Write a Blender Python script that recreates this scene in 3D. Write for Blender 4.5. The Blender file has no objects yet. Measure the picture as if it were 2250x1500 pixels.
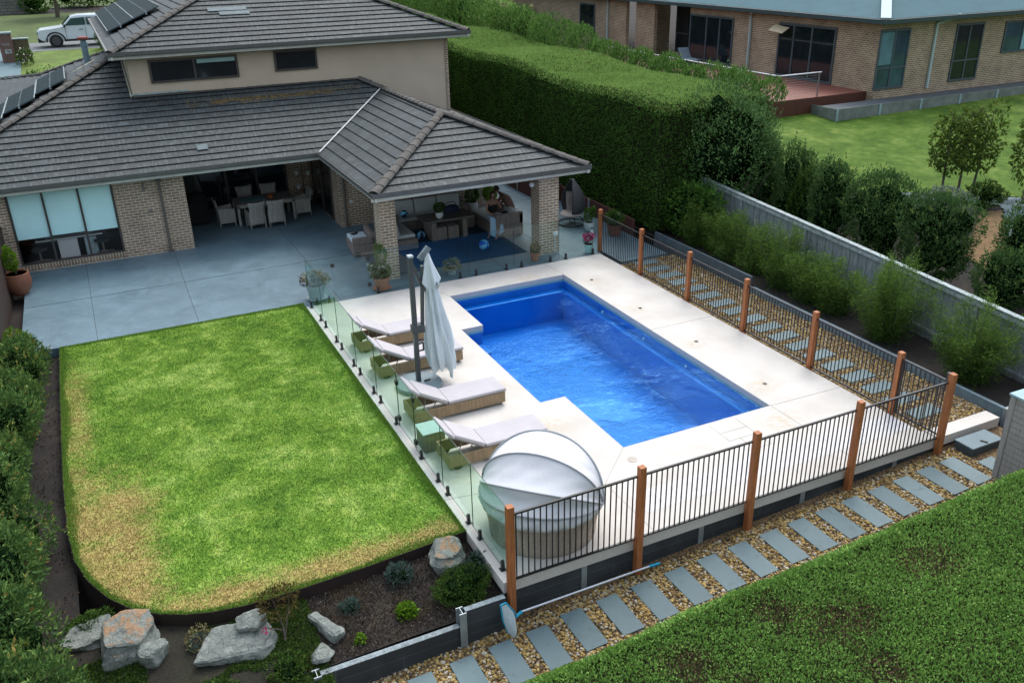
import bpy, math, random
import numpy as np
from mathutils import Vector, Matrix, noise as mnoise
R = math.radians
random.seed(7); rng = np.random.default_rng(11)
scene = bpy.context.scene
C = scene.collection

# ---------------------------------------------------------------- camera, sky, sun, exposure
cam_d = bpy.data.cameras.new('camera'); cam = bpy.data.objects.new('camera', cam_d); C.objects.link(cam)
cam_d.sensor_width = 36; cam_d.lens = 30.883; cam_d.clip_start = .1; cam_d.clip_end = 1500
cam.rotation_euler = (R(65.39576), R(1.12206), R(-25.64757)); cam.location = (-4.3252, -22.2009, 8.8992)
scene.camera = cam
SUN_EL, SUN_AZ = R(56), R(42)      # azimuth measured clockwise from +Y
w = bpy.data.worlds.new('World'); scene.world = w; w.use_nodes = True
nt = w.node_tree; bg = nt.nodes['Background']
sky = nt.nodes.new('ShaderNodeTexSky'); sky.sky_type = 'NISHITA'; sky.sun_disc = False
sky.sun_elevation = SUN_EL; sky.sun_rotation = SUN_AZ; sky.air_density = 1.3; sky.dust_density = 3.0; sky.ozone_density = 1.6
# overcast sky: brighter overhead than at the horizon
_tc = nt.nodes.new('ShaderNodeTexCoord'); _sx = nt.nodes.new('ShaderNodeSeparateXYZ'); nt.links.new(_tc.outputs['Generated'], _sx.inputs[0])
_mr = nt.nodes.new('ShaderNodeMapRange'); _mr.inputs['From Min'].default_value = 0; _mr.inputs['From Max'].default_value = .9; _mr.inputs['To Min'].default_value = .62; _mr.inputs['To Max'].default_value = 1.7
nt.links.new(_sx.outputs[2], _mr.inputs['Value']); _vm = nt.nodes.new('ShaderNodeVectorMath'); _vm.operation = 'SCALE'
nt.links.new(sky.outputs[0], _vm.inputs[0]); nt.links.new(_mr.outputs[0], _vm.inputs['Scale'])
_hs = nt.nodes.new('ShaderNodeHueSaturation'); _hs.inputs['Saturation'].default_value = .5; nt.links.new(_vm.outputs[0], _hs.inputs['Color'])
nt.links.new(_hs.outputs[0], bg.inputs[0]); bg.inputs[1].default_value = .15
sd = bpy.data.lights.new('sun', 'SUN'); sd.energy = .5; sd.angle = R(22); sd.color = (1, .96, .9)
so = bpy.data.objects.new('sun', sd); C.objects.link(so)
dv = Vector((math.sin(SUN_AZ) * math.cos(SUN_EL), math.cos(SUN_AZ) * math.cos(SUN_EL), math.sin(SUN_EL)))
so.rotation_euler = dv.to_track_quat('Z', 'Y').to_euler()
scene.view_settings.view_transform = 'Standard'; scene.view_settings.look = 'None'
scene.view_settings.exposure = 0.62; scene.view_settings.gamma = 1

# ---------------------------------------------------------------- materials
MATS = {}
def newmat(name):
    m = bpy.data.materials.new(name); m.use_nodes = True; MATS[name] = m
    return m, m.node_tree, m.node_tree.nodes['Principled BSDF']
def nz(t, scale, vec=None, detail=4, rough=.55, dist=0):
    n = t.nodes.new('ShaderNodeTexNoise'); n.inputs['Scale'].default_value = scale
    n.inputs['Detail'].default_value = detail; n.inputs['Roughness'].default_value = rough; n.inputs['Distortion'].default_value = dist
    if vec is not None: t.links.new(vec, n.inputs['Vector'])
    return n.outputs['Fac']
def coord(t, kind='Object', scale=None):
    c = t.nodes.new('ShaderNodeTexCoord').outputs[kind]
    if scale is None: return c
    mp = t.nodes.new('ShaderNodeMapping'); mp.inputs['Scale'].default_value = scale
    t.links.new(c, mp.inputs[0]); return mp.outputs[0]
def ramp(t, fac, stops):
    r = t.nodes.new('ShaderNodeValToRGB'); e = r.color_ramp.elements
    while len(e) < len(stops): e.new(.5)
    for i, (p, c) in enumerate(stops):
        e[i].position = p; e[i].color = (*c, 1) if len(c) == 3 else c
    t.links.new(fac, r.inputs[0]); return r.outputs[0]
def g(v): return (v, v, v)
def mix(t, a, b, fac, mode='MIX'):
    m = t.nodes.new('ShaderNodeMix'); m.data_type = 'RGBA'; m.blend_type = mode
    for s, v in ((m.inputs[0], fac), (m.inputs[6], a), (m.inputs[7], b)):
        if isinstance(v, (int, float)): s.default_value = v
        elif isinstance(v, tuple): s.default_value = (*v, 1) if len(v) == 3 else v
        else: t.links.new(v, s)
    return m.outputs[2]
def math_(t, op, a, b=0.0, clamp=False):
    m = t.nodes.new('ShaderNodeMath'); m.operation = op; m.use_clamp = clamp
    for s, v in ((m.inputs[0], a), (m.inputs[1], b)):
        if isinstance(v, (int, float)): s.default_value = v
        else: t.links.new(v, s)
    return m.outputs[0]
def bump(t, bs, h, st=.3, d=.01):
    b = t.nodes.new('ShaderNodeBump'); b.inputs['Strength'].default_value = st; b.inputs['Distance'].default_value = d
    t.links.new(h, b.inputs['Height']); t.links.new(b.outputs[0], bs.inputs['Normal'])
def M(name, col=None, rough=.6, var=.25, scale=6, bmp=0, metal=0, spec=None, fine=None):
    """plain weathered material: base colour with two scales of noise"""
    if name in MATS: return MATS[name]
    m, t, b = newmat(name); co = coord(t)
    f = nz(t, scale, co, 5)
    c = ramp(t, f, [(.3, tuple(x * (1 - var) for x in col)), (.7, tuple(min(1, x * (1 + var)) for x in col))])
    if fine:
        f2 = nz(t, fine, co, 2)
        c = mix(t, c, ramp(t, f2, [(.35, g(.72)), (.65, g(1.2))]), .8, 'MULTIPLY')
    t.links.new(c, b.inputs['Base Color']); b.inputs['Roughness'].default_value = rough; b.inputs['Metallic'].default_value = metal
    if spec is not None: b.inputs['Specular IOR Level'].default_value = spec
    if bmp: bump(t, b, nz(t, fine or scale * 6, co, 4), bmp, .02)
    return m
def brick_mat(name, c1, c2, mortar, bw=.24, bh=.086, ms=.011, dirt=.25):
    m, t, b = newmat(name); uv = coord(t, 'UV')
    k = t.nodes.new('ShaderNodeTexBrick'); k.inputs['Scale'].default_value = 1
    k.inputs['Brick Width'].default_value = bw; k.inputs['Row Height'].default_value = bh; k.inputs['Mortar Size'].default_value = ms
    k.inputs['Mortar Smooth'].default_value = .2; k.inputs['Bias'].default_value = 0
    k.inputs['Color1'].default_value = (*c1, 1); k.inputs['Color2'].default_value = (*c2, 1); k.inputs['Mortar'].default_value = (*mortar, 1)
    t.links.new(uv, k.inputs['Vector'])
    f = nz(t, 1.3, coord(t), 5); f2 = nz(t, 60, coord(t), 3)
    c = mix(t, k.outputs['Color'], ramp(t, f, [(.3, g(1 - dirt)), (.7, g(1 + dirt * .5))]), 1.0, 'MULTIPLY')
    c = mix(t, c, ramp(t, f2, [(.3, g(.8)), (.7, g(1.15))]), .7, 'MULTIPLY')
    t.links.new(c, b.inputs['Base Color']); b.inputs['Roughness'].default_value = .85
    inv = math_(t, 'SUBTRACT', 1, k.outputs['Fac']); bump(t, b, inv, .6, .01)
    return m
def leaf_mat(name, stops, trans=.25, rough=.6):
    m, t, b = newmat(name)
    a = t.nodes.new('ShaderNodeAttribute'); a.attribute_name = 'tone'
    c = ramp(t, a.outputs['Fac'], stops)
    t.links.new(c, b.inputs['Base Color']); b.inputs['Roughness'].default_value = rough; b.inputs['Specular IOR Level'].default_value = .09
    tr = t.nodes.new('ShaderNodeBsdfTranslucent'); t.links.new(c, tr.inputs[0])
    mx = t.nodes.new('ShaderNodeMixShader'); mx.inputs[0].default_value = trans
    t.links.new(b.outputs[0], mx.inputs[1]); t.links.new(tr.outputs[0], mx.inputs[2])
    t.links.new(mx.outputs[0], t.nodes['Material Output'].inputs[0])
    return m
def glass_mat(name, tint, rough=.0, refl=1.0, ior=1.5, add=None):
    """thin sheet: tinted see-through plus fresnel reflection"""
    m, t, b = newmat(name); t.nodes.remove(b)
    tr = t.nodes.new('ShaderNodeBsdfTransparent'); tr.inputs[0].default_value = (*tint, 1)
    gl = t.nodes.new('ShaderNodeBsdfGlossy'); gl.inputs['Roughness'].default_value = rough
    fr = t.nodes.new('ShaderNodeFresnel'); fr.inputs[0].default_value = ior
    bf = t.nodes.new('ShaderNodeNewGeometry').outputs['Backfacing']
    f = math_(t, 'MULTIPLY', math_(t, 'MULTIPLY', fr.outputs[0], refl), math_(t, 'SUBTRACT', 1, bf), True)
    mx = t.nodes.new('ShaderNodeMixShader'); t.links.new(f, mx.inputs[0])
    t.links.new(tr.outputs[0], mx.inputs[1]); t.links.new(gl.outputs[0], mx.inputs[2])
    t.links.new(mx.outputs[0], t.nodes['Material Output'].inputs[0])
    return m

brick = brick_mat('brown_brick', (.245, .18, .125), (.35, .262, .185), (.70, .62, .50))
brick_nb = brick_mat('neighbour_brick', (.225, .155, .098), (.345, .25, .16), (.62, .55, .40))
brick_soldier = brick_mat('soldier_brick', (.205, .157, .112), (.30, .232, .168), (.62, .55, .45), .086, .24, .011)
render_wall = M('beige_render', (.56, .47, .36), .9, .06, 1.5, .15, fine=90)
fascia_m = M('pale_fascia', (.50, .52, .47), .5, .12, 3)
gutter_m = M('grey_gutter', (.10, .105, .1), .4, .12, 3)
darkframe = M('dark_window_frame', (.055, .05, .047), .45, .15, 4)
greyframe = M('blue_grey_frame', (.06, .085, .1), .4, .15, 4)
black = M('black_powdercoat', (.012, .013, .016), .35, .2, 8)
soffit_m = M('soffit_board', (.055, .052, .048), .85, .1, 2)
galv = M('galvanised_steel', (.33, .38, .4), .42, .2, 5, metal=.5)
sleeper = brick_mat('dark_concrete_sleeper', (.035, .042, .048), (.048, .055, .062), (.075, .085, .09), 2.0, .2, .008, .5)
m, t, b = newmat('blue_grey_paver'); co = coord(t); oi = t.nodes.new('ShaderNodeObjectInfo')
c = ramp(t, oi.outputs['Random'], [(0, (.085, .14, .153)), (1, (.118, .182, .197))]); c = mix(t, c, ramp(t, nz(t, 1.6, co, 5), [(.3, g(.86)), (.7, g(1.12))]), 1.0, 'MULTIPLY')
wn = t.nodes.new('ShaderNodeTexNoise'); wn.noise_dimensions = '4D'; wn.inputs['Scale'].default_value = 5.5; wn.inputs['Detail'].default_value = 5; t.links.new(co, wn.inputs['Vector']); t.links.new(math_(t, 'MULTIPLY', oi.outputs['Random'], 50), wn.inputs['W'])
c = mix(t, c, (.05, .065, .065), ramp(t, wn.outputs['Fac'], [(.60, g(0)), (.72, g(.45))])); t.links.new(c, b.inputs['Base Color']); b.inputs['Roughness'].default_value = .6; bump(t, b, nz(t, 50, co, 4), .12, .004)
bluestone = m
rust = M('rust_steel', (.020, .010, .008), .8, .35, 2.5, .2)
pipe_m = M('downpipe_brown', (.13, .115, .1), .5, .1, 3)

def timber(name, c, var=.35):
    m, t, b = newmat(name); co = coord(t, 'Object', (14, 14, 1.3))
    f = nz(t, 2.2, co, 6, .65, .6)
    cc = ramp(t, f, [(.25, tuple(x * (1 - var) for x in c)), (.75, tuple(x * (1 + var) for x in c))])
    t.links.new(cc, b.inputs['Base Color']); b.inputs['Roughness'].default_value = .6; bump(t, b, f, .25, .01)
    return m
post_m = timber('stained_timber', (.36, .125, .040), .5)
paling_m = timber('weathered_grey_timber', (.235, .275, .285), .6)
shed_m = timber('silvered_slats', (.30, .29, .275), .28)
decking_m = timber('red_decking', (.19, .065, .045), .2)
deckfascia_m = M('red_brown_fascia', (.085, .026, .014), .6, .15, 3)

# white exposed-aggregate deck with stains near the coping
m, t, b = newmat('exposed_aggregate'); co = coord(t)
f1 = nz(t, 1.1, co, 5); f2 = nz(t, 95, co, 3, .7)
c = ramp(t, f1, [(.3, (.50, .475, .43)), (.7, (.61, .585, .54))])
c = mix(t, c, ramp(t, f2, [(.34, g(.55)), (.46, g(1)), (.7, g(1.12))]), .85, 'MULTIPLY')
st = None
for (sx, sy, sr) in ((7.75, -2.0, .42), (7.7, -4.3, .38), (7.7, -6.8, .36), (7.75, -9.2, .5), (6.2, -.85, .5), (2.6, -6.6, .5), (2.9, -8.6, .6), (7.1, -10.6, .7), (2.0, -6.9, .4), (.5, -9.4, .5)):
    vm = t.nodes.new('ShaderNodeVectorMath'); vm.operation = 'DISTANCE'
    t.links.new(co, vm.inputs[0]); vm.inputs[1].default_value = (sx, sy, 0)
    q = math_(t, 'SUBTRACT', 1.0, math_(t, 'DIVIDE', vm.outputs['Value'], sr), True)
    st = q if st is None else math_(t, 'MAXIMUM', st, q)
stn = math_(t, 'MULTIPLY', math_(t, 'MULTIPLY', st, ramp(t, nz(t, 6, co, 6, .7), [(.4, g(0)), (.62, g(1))])), 1.1, True)
c = mix(t, c, (.47, .37, .24), math_(t, 'MULTIPLY', stn, .65))
sp = ramp(t, nz(t, 26, co, 5, .75), [(.62, g(0)), (.70, g(.35))])
c = mix(t, c, (.30, .26, .22), sp)
t.links.new(c, b.inputs['Base Color']); b.inputs['Roughness'].default_value = .8; bump(t, b, f2, .25, .004)
deck_m = MATS['exposed_aggregate']
coping_m = M('speckled_coping', (.50, .48, .45), .8, .3, 60, .2, fine=160)

# blue-grey sealed patio
m, t, b = newmat('blue_patio'); co = coord(t)
f1 = nz(t, .9, co, 8, .72, .8); f2 = nz(t, 2.6, coord(t, 'Object', (1, 2.2, 1)), 9, .82, 1.6); f3 = nz(t, 40, co, 4, .7)
c = ramp(t, f1, [(.34, (.078, .135, .165)), (.64, (.128, .205, .247))])
c = mix(t, c, ramp(t, f2, [(.38, g(.80)), (.53, g(1)), (.64, g(1.28))]), .9, 'MULTIPLY')
c = mix(t, c, ramp(t, f3, [(.35, g(.85)), (.7, g(1.15))]), .7, 'MULTIPLY')
t.links.new(c, b.inputs['Base Color']); t.links.new(ramp(t, f2, [(.3, g(.36)), (.7, g(.55))]), b.inputs['Roughness']); bump(t, b, f2, .12, .01)
patio_m = MATS['blue_patio']
joint_m = M('joint_sealant', (.05, .065, .075), .8, .1, 5)
joint_l = M('pale_joint', (.34, .32, .29), .8, .1, 5)

def lawn_color(t, co, far=False):
    sx = t.nodes.new('ShaderNodeSeparateXYZ'); t.links.new(co, sx.inputs[0]); X, Y = sx.outputs[0], sx.outputs[1]
    f1 = nz(t, .9, co, 6, .65, .3); f2 = nz(t, 3.6, co, 5, .7, .5); f3 = nz(t, 38, coord(t, 'Object', (1, .55, 1)), 4, .7)
    gr = ramp(t, f1, [(.30, (.080, .175, .020)), (.5, (.158, .285, .036)), (.68, (.285, .41, .092))])
    gr = mix(t, gr, ramp(t, f2, [(.30, (.62, .74, .66)), (.5, g(1)), (.68, (1.55, 1.25, 1.6))]), .9, 'MULTIPLY')
    if not far:
        # straw-coloured worn band along the curved left and front edge
        st_ = lambda v, edge, wd: math_(t, 'DIVIDE', math_(t, 'SUBTRACT', edge, v), wd, True)
        dl = math_(t, 'MULTIPLY', st_(X, -5.1, .6), st_(Y, -.2, 1.5))
        blk = math_(t, 'MULTIPLY', st_(X, -4.1, .9), st_(Y, -5.2, 2.2)); low = math_(t, 'MULTIPLY', st_(Y, -10.15, .6), .9)
        s = math_(t, 'MULTIPLY', math_(t, 'MAXIMUM', math_(t, 'MAXIMUM', math_(t, 'MULTIPLY', dl, .70), low), blk), .82)
        s = math_(t, 'ADD', s, math_(t, 'MULTIPLY', math_(t, 'SUBTRACT', nz(t, 1.5, co, 6, .75), .5), 1.5))
        s = math_(t, 'MAXIMUM', s, ramp(t, nz(t, .8, coord(t, 'Object', (1.3, 1, 1)), 7, .75, .6), [(.62, g(0)), (.74, g(.5))]))
        s = math_(t, 'ADD', s, math_(t, 'MULTIPLY', math_(t, 'SUBTRACT', nz(t, 16, co, 5, .8), .5), 1.3))
        f = ramp(t, s, [(.30, g(0)), (.85, g(.9))])
        gr = mix(t, gr, ramp(t, nz(t, 9, co, 5, .75), [(.3, (.27, .20, .07)), (.7, (.48, .37, .15))]), f)
        # green rim right at the edging
        rim = ramp(t, math_(t, 'ADD', Y, math_(t, 'MULTIPLY', X, 0.0)), [(0, g(0)), (1, g(0))])
    else:
        f = ramp(t, nz(t, .35, coord(t, 'Object', (.5, 1.6, 1)), 6, .7, .4), [(.55, g(0)), (.7, g(.45))])
        gr = mix(t, gr, (.34, .36, .10), f)
    if far: gr = mix(t, gr, (.42, .46, .36), 1.0, 'MULTIPLY')
    gr = mix(t, gr, ramp(t, f3, [(.3, g(.72)), (.7, g(1.28))]), .9, 'MULTIPLY')
    return gr
for nm, far in (('lawn_grass', False), ('far_lawn_grass', True)):
    m, t, b = newmat(nm); co = coord(t)
    t.links.new(lawn_color(t, co, far), b.inputs['Base Color']); b.inputs['Roughness'].default_value = .85
    b.inputs['Specular IOR Level'].default_value = .15; bump(t, b, nz(t, 60, co, 3), .5, .02)
lawn_m, farlawn_m = MATS['lawn_grass'], MATS['far_lawn_grass']
m, t, b = newmat('grass_blade'); co = coord(t)
c = lawn_color(t, co); a = t.nodes.new('ShaderNodeAttribute'); a.attribute_name = 'tone'
c = mix(t, c, ramp(t, a.outputs['Fac'], [(0, g(.8)), (.5, g(1.1)), (.85, (1.45, 1.38, 1.3)), (1, (1.9, 1.75, 1.7))]), 1.0, 'MULTIPLY')
t.links.new(c, b.inputs['Base Color']); b.inputs['Roughness'].default_value = .7; b.inputs['Specular IOR Level'].default_value = .2
blade_m = MATS['grass_blade']

m, t, b = newmat('garden_soil'); co = coord(t)
f1 = nz(t, 1.4, co, 6, .7); f2 = nz(t, 45, co, 4, .75)
c = ramp(t, f1, [(.3, (.011, .009, .008)), (.55, (.022, .018, .015)), (.72, (.06, .047, .033))])
c = mix(t, c, ramp(t, f2, [(.35, g(.6)), (.6, g(1.1)), (.72, g(2.8))]), .9, 'MULTIPLY')
t.links.new(c, b.inputs['Base Color']); b.inputs['Roughness'].default_value = .95; bump(t, b, f2, .8, .03)
soil_m = MATS['garden_soil']
m, t, b = newmat('dark_weedy_soil'); co = coord(t)
f1 = nz(t, 1.8, co, 6, .7); f2 = nz(t, 30, co, 4, .75)
c = ramp(t, f1, [(.35, (.015, .012, .009)), (.6, (.024, .024, .012)), (.75, (.04, .05, .018))])
c = mix(t, c, ramp(t, f2, [(.35, g(.6)), (.65, g(1.3))]), .9, 'MULTIPLY')
t.links.new(c, b.inputs['Base Color']); b.inputs['Roughness'].default_value = .95; bump(t, b, f2, .8, .03)
weedy_m = MATS['dark_weedy_soil']
# gravel base + stones
m, t, b = newmat('pebble_bed'); co = coord(t)
v = t.nodes.new('ShaderNodeTexVoronoi'); v.inputs['Scale'].default_value = 26; t.links.new(co, v.inputs['Vector'])
c = ramp(t, v.outputs['Distance'], [(0, (.30, .20, .09)), (.45, (.16, .10, .045)), (.8, (.03, .022, .015))])
t.links.new(c, b.inputs['Base Color']); b.inputs['Roughness'].default_value = .9; bump(t, b, v.outputs['Distance'], .6, .02)
pebblebed_m = MATS['pebble_bed']
stone_m = leaf_mat('river_pebble', [(0, (.07, .06, .05)), (.2, (.20, .13, .05)), (.45, (.36, .25, .09)), (.7, (.47, .35, .14)), (.88, (.30, .27, .21)), (1, (.55, .52, .45))], 0.0, .6)

# tile roof
def tile_mat(name, c1, c2, streak):
    m, t, b = newmat(name); uv = coord(t, 'UV')
    k = t.nodes.new('ShaderNodeTexBrick'); k.offset = .5; k.inputs['Scale'].default_value = 1
    k.inputs['Brick Width'].default_value = .33; k.inputs['Row Height'].default_value = .34; k.inputs['Mortar Size'].default_value = .006
    k.inputs['Color1'].default_value = (*c1, 1); k.inputs['Color2'].default_value = (*c2, 1); k.inputs['Mortar'].default_value = (.025, .028, .03, 1)
    t.links.new(uv, k.inputs['Vector'])
    mp = t.nodes.new('ShaderNodeMapping'); mp.inputs['Scale'].default_value = (1, .22, 1); mp.inputs['Rotation'].default_value = (0, 0, .0); t.links.new(uv, mp.inputs[0])
    s = nz(t, 15, mp.outputs[0], 2, .5)
    c = mix(t, k.outputs['Color'], ramp(t, s, [(.40, g(.75)), (.54, g(1.0)), (.64, g(streak))]), .9, 'MULTIPLY')
    big = nz(t, .45, coord(t), 5, .6)
    c = mix(t, c, ramp(t, big, [(.32, g(.82)), (.7, g(1.16))]), .9, 'MULTIPLY')
    t.links.new(c, b.inputs['Base Color']); b.inputs['Roughness'].default_value = .68; b.inputs['Specular IOR Level'].default_value = .4; bump(t, b, s, .3, .006)
    return m
tile_m = tile_mat('slate_grey_tile', (.038, .049, .051), (.053, .067, .069), 1.7)
tile_edge = M('tile_edge_shade', (.012, .013, .014), .95, .3, 6)  # shade under the tile laps painted in as near-black edges
m, t, b = newmat('ridge_cap_tile'); co = coord(t)
c = ramp(t, nz(t, 3.5, co, 6, .7), [(.3, (.065, .062, .056)), (.55, (.105, .10, .09)), (.75, (.145, .137, .12))])
t.links.new(c, b.inputs['Base Color']); b.inputs['Roughness'].default_value = .9; bump(t, b, nz(t, 30, co, 4), .4, .02)
cap_m = MATS['ridge_cap_tile']
moss_m = M('orange_lichen', (.17, .115, .035), .95, .4, 20, .4)
metalroof = M('pale_blue_corrugated_steel', (.125, .205, .225), .85, .06, 1.5, spec=.05)
m, t, b = newmat('solar_cells'); uv = coord(t, 'UV')
k = t.nodes.new('ShaderNodeTexBrick'); k.offset = 0; k.inputs['Scale'].default_value = 1; k.inputs['Brick Width'].default_value = .16; k.inputs['Row Height'].default_value = .16
k.inputs['Mortar Size'].default_value = .004; k.inputs['Color1'].default_value = (.008, .02, .024, 1); k.inputs['Color2'].default_value = (.010, .026, .03, 1); k.inputs['Mortar'].default_value = (.03, .06, .065, 1)
t.links.new(uv, k.inputs['Vector']); t.links.new(k.outputs['Color'], b.inputs['Base Color']); b.inputs['Roughness'].default_value = .6; b.inputs['Specular IOR Level'].default_value = .05
solar_m = MATS['solar_cells']
window_dark = M('dark_window_glass', (.010, .016, .020), .06, .3, 1.5, spec=.5)
window_blue = M('blue_window_glass', (.03, .075, .10), .05, .6, .6, spec=.6)
pool_glass = glass_mat('green_fence_glass', (.845, .955, .915), 0, .9)
pool_glass_grey = glass_mat('grey_fence_glass', (.90, .965, .955), 0, 1.0)
glass_edge = M('glass_edge_green', (.01, .035, .03), .1, .1, 3)
clear_glass = glass_mat('clear_window_glass', (.985, .99, .99), 0, 1.0)

# pool shell + water
m, t, b = newmat('blue_fibreglass'); co = coord(t)
c = ramp(t, nz(t, .8, co, 3), [(.3, (.0, .125, .52)), (.7, (.0, .155, .61))])
t.links.new(c, b.inputs['Base Color']); b.inputs['Roughness'].default_value = .35
shell_m = MATS['blue_fibreglass']
m, t, b = newmat('pool_water'); t.nodes.remove(b); co = coord(t)
tr = t.nodes.new('ShaderNodeBsdfTransparent'); tr.inputs[0].default_value = (.62, .95, 1, 1)
gl = t.nodes.new('ShaderNodeBsdfGlossy'); gl.inputs['Roughness'].default_value = .03; gl.inputs[0].default_value = (.30, .68, 1, 1)
fr = t.nodes.new('ShaderNodeFresnel'); fr.inputs[0].default_value = 1.42
bp = t.nodes.new('ShaderNodeBump'); bp.inputs['Strength'].default_value = 1.0; bp.inputs['Distance'].default_value = .125
sx = t.nodes.new('ShaderNodeSeparateXYZ'); t.links.new(co, sx.inputs[0])
near = math_(t, 'DIVIDE', math_(t, 'SUBTRACT', -3.6, sx.outputs[1]), 3.2, True)      # the return jets stir the near half
amp = math_(t, 'ADD', math_(t, 'MULTIPLY', near, 1.0), .06)
wv = math_(t, 'ADD', math_(t, 'MULTIPLY', nz(t, 3.4, coord(t, 'Object', (1.0, 1.6, 1)), 4, .6, 1.1), .8), math_(t, 'ADD', math_(t, 'MULTIPLY', nz(t, 1.6, co, 2, .5, .5), .5), math_(t, 'MULTIPLY', nz(t, 12, coord(t, 'Object', (1.0, 1.7, 1)), 2, .5, .6), .30)))
ptch = ramp(t, nz(t, .55, co, 3), [(.36, g(.2)), (.6, g(1.35))])
amp = math_(t, 'MULTIPLY', amp, ptch)
t.links.new(math_(t, 'MULTIPLY', wv, amp), bp.inputs['Height'])
t.links.new(bp.outputs[0], gl.inputs['Normal']); t.links.new(bp.outputs[0], fr.inputs['Normal'])
bf = t.nodes.new('ShaderNodeNewGeometry').outputs['Backfacing']; ff_ = math_(t, 'MULTIPLY', fr.outputs[0], math_(t, 'SUBTRACT', 1, bf), True)
mx = t.nodes.new('ShaderNodeMixShader'); t.links.new(ff_, mx.inputs[0]); t.links.new(tr.outputs[0], mx.inputs[1]); t.links.new(gl.outputs[0], mx.inputs[2])
t.links.new(mx.outputs[0], t.nodes['Material Output'].inputs[0])
water_m = MATS['pool_water']

# wicker (vertical-band weave)
def wicker(name, c):
    m, t, b = newmat(name); uv = coord(t, 'UV')
    k = t.nodes.new('ShaderNodeTexBrick'); k.offset = .5; k.inputs['Scale'].default_value = 1; k.inputs['Brick Width'].default_value = .03; k.inputs['Row Height'].default_value = .009
    k.inputs['Mortar Size'].default_value = .0009; k.inputs['Color1'].default_value = (*c, 1); k.inputs['Color2'].default_value = (*[x * .72 for x in c], 1); k.inputs['Mortar'].default_value = (*[x * .25 for x in c], 1)
    t.links.new(uv, k.inputs['Vector'])
    c2 = mix(t, k.outputs['Color'], ramp(t, nz(t, 22, coord(t, 'UV', (1, .05, 1)), 3), [(.35, g(.75)), (.65, g(1.15))]), .9, 'MULTIPLY')
    t.links.new(c2, b.inputs['Base Color']); b.inputs['Roughness'].default_value = .7; bump(t, b, math_(t, 'SUBTRACT', 1, k.outputs['Fac']), .5, .004)
    return m
wick_honey = wicker('honey_wicker', (.42, .30, .17))
wick_grey = wicker('taupe_wicker', (.30, .255, .225))
wick_bed = wicker('sandy_taupe_wicker', (.62, .52, .43))
wick_pale = wicker('pale_wicker', (.44, .44, .40))
def cloth(name, c, v=.05): return M(name, c, .9, v, 3, .15)
cushion_m = cloth('off_white_cushion', (.46, .44, .455))
piping_m = cloth('grey_piping', (.28, .26, .25))
cream = cloth('cream_cushion', (.46, .50, .49))
canopy_m = cloth('pale_grey_canopy', (.68, .69, .71))
umb_m = cloth('umbrella_cloth', (.62, .70, .74))
terracotta = M('terracotta', (.36, .15, .085), .8, .15, 5, .1)
white_pot = M('white_glaze', (.62, .66, .66), .3, .05, 4)
alu = M('taupe_aluminium', (.19, .17, .15), .45, .1, 5)
bluep = M('bright_blue_plastic', (.0, .30, .48), .4, .1, 5)
white_m = M('white_plastic', (.7, .72, .73), .45, .05, 5)
skin_m = M('tanned_skin', (.34, .19, .135), .5, .08, 9)
hair_m = M('dark_brown_hair', (.025, .014, .009), .6, .3, 30)
dark_cloth = M('black_cloth', (.010, .010, .012), .9, .2, 10)
navy = M('navy_cloth', (.012, .017, .05), .9, .2, 10)
towel_m = cloth('pale_blue_towel', (.36, .55, .72))
carpaint = M('white_car_paint', (.60, .68, .70), .2, .03, 2)
rubber = M('tyre_rubber', (.015, .015, .016), .8, .2, 12)

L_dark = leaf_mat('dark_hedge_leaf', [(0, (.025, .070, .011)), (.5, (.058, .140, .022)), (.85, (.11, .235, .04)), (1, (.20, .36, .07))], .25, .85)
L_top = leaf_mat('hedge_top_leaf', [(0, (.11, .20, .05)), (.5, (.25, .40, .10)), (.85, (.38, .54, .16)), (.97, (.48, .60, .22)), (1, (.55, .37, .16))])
L_glossy = leaf_mat('box_hedge_leaf', [(0, (.07, .15, .03)), (.4, (.175, .34, .07)), (.75, (.32, .50, .12)), (.93, (.52, .66, .22)), (1, (.38, .28, .12))], .2, .55)
L_brown = leaf_mat('bare_patch_leaf', [(0, (.08, .055, .03)), (.5, (.20, .135, .075)), (.8, (.16, .22, .07)), (1, (.38, .28, .15))])
L_photinia = leaf_mat('photinia_leaf', [(0, (.035, .08, .025)), (.5, (.085, .17, .045)), (.8, (.18, .28, .07)), (.93, (.30, .34, .09)), (1, (.46, .19, .08))], .2, .55)
L_lime = leaf_mat('lime_leaf', [(0, (.06, .13, .01)), (.6, (.14, .27, .02)), (1, (.26, .40, .05))], .3)
L_mid = leaf_mat('mid_green_leaf', [(0, (.025, .06, .012)), (.5, (.06, .12, .022)), (1, (.13, .21, .045))], .3)
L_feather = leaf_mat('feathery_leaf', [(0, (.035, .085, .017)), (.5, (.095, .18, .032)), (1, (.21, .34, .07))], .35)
L_tree = leaf_mat('tree_leaf', [(0, (.035, .065, .014)), (.5, (.085, .14, .022)), (1, (.17, .23, .04))], .35)
L_silver = leaf_mat('silver_leaf', [(0, (.08, .10, .08)), (.5, (.19, .24, .19)), (1, (.40, .45, .38))], .2)
L_bluegreen = leaf_mat('blue_green_leaf', [(0, (.03, .055, .045)), (.5, (.07, .12, .10)), (1, (.17, .24, .20))], .2)
L_dry = leaf_mat('dry_flower', [(0, (.11, .10, .03)), (.5, (.24, .22, .09)), (1, (.48, .40, .24))], .2)
L_pink = leaf_mat('pink_petal', [(0, (.35, .02, .10)), (1, (.62, .06, .22))], .2)
L_white = leaf_mat('white_petal', [(0, (.5, .5, .42)), (1, (.8, .8, .74))], .2)
L_purple = leaf_mat('burgundy_leaf', [(0, (.04, .012, .018)), (1, (.14, .05, .05))], .2)
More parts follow.
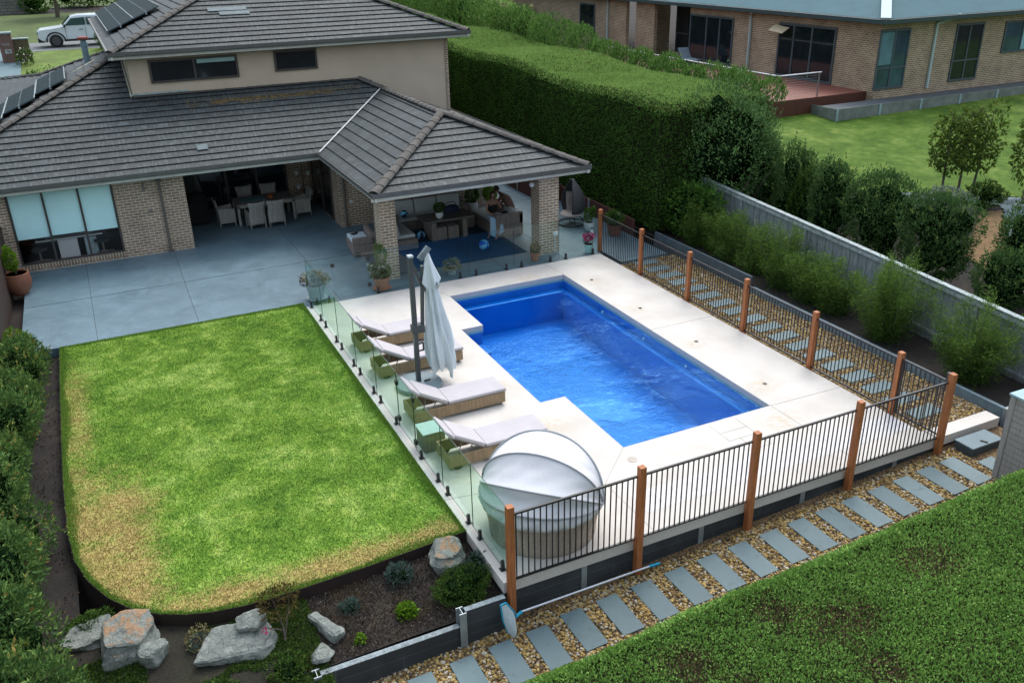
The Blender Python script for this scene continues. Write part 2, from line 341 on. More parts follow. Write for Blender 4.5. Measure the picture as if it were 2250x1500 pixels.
core_m = M('dark_core_fill', (.006, .014, .005), 1.0, .5, 9, spec=0)  # colour of the solid filler inside crowns, not of real twigs
bark_m = M('grey_bark', (.10, .085, .065), .9, .3, 12, .4)
m, t, b = newmat('boulder_stone'); co = coord(t)
geo = t.nodes.new('ShaderNodeNewGeometry'); sn = t.nodes.new('ShaderNodeSeparateXYZ'); t.links.new(geo.outputs['True Normal'], sn.inputs[0])
f1 = nz(t, 1.8, co, 7, .7, .6); f2 = nz(t, 9, co, 6, .7)
c = ramp(t, f1, [(.3, (.115, .135, .125)), (.5, (.21, .235, .21)), (.7, (.34, .36, .325))])
c = mix(t, c, ramp(t, f2, [(.35, g(.75)), (.6, g(1.12))]), .8, 'MULTIPLY')
at = t.nodes.new('ShaderNodeAttribute'); at.attribute_name = 'rusty'; at.attribute_type = 'OBJECT'
oi = t.nodes.new('ShaderNodeObjectInfo'); so_ = t.nodes.new('ShaderNodeSeparateColor'); t.links.new(oi.outputs['Color'], so_.inputs[0])
rf = math_(t, 'MULTIPLY', math_(t, 'MULTIPLY', ramp(t, sn.outputs[2], [(.75, g(0)), (.9, g(1))]), ramp(t, nz(t, 2.4, co, 6, .7, .5), [(.45, g(0)), (.52, g(1))])), math_(t, 'SUBTRACT', 1, so_.outputs[0]), True)
c = mix(t, c, (.33, .19, .09), math_(t, 'MULTIPLY', rf, .85))
vr = t.nodes.new('ShaderNodeTexVoronoi'); vr.feature = 'DISTANCE_TO_EDGE'; vr.inputs['Scale'].default_value = 4.2; mpv = t.nodes.new('ShaderNodeVectorMath'); mpv.operation = 'ADD'; nv = t.nodes.new('ShaderNodeTexNoise'); nv.inputs['Scale'].default_value = 5; t.links.new(co, nv.inputs['Vector']); scv = t.nodes.new('ShaderNodeVectorMath'); scv.operation = 'SCALE'; scv.inputs['Scale'].default_value = .35; t.links.new(nv.outputs['Color'], scv.inputs[0]); t.links.new(co, mpv.inputs[0]); t.links.new(scv.outputs[0], mpv.inputs[1]); t.links.new(mpv.outputs[0], vr.inputs['Vector'])
ck = ramp(t, vr.outputs['Distance'], [(.0, g(.5)), (.02, g(1))])
c = mix(t, c, ck, math_(t, 'MULTIPLY', f2, 1.1, True), 'MULTIPLY'); c = mix(t, c, (.40, .44, .42), ramp(t, nz(t, 14, co, 5, .8), [(.62, g(0)), (.70, g(.5))]))
t.links.new(c, b.inputs['Base Color']); b.inputs['Roughness'].default_value = .85; bump(t, b, math_(t, 'ADD', math_(t, 'ADD', f2, f1), math_(t, 'MULTIPLY', ck, .4)), .9, .05)
rock_m = MATS['boulder_stone']

# ---------------------------------------------------------------- mesh helpers
def box_uv(me):
    n = len(me.loops)
    if not n: return
    uv = me.uv_layers.new(name='UVMap')
    vi = np.empty(n, int); me.loops.foreach_get('vertex_index', vi)
    co = np.empty(len(me.vertices) * 3); me.vertices.foreach_get('co', co); co = co.reshape(-1, 3)[vi]
    fn = np.empty(len(me.polygons) * 3); me.polygons.foreach_get('normal', fn); fn = fn.reshape(-1, 3)
    tot = np.empty(len(me.polygons), int); me.polygons.foreach_get('loop_total', tot)
    ln = np.abs(np.repeat(fn, tot, axis=0)); ax = ln.argmax(1)
    U = np.where(ax == 0, co[:, 1], co[:, 0]); V = np.where(ax == 2, co[:, 1], co[:, 2])
    uv.data.foreach_set('uv', np.stack([U, V], 1).ravel())
class MB:
    def __init__(s): s.v = []; s.f = []; s.mi = []
    def add(s, v, f, mi=0):
        o = len(s.v); s.v += [tuple(p) for p in v]; s.f += [tuple(i + o for i in q) for q in f]; s.mi += [mi] * len(f); return s
    def box(s, x0, x1, y0, y1, z0, z1, mi=0):
        return s.add([(x0, y0, z0), (x1, y0, z0), (x1, y1, z0), (x0, y1, z0), (x0, y0, z1), (x1, y0, z1), (x1, y1, z1), (x0, y1, z1)],
                     [(3, 2, 1, 0), (4, 5, 6, 7), (0, 1, 5, 4), (1, 2, 6, 5), (2, 3, 7, 6), (3, 0, 4, 7)], mi)
    def obox(s, c, size, rot=(0, 0, 0), mi=0, bev=0):
        from mathutils import Euler
        mt = Matrix.Translation(c) @ Euler(rot).to_matrix().to_4x4(); a, b, d = [x / 2 for x in size]
        P = [(-a, -b, -d), (a, -b, -d), (a, b, -d), (-a, b, -d), (-a, -b, d), (a, -b, d), (a, b, d), (-a, b, d)]
        return s.add([mt @ Vector(p) for p in P], [(3, 2, 1, 0), (4, 5, 6, 7), (0, 1, 5, 4), (1, 2, 6, 5), (2, 3, 7, 6), (3, 0, 4, 7)], mi)
    def bar(s, p, q, wd, ht, mi=0, up=(0, 0, 1)):
        p, q = Vector(p), Vector(q); d = (q - p).normalized(); u = Vector(up)
        if abs(d.dot(u)) > .99: u = Vector((0, 1, 0))
        r = d.cross(u).normalized() * wd / 2; u = r.cross(d).normalized() * ht / 2
        P = [e + a * r + b * u for e in (p, q) for a, b in ((-1, -1), (1, -1), (1, 1), (-1, 1))]
        return s.add(P, [(3, 2, 1, 0), (4, 5, 6, 7), (0, 1, 5, 4), (1, 2, 6, 5), (2, 3, 7, 6), (3, 0, 4, 7)], mi)
    def tube(s, pts, r, n=8, mi=0, cap=True):
        pts = [Vector(p) for p in pts]; rs = r if isinstance(r, (list, tuple)) else [r] * len(pts); o = len(s.v); k = len(pts)
        for i, p in enumerate(pts):
            d = (pts[min(i + 1, k - 1)] - pts[max(i - 1, 0)]).normalized()
            a = d.cross(Vector((0, 0, 1)) if abs(d.z) < .9 else Vector((1, 0, 0))).normalized(); b2 = d.cross(a)
            for j in range(n):
                th = 2 * math.pi * j / n; s.v.append(tuple(p + (a * math.cos(th) + b2 * math.sin(th)) * rs[i]))
        for i in range(k - 1):
            for j in range(n):
                j2 = (j + 1) % n; s.f.append((o + i * n + j, o + i * n + j2, o + (i + 1) * n + j2, o + (i + 1) * n + j)); s.mi.append(mi)
        if cap:
            s.f.append(tuple(o + j for j in range(n))[::-1]); s.f.append(tuple(o + (k - 1) * n + j for j in range(n))); s.mi += [mi, mi]
        return s
    def lathe(s, prof, n=24, c=(0, 0, 0), mi=0, sx=1, sy=1):
        o = len(s.v); k = len(prof)
        for (r, z) in prof:
            for j in range(n):
                a = 2 * math.pi * j / n; s.v.append((c[0] + r * math.cos(a) * sx, c[1] + r * math.sin(a) * sy, c[2] + z))
        for i in range(k - 1):
            for j in range(n):
                j2 = (j + 1) % n; s.f.append((o + i * n + j, o + i * n + j2, o + (i + 1) * n + j2, o + (i + 1) * n + j)); s.mi.append(mi)
        if prof[0][0] > 1e-4: s.f.append(tuple(o + j for j in range(n))[::-1]); s.mi.append(mi)
        if prof[-1][0] > 1e-4: s.f.append(tuple(o + (k - 1) * n + j for j in range(n))); s.mi.append(mi)
        return s
    def prism(s, poly, z0, z1, mi=0):
        n = len(poly)
        if sum(poly[i][0] * poly[(i + 1) % n][1] - poly[(i + 1) % n][0] * poly[i][1] for i in range(n)) < 0: poly = poly[::-1]
        zz = lambda z, i: z[i] if isinstance(z, (list, tuple)) else z
        return s.add([(x, y, zz(z0, i)) for i, (x, y) in enumerate(poly)] + [(x, y, zz(z1, i)) for i, (x, y) in enumerate(poly)],
                     [tuple(range(n))[::-1], tuple(range(n, 2 * n))] + [(i, (i + 1) % n, n + (i + 1) % n, n + i) for i in range(n)], mi)
    def build(s, name, mats, parent=None, smooth=None, bevel=0, loc=None):
        me = bpy.data.meshes.new(name); me.from_pydata(s.v, [], s.f)
        for mm in (mats if isinstance(mats, (list, tuple)) else [mats]): me.materials.append(mm)
        if any(s.mi): me.polygons.foreach_set('material_index', s.mi)
        me.update(); box_uv(me)
        if smooth is not None:
            me.shade_smooth()
            if smooth < 180: me.set_sharp_from_angle(angle=R(smooth))
        ob = bpy.data.objects.new(name, me); C.objects.link(ob)
        if parent: ob.parent = parent
        if loc: ob.location = loc
        if bevel:
            bm_ = ob.modifiers.new('bevel', 'BEVEL'); bm_.width = bevel; bm_.segments = 2; bm_.limit_method = 'ANGLE'
        return ob
def np_obj(name, V, F, mats, parent=None, tone=None, smooth=False, mi=None):
    """fast mesh from arrays, F is (n,k)"""
    me = bpy.data.meshes.new(name); n, k = F.shape
    me.vertices.add(len(V)); me.vertices.foreach_set('co', V.astype(np.float32).ravel())
    me.loops.add(n * k); me.loops.foreach_set('vertex_index', F.astype(np.int32).ravel())
    me.polygons.add(n); me.polygons.foreach_set('loop_start', np.arange(0, n * k, k, dtype=np.int32)); me.polygons.foreach_set('loop_total', np.full(n, k, dtype=np.int32))
    for mm in (mats if isinstance(mats, (list, tuple)) else [mats]): me.materials.append(mm)
    if mi is not None: me.polygons.foreach_set('material_index', mi.astype(np.int32))
    me.update(calc_edges=True)
    if tone is not None:
        a = me.attributes.new('tone', 'FLOAT', 'FACE'); a.data.foreach_set('value', tone.astype(np.float32))
    if smooth: me.shade_smooth()
    ob = bpy.data.objects.new(name, me); C.objects.link(ob)
    if parent: ob.parent = parent
    return ob
def leaves(name, P, N, mat, parent=None, size=.05, aspect=.5, up=.35, tone=None, jitter=.9, tmul=1):
    """one folded leaf (2 quads would be heavy: a kite) per point; N = outward direction"""
    n = len(P); d = N + rng.normal(0, jitter, (n, 3)); d[:, 2] += up; d /= np.linalg.norm(d, axis=1)[:, None] + 1e-9
    r = rng.normal(0, 1, (n, 3)); s = np.cross(d, r); s /= np.linalg.norm(s, axis=1)[:, None] + 1e-9
    L = size * rng.uniform(.65, 1.35, n)[:, None]; W = L * aspect; nn = np.cross(d, s)
    V = np.stack([P, P + d * L * .45 + s * W * .5 + nn * L * .08, P + d * L, P + d * L * .45 - s * W * .5 + nn * L * .08], 1).reshape(-1, 3)
    F = np.arange(n * 4).reshape(n, 4)
    if tone is None: tone = rng.random(n)
    return np_obj(name, V, F, mat, parent, np.clip(tone, 0, 1))
def fbm(P, s, seed=0):
    out = np.zeros(len(P))
    for k in range(3):
        f = s * 2 ** k
        ph = np.array([1.7 * seed + k, 2.3 * seed + 4 * k, .9 * seed + 7 * k])
        A = np.sin(P[:, 0] * f + ph[0] + 1.3 * np.sin(P[:, 1] * f * .7 + ph[1])) * np.cos(P[:, 1] * f * 1.1 + ph[2] + np.sin(P[:, 2] * f + ph[0])) * np.cos(P[:, 2] * f * .9 + ph[1])
        out += A / 2 ** k
    return out / 1.75
def tag(o, label, cat, group=None):
    o['label'] = label; o['category'] = cat
    if group: o['group'] = group
    return o
def thing(name, label, cat, loc=(0, 0, 0), rz=0, group=None):
    o = bpy.data.objects.new(name, None); C.objects.link(o); o.location = loc; o.rotation_euler = (0, 0, rz); o.empty_display_size = .2
    return tag(o, label, cat, group)
def struct(o, kind='structure'): o['kind'] = kind; return o
def copy_thing(o, loc, rz=None, label=None, sc=None, parent=None):
    c = o.copy(); C.objects.link(c)
    if parent is None:
        c.location = loc
        if rz is not None: c.rotation_euler = (0, 0, rz)
        if label: c['label'] = label
        if sc: c.scale = sc if isinstance(sc, tuple) else (sc,) * 3
    else: c.parent = parent
    for ch in list(o.children): copy_thing(ch, None, parent=c)
    return c

# ================================================================= SETTING
def lawn_h(x, y): return .85 + .078 * (y + 3) + .012 * (x - 20)
def terrain_h(x, y):
    if x >= 12.95:
        L = min(lawn_h(x, y), 1.62) if y < 60 else 1.62
        if y > 18: L = max(L, 1.6)
        tt = min(max((x - 13) / 6.5, 0), 1); base = 0.15 + .03 * min(max(y, -20), 0) if y < 0 else .15 + .05 * min(y, 12)
        h = base * (1 - tt) + (L - .03) * tt
        if y > 30: h = max(h, 1.2 + .012 * (y - 30))
        return h
    if y > 19.5:
        if y < 31: return -.2 + (y - 19.5) * .17
        if y < 41.5: return 1.755 + (y - 31) * .128
        return 3.1 + max(0, y - 48.5) * .035
    return -2.4
xs = np.concatenate([np.arange(-80, -12, 4.), np.arange(-12, 12.9, 1.), [12.9, 12.95], np.arange(13.5, 40, 1.), np.arange(40, 140, 6.), [400]])
ys = np.concatenate([[-200], np.arange(-60, -20, 4.), np.arange(-20, 14, 1.), [14.4, 16.5, 19.4, 19.6], np.arange(20.5, 40, .75), np.arange(40, 110, 3.), [140, 200, 400, 900]])
V = np.array([(x, y, terrain_h(x, min(y, 110))) for y in ys for x in xs]); nx = len(xs)
F = np.array([(j * nx + i, j * nx + i + 1, (j + 1) * nx + i + 1, (j + 1) * nx + i) for j in range(len(ys) - 1) for i in range(nx - 1)])
struct(np_obj('ground', V, F, soil_m, smooth=True))
def sheet(name, poly_or_rect, hf, off, mat, step=.5, inside=None):
    x0, x1, y0, y1 = poly_or_rect
    X = np.linspace(x0, x1, int((x1 - x0) / step) + 2); Y = np.linspace(y0, y1, int((y1 - y0) / step) + 2)
    V = np.array([(x, y, hf(x, y) + off) for y in Y for x in X]); n = len(X)
    F = [(j * n + i, j * n + i + 1, (j + 1) * n + i + 1, (j + 1) * n + i) for j in range(len(Y) - 1) for i in range(n - 1)
         if inside is None or inside((X[i] + X[i + 1]) / 2, (Y[j] + Y[j + 1]) / 2)]
    return struct(np_obj(name, V, np.array(F), mat, smooth=True))
# neighbour's lawn (edge runs diagonally towards the trees)
nlp = [(17.6, 9.5), (17.4, 6), (17.5, 3.2), (17.2, 1.4), (17.6, -.4), (19.0, -1.3), (20.0, -2.0), (22.9, -3.85), (26, -5.9), (70, -20), (70, 9.5)]
struct(MB().add([(x, y, lawn_h(x, y) + .02) for x, y in nlp], [tuple(range(len(nlp)))]).build('neighbour_lawn', farlawn_m))
dull_m = M('dull_olive_grass', (.06, .095, .015), .9, .3, .5, .2, fine=3)
sheet('far_lawn', (-48, 12.5, 47.7, 67.7), lambda x, y: terrain_h(x, y), .05, dull_m, 2)
sheet('upper_lawn', (-48, 12.5, 72.6, 84), lambda x, y: terrain_h(x, y), .05, dull_m, 2)
sheet('road', (-48, 12.5, 41.6, 47.7), lambda x, y: terrain_h(x, y), .06, M('pale_asphalt', (.14, .155, .155), .85, .1, 2, fine=30), 1.5)
sheet('verge_lawn', (-48, 12.5, 26, 41.6), lambda x, y: terrain_h(x, y), .05, M('bright_verge_grass', (.11, .17, .025), .9, .3, 1.2, .2, fine=12), .75, lambda x, y: x > -7.55)
sheet('driveway', (-13, -7.2, 21, 41.5), lambda x, y: terrain_h(x, y), .07, M('pale_blue_driveway', (.12, .19, .21), .8, .12, 1.5), 1.2)

# white pool deck: slab round the pool opening
dk = MB()
for r_ in ((0, 3.11, -12.5, 0), (3.11, 3.70, -3.35, 0), (3.11, 3.70, -12.5, -7.68), (3.70, 7.29, -1.09, 0), (3.70, 7.29, -12.5, -10.01), (7.29, 9.16, -12.5, 0), (9.16, 10.98, -12.5, -12.18)):
    dk.box(*r_, -.2, 0)
deck = struct(dk.build('pool_deck', deck_m))
jn = MB()
for p_, q_ in (((3.70, -10.01), (2.76, -10.9)), ((2.76, -10.9), (1.4, -12.5)), ((2.76, -10.9), (2.76, -12.5)), ((7.29, -10.01), (9.16, -10.06)), ((7.29, -10.01), (7.29, -12.5)), ((.0, -10.05), (1.0, -10.2)), ((3.7, -1.09), (3.4, 0)), ((7.29, -1.09), (7.2, 0)), ((7.29, -5.6), (9.16, -5.62)),
                ((5.65, -10.1), (5.65, -10.75)), ((5.65, -10.75), (6.3, -10.75)), ((6.3, -10.75), (6.3, -10.1)), ((5.65, -10.45), (6.3, -10.45)), ((5.9, -10.75), (5.9, -11.2)), ((6.3, -10.75), (6.3, -11.2)), ((5.9, -11.2), (6.3, -11.2))):
    jn.bar((*p_, .001), (*q_, .001), .008, .006)
struct(jn.build('deck_joints', joint_l))
pv = MB()                                    # pale paver border pattern at the front of the deck
for i in range(16):
    for j in range(3): pv.box(2.95 + i * .385, 3.325 + i * .385, -11.98 + j * .2, -11.79 + j * .2, -.01, .0035)
struct(pv.build('deck_paver_strip', M('white_paver', (.60, .60, .60), .75, .07, 8, fine=60)))
cp = MB(); c0 = .012                          # speckled inner edge of the coping, 3 mm proud
loop_ = [(3.70, -1.09), (7.29, -1.09), (7.29, -10.01), (3.70, -10.01), (3.70, -7.68), (3.11, -7.68), (3.11, -3.35), (3.70, -3.35)]
for i in range(8):
    (ax_, ay_), (bx_, by_) = loop_[i], loop_[(i + 1) % 8]
    dx, dy = bx_ - ax_, by_ - ay_; l = math.hypot(dx, dy); nx_, ny_ = dy / l, -dx / l    # inward for this (clockwise) loop
    e = [(ax_, ay_), (bx_, by_), (bx_ + nx_ * c0, by_ + ny_ * c0), (ax_ + nx_ * c0, ay_ + ny_ * c0)]
    cp.prism(e, -.19, -.003)
struct(cp.build('pool_coping', coping_m))

# fibreglass pool shell, ledge on the back and right sides, steps in the left recess
sh = MB(); D = -1.25; zt = -.201
sh.add([(x, y, zt) for x, y in loop_] + [(x, y, D) for x, y in loop_], [(i, (i + 1) % 8, 8 + (i + 1) % 8, 8 + i) for i in range(8)])
sh.add([(3.70, -1.09, D), (7.29, -1.09, D), (7.29, -10.01, D - .25), (3.70, -10.01, D - .25), (3.11, -3.35, D - .0), (3.11, -7.68, D)], [(0, 3, 2, 1)])
sh.box(3.72, 7.27, -1.36, -1.10, D - .3, -.40); sh.box(7.10, 7.28, -9.99, -1.38, D - .3, -.40)
for k in range(4): sh.box(3.115, 3.62 + .30 * k, -7.66 , -5.3 + .02 * k, D - .3, -.36 - .21 * k)
sh.box(3.12, 3.68, -3.95, -3.36, D - .3, -.5)
po = struct(sh.build('pool_shell', shell_m, bevel=.03))
for ob_ in (po,):
    pass
wt = MB().add([(x, y, -.125) for x, y in loop_], [tuple(range(8))[::-1]]); 
struct(wt.build('water', water_m))
for x, y in ((4.0, -1.3), (4.85, -1.3), (5.4, -1.3), (6.25, -1.3)):
    o = MB().lathe([(.05, -.01), (.052, .004), (.03, .012), (0, .012)], 16, (0, 0, 0)).build('pool_jet', white_m, smooth=40, loc=(x, y, -.47))
    tag(o, 'small round white jet fitting on the blue ledge at the far end of the pool', 'pool jet', 'jets in the far pool ledge')
for i, y in enumerate((-3.3, -5.3, -7.1)):
    o = MB().lathe([(.035, -.02), (.036, .004), (.02, .01), (0, .01)], 14).build('pool_jet', white_m, smooth=40, loc=(7.27, y, -.36)); o.rotation_euler = (0, -R(90), 0)
    tag(o, ('small round jet in the long right pool wall, farthest from the camera', 'small round jet in the long right pool wall, the middle one', 'small round jet in the long right pool wall, nearest the camera')[i], 'pool jet')
for i, (x, y) in enumerate(((7.77, -1.87), (7.82, -4.3), (7.85, -6.7), (7.83, -9.19))):
    o = MB().lathe([(.045, .0), (.05, .006), (.02, .009), (0, .009)], 16).build('deck_drain', black, loc=(x, y, 0))
    tag(o, ('small dark round drain cap in the deck near the far right pool corner', 'small dark drain cap in the deck beside the second fence bay', 'small dark drain cap halfway down the right side of the pool', 'small dark drain cap in the deck near the front right pool corner')[i], 'drain')
o = MB().lathe([(.09, .0), (.095, .006), (0, .007)], 20).build('skimmer_lid', M('beige_lid', (.42, .38, .32), .7, .1), loc=(3.62, -10.45, 0)); tag(o, 'pale round lid set in the deck by the front left pool corner', 'lid')

# patio
pt = MB()
pt.box(-6.9, 0, .33, 6.85, -.25, -.008); pt.box(0, 9.3, .003, 6.7, -.25, -.008); pt.box(-1.98, 2.85, 6.85, 10.9, -.25, -.008)
pt.box(9.3, 11.0, -.95, 6.7, -.25, -.008); pt.box(8.45, 11.0, 6.7, 19, -.25, -.008); pt.box(0, 2.85, 6.7, 6.85, -.25, -.008)
struct(pt.build('patio', patio_m))
jn = MB()
for p_, q_ in (((-5.24, 6.85), (-5.17, .34)), ((-2.65, 6.85), (-2.74, .34)), ((.85, 10), (.97, .1)), ((-6.9, 3.62), (4.0, 3.75)), ((6.0, 6.7), (6.0, .1)), ((8.0, 6.7), (8.0, .1)), ((7.3, 3.9), (11, 3.9)), ((8.5, 8.0), (10.3, 8.0)), ((8.5, 6.7), (11, 6.7))):
    jn.bar((*p_, -.0065), (*q_, -.0065), .012, .008)
struct(jn.build('patio_joints', joint_m))
rug = MB().box(2.6, 7.25, 1.22, 4.9, -.006, .012).build('outdoor_rug', M('navy_teal_rug', (.010, .045, .075), .95, .2, 3, .2, fine=40)); tag(rug, 'large dark blue rug under the outdoor lounge furniture', 'rug')

# lawn with curved left corner
lp = [(-6.04, .33), (-6.04, -2), (-6.04, -4.3), (-6.02, -6.6), (-5.97, -8.1), (-5.88, -8.9), (-5.70, -9.55), (-5.45, -10.08), (-5.15, -10.5), (-4.8, -10.8), (-4.45, -10.99), (-4.1, -11.11), (-3.65, -11.19), (-3.2, -11.21), (-2.5, -11.19), (-1.8, -11.16), (-1.0, -11.1), (-.5, -11.06), (-.003, -11.03), (-.003, .33)]
struct(MB().prism(lp, -.55, -.02).build('lawn', lawn_m))
ed = MB()
for i in range(len(lp) - 2):
    a_, b_ = lp[i], lp[i + 1]; dx, dy = b_[0] - a_[0], b_[1] - a_[1]; l = math.hypot(dx, dy); ox, oy = dy / l * .012, -dx / l * .012
    ed.prism([(a_[0] + ox * .3, a_[1] + oy * .3), (b_[0] + ox * .3, b_[1] + oy * .3), (b_[0] + ox, b_[1] + oy), (a_[0] + ox, a_[1] + oy)], -.7, -.005)
tag(ed.build('steel_edging', rust), 'rusty dark steel edging curving round the back lawn', 'garden edging')
# grass blades
def in_poly(P, poly):
    x, y = P[:, 0], P[:, 1]; c = np.zeros(len(P), bool); n = len(poly)
    for i in range(n):
        x1, y1 = poly[i]; x2, y2 = poly[(i + 1) % n]
        if y1 == y2: continue
        c ^= ((y1 > y) != (y2 > y)) & (x < (x2 - x1) * (y - y1) / (y2 - y1) + x1)
    return c
P = np.stack([rng.uniform(-6.04, 0, 260000), rng.uniform(-11.22, .33, 260000)], 1); P = P[in_poly(P, lp)]; n = len(P)
h = .022 * rng.uniform(.5, 1.4, n); a = rng.uniform(0, 2 * np.pi, n); wdt = .008
B = np.column_stack([P, np.full(n, -.021)]); sd_ = np.column_stack([np.cos(a), np.sin(a), np.zeros(n)]) * wdt
ln_ = np.column_stack([rng.normal(0, .012, n), rng.normal(0, .012, n), h])
V = np.stack([B - sd_, B + sd_, B + ln_], 1).reshape(-1, 3)
struct(np_obj('grass', V, np.arange(n * 3).reshape(n, 3), blade_m, tone=rng.random(n)), 'stuff')

m, t, b = newmat('rim_blade'); a = t.nodes.new('ShaderNodeAttribute'); a.attribute_name = 'tone'
t.links.new(ramp(t, a.outputs['Fac'], [(0, (.08, .19, .015)), (.6, (.16, .31, .03)), (1, (.30, .42, .08))]), b.inputs['Base Color']); b.inputs['Roughness'].default_value = .7
B = []
for i in range(len(lp) - 1):
    p0, p1 = np.array(lp[i]), np.array(lp[i + 1]); l = np.linalg.norm(p1 - p0); k = int(l * 1500); u = rng.random((k, 1)); dd = (p1 - p0) / l; nn_ = np.array([-dd[1], dd[0]])
    q = p0 + (p1 - p0) * u; wv_ = .5 + .5 * np.sin(q[:, :1] * 2.7 + q[:, 1:] * 1.9); q = q + nn_ * np.abs(rng.normal(0, .035 + .07 * wv_, (k, 1))); B.append(q)
for x in np.arange(-6.0, 0, .02): pass
q = np.column_stack([rng.uniform(-6.04, 0, 9000), .33 - np.abs(rng.normal(0, .05, 9000))]); B.append(q)
B = np.concatenate(B); B = B[in_poly(B, lp)]; n = len(B); a = rng.uniform(0, 6.28, n); B = np.column_stack([B, np.full(n, -.021)]); sd_ = np.column_stack([np.cos(a), np.sin(a), np.zeros(n)]) * .007
V = np.stack([B - sd_, B + sd_, B + np.column_stack([rng.normal(0, .014, n), rng.normal(0, .014, n), rng.uniform(.02, .05, n)])], 1).reshape(-1, 3)
struct(np_obj('grass', V, np.arange(n * 3).reshape(n, 3), MATS['rim_blade'], tone=rng.random(n)), 'stuff')

# garden beds and gravel
def bedh(x, y): return -.20 - .03 * min(max((-x - .5) / 3, 0), 1) - .17 * min(max((-11.2 - y) / 1.2, 0), 1.2) + .025 * math.sin(3 * x + y) * math.sin(4 * y)
sheet('garden_bed', (-3.35, .05, -12.52, -11.0), bedh, 0, soil_m, .12)
sheet('weedy_bed', (-12, -2.9, -17, -10.4), lambda x, y: bedh(x, y) - .05 * max(0, -12.2 - y) + .004, .0, weedy_m, .2)
sheet('side_bed', (-12, -5.9, -13, 6.8), lambda x, y: -.24 + .03 * math.sin(5 * x) * math.sin(4 * y), 0, soil_m, .25)
def gz(x, y=0): return -.755 + .05 * x
sheet('gravel_path', (-3.4, 11.0, -14.7, -12.45), gz, 0, pebblebed_m, .4)
sheet('side_gravel', (9.16, 11.3, -12.2, -.9), lambda x, y: -.10 + .006 * y, 0, pebblebed_m, .4)
sheet('fence_bed', (11.3, 13.0, -18, 3), lambda x, y: .12 if y > -4.6 else -.02 + .02 * (y + 4.6), 0, soil_m, .3)
sheet('front_soil', (-12, 30, -40, -14.6), lambda x, y: gz(x) - .03, 0, soil_m, 2)
# loose pebbles
ico = np.array([(0, 0, 1), (.894, 0, .447), (.276, .851, .447), (-.724, .526, .447), (-.724, -.526, .447), (.276, -.851, .447), (.724, .526, -.447), (-.276, .851, -.447), (-.894, 0, -.447), (-.276, -.851, -.447), (.724, -.526, -.447), (0, 0, -1)])
icf = np.array([(0, 1, 2), (0, 2, 3), (0, 3, 4), (0, 4, 5), (0, 5, 1), (1, 6, 2), (2, 7, 3), (3, 8, 4), (4, 9, 5), (5, 10, 1), (6, 7, 2), (7, 8, 3), (8, 9, 4), (9, 10, 5), (10, 6, 1), (7, 6, 11), (8, 7, 11), (9, 8, 11), (10, 9, 11), (6, 10, 11)])
def pebbles(name, rects, dens, hf, smin, smax, holes):
    Ps = []
    for (x0, x1, y0, y1) in rects:
        k = int((x1 - x0) * (y1 - y0) * dens); Ps.append(np.stack([rng.uniform(x0, x1, k), rng.uniform(y0, y1, k)], 1))
    P = np.concatenate(Ps)
    for (x0, x1, y0, y1) in holes: P = P[~((P[:, 0] > x0) & (P[:, 0] < x1) & (P[:, 1] > y0) & (P[:, 1] < y1))]
    n = len(P); s = rng.uniform(smin, smax, n) * np.where(rng.random(n) < .06, 1.4, 1)
    S = np.stack([s * rng.uniform(.8, 1.3, n), s * rng.uniform(.7, 1, n), s * rng.uniform(.4, .65, n)], 1)
    a = rng.uniform(0, 6.28, n); ca, sa = np.cos(a), np.sin(a)
    v = ico[None] * S[:, None] * rng.uniform(.85, 1.15, (n, 12, 1))
    X = v[..., 0] * ca[:, None] - v[..., 1] * sa[:, None]; Y = v[..., 0] * sa[:, None] + v[..., 1] * ca[:, None]
    z = np.array([hf(x, y) for x, y in P]) + rng.uniform(0, .02, n)
    V = np.stack([X + P[:, :1], Y + P[:, 1:], v[..., 2] + z[:, None]], 2).reshape(-1, 3)
    F = (icf[None] + (np.arange(n) * 12)[:, None, None]).reshape(-1, 3)
    struct(np_obj(name, V, F, stone_m, tone=np.repeat(rng.random(n), 20), smooth=True), 'stuff')
pav_x = [-1.75, -1.1, -.46, .15, .79, 1.43, 2.07, 2.72, 3.36, 4.01, 4.66, 5.28, 5.91, 6.53, 7.14, 7.76, 8.37, 8.97, 9.57]
holes = [(x + .01, x + .375, -13.66, -12.84) for x in pav_x]
pebbles('river_pebbles', [(-3.2, 9.7, -14.65, -12.6)], 900, lambda x, y: gz(x), .017, .033, holes)
side_p = [(9.72, -.38 - i * .605) for i in range(19)]
holes2 = [(x + .02, x + .73, y - .36, y - .01) for x, y in side_p]
pebbles('side_pebbles', [(9.17, 11.28, -12.15, -.95)], 520, lambda x, y: -.10 + .006 * y, .018, .032, holes2)
for i, x in enumerate(pav_x):
    yo = -.06 if x < .5 else (0.0)
    o = MB().box(0, .375, 0, .85, -.06, .035).build('stepping_stone', bluestone, bevel=.006, loc=(x, -13.68 + yo - (.35 if x > 9.5 else 0), gz(x)))
    o.rotation_euler = (0, -math.atan(.05), R(random.uniform(-.8, .8)))
    nth = ('nearest the left edge of the photo', 'second from the left', 'third from the left', 'fourth from the left', 'fifth from the left', 'sixth from the left', 'seventh from the left', 'eighth from the left', 'ninth from the left', 'tenth from the left')
    nth_r = ('partly hidden behind the slatted shed', 'last before the shed', 'second before the shed', 'third before the shed', 'fourth before the shed', 'fifth before the shed', 'sixth before the shed', 'seventh before the shed', 'eighth before the shed')
    lab = nth[i] if i < 10 else nth_r[18 - i]
    tag(o, 'blue-grey slab of the front pebble path, ' + lab, 'stepping stone', 'slabs of the front pebble path')
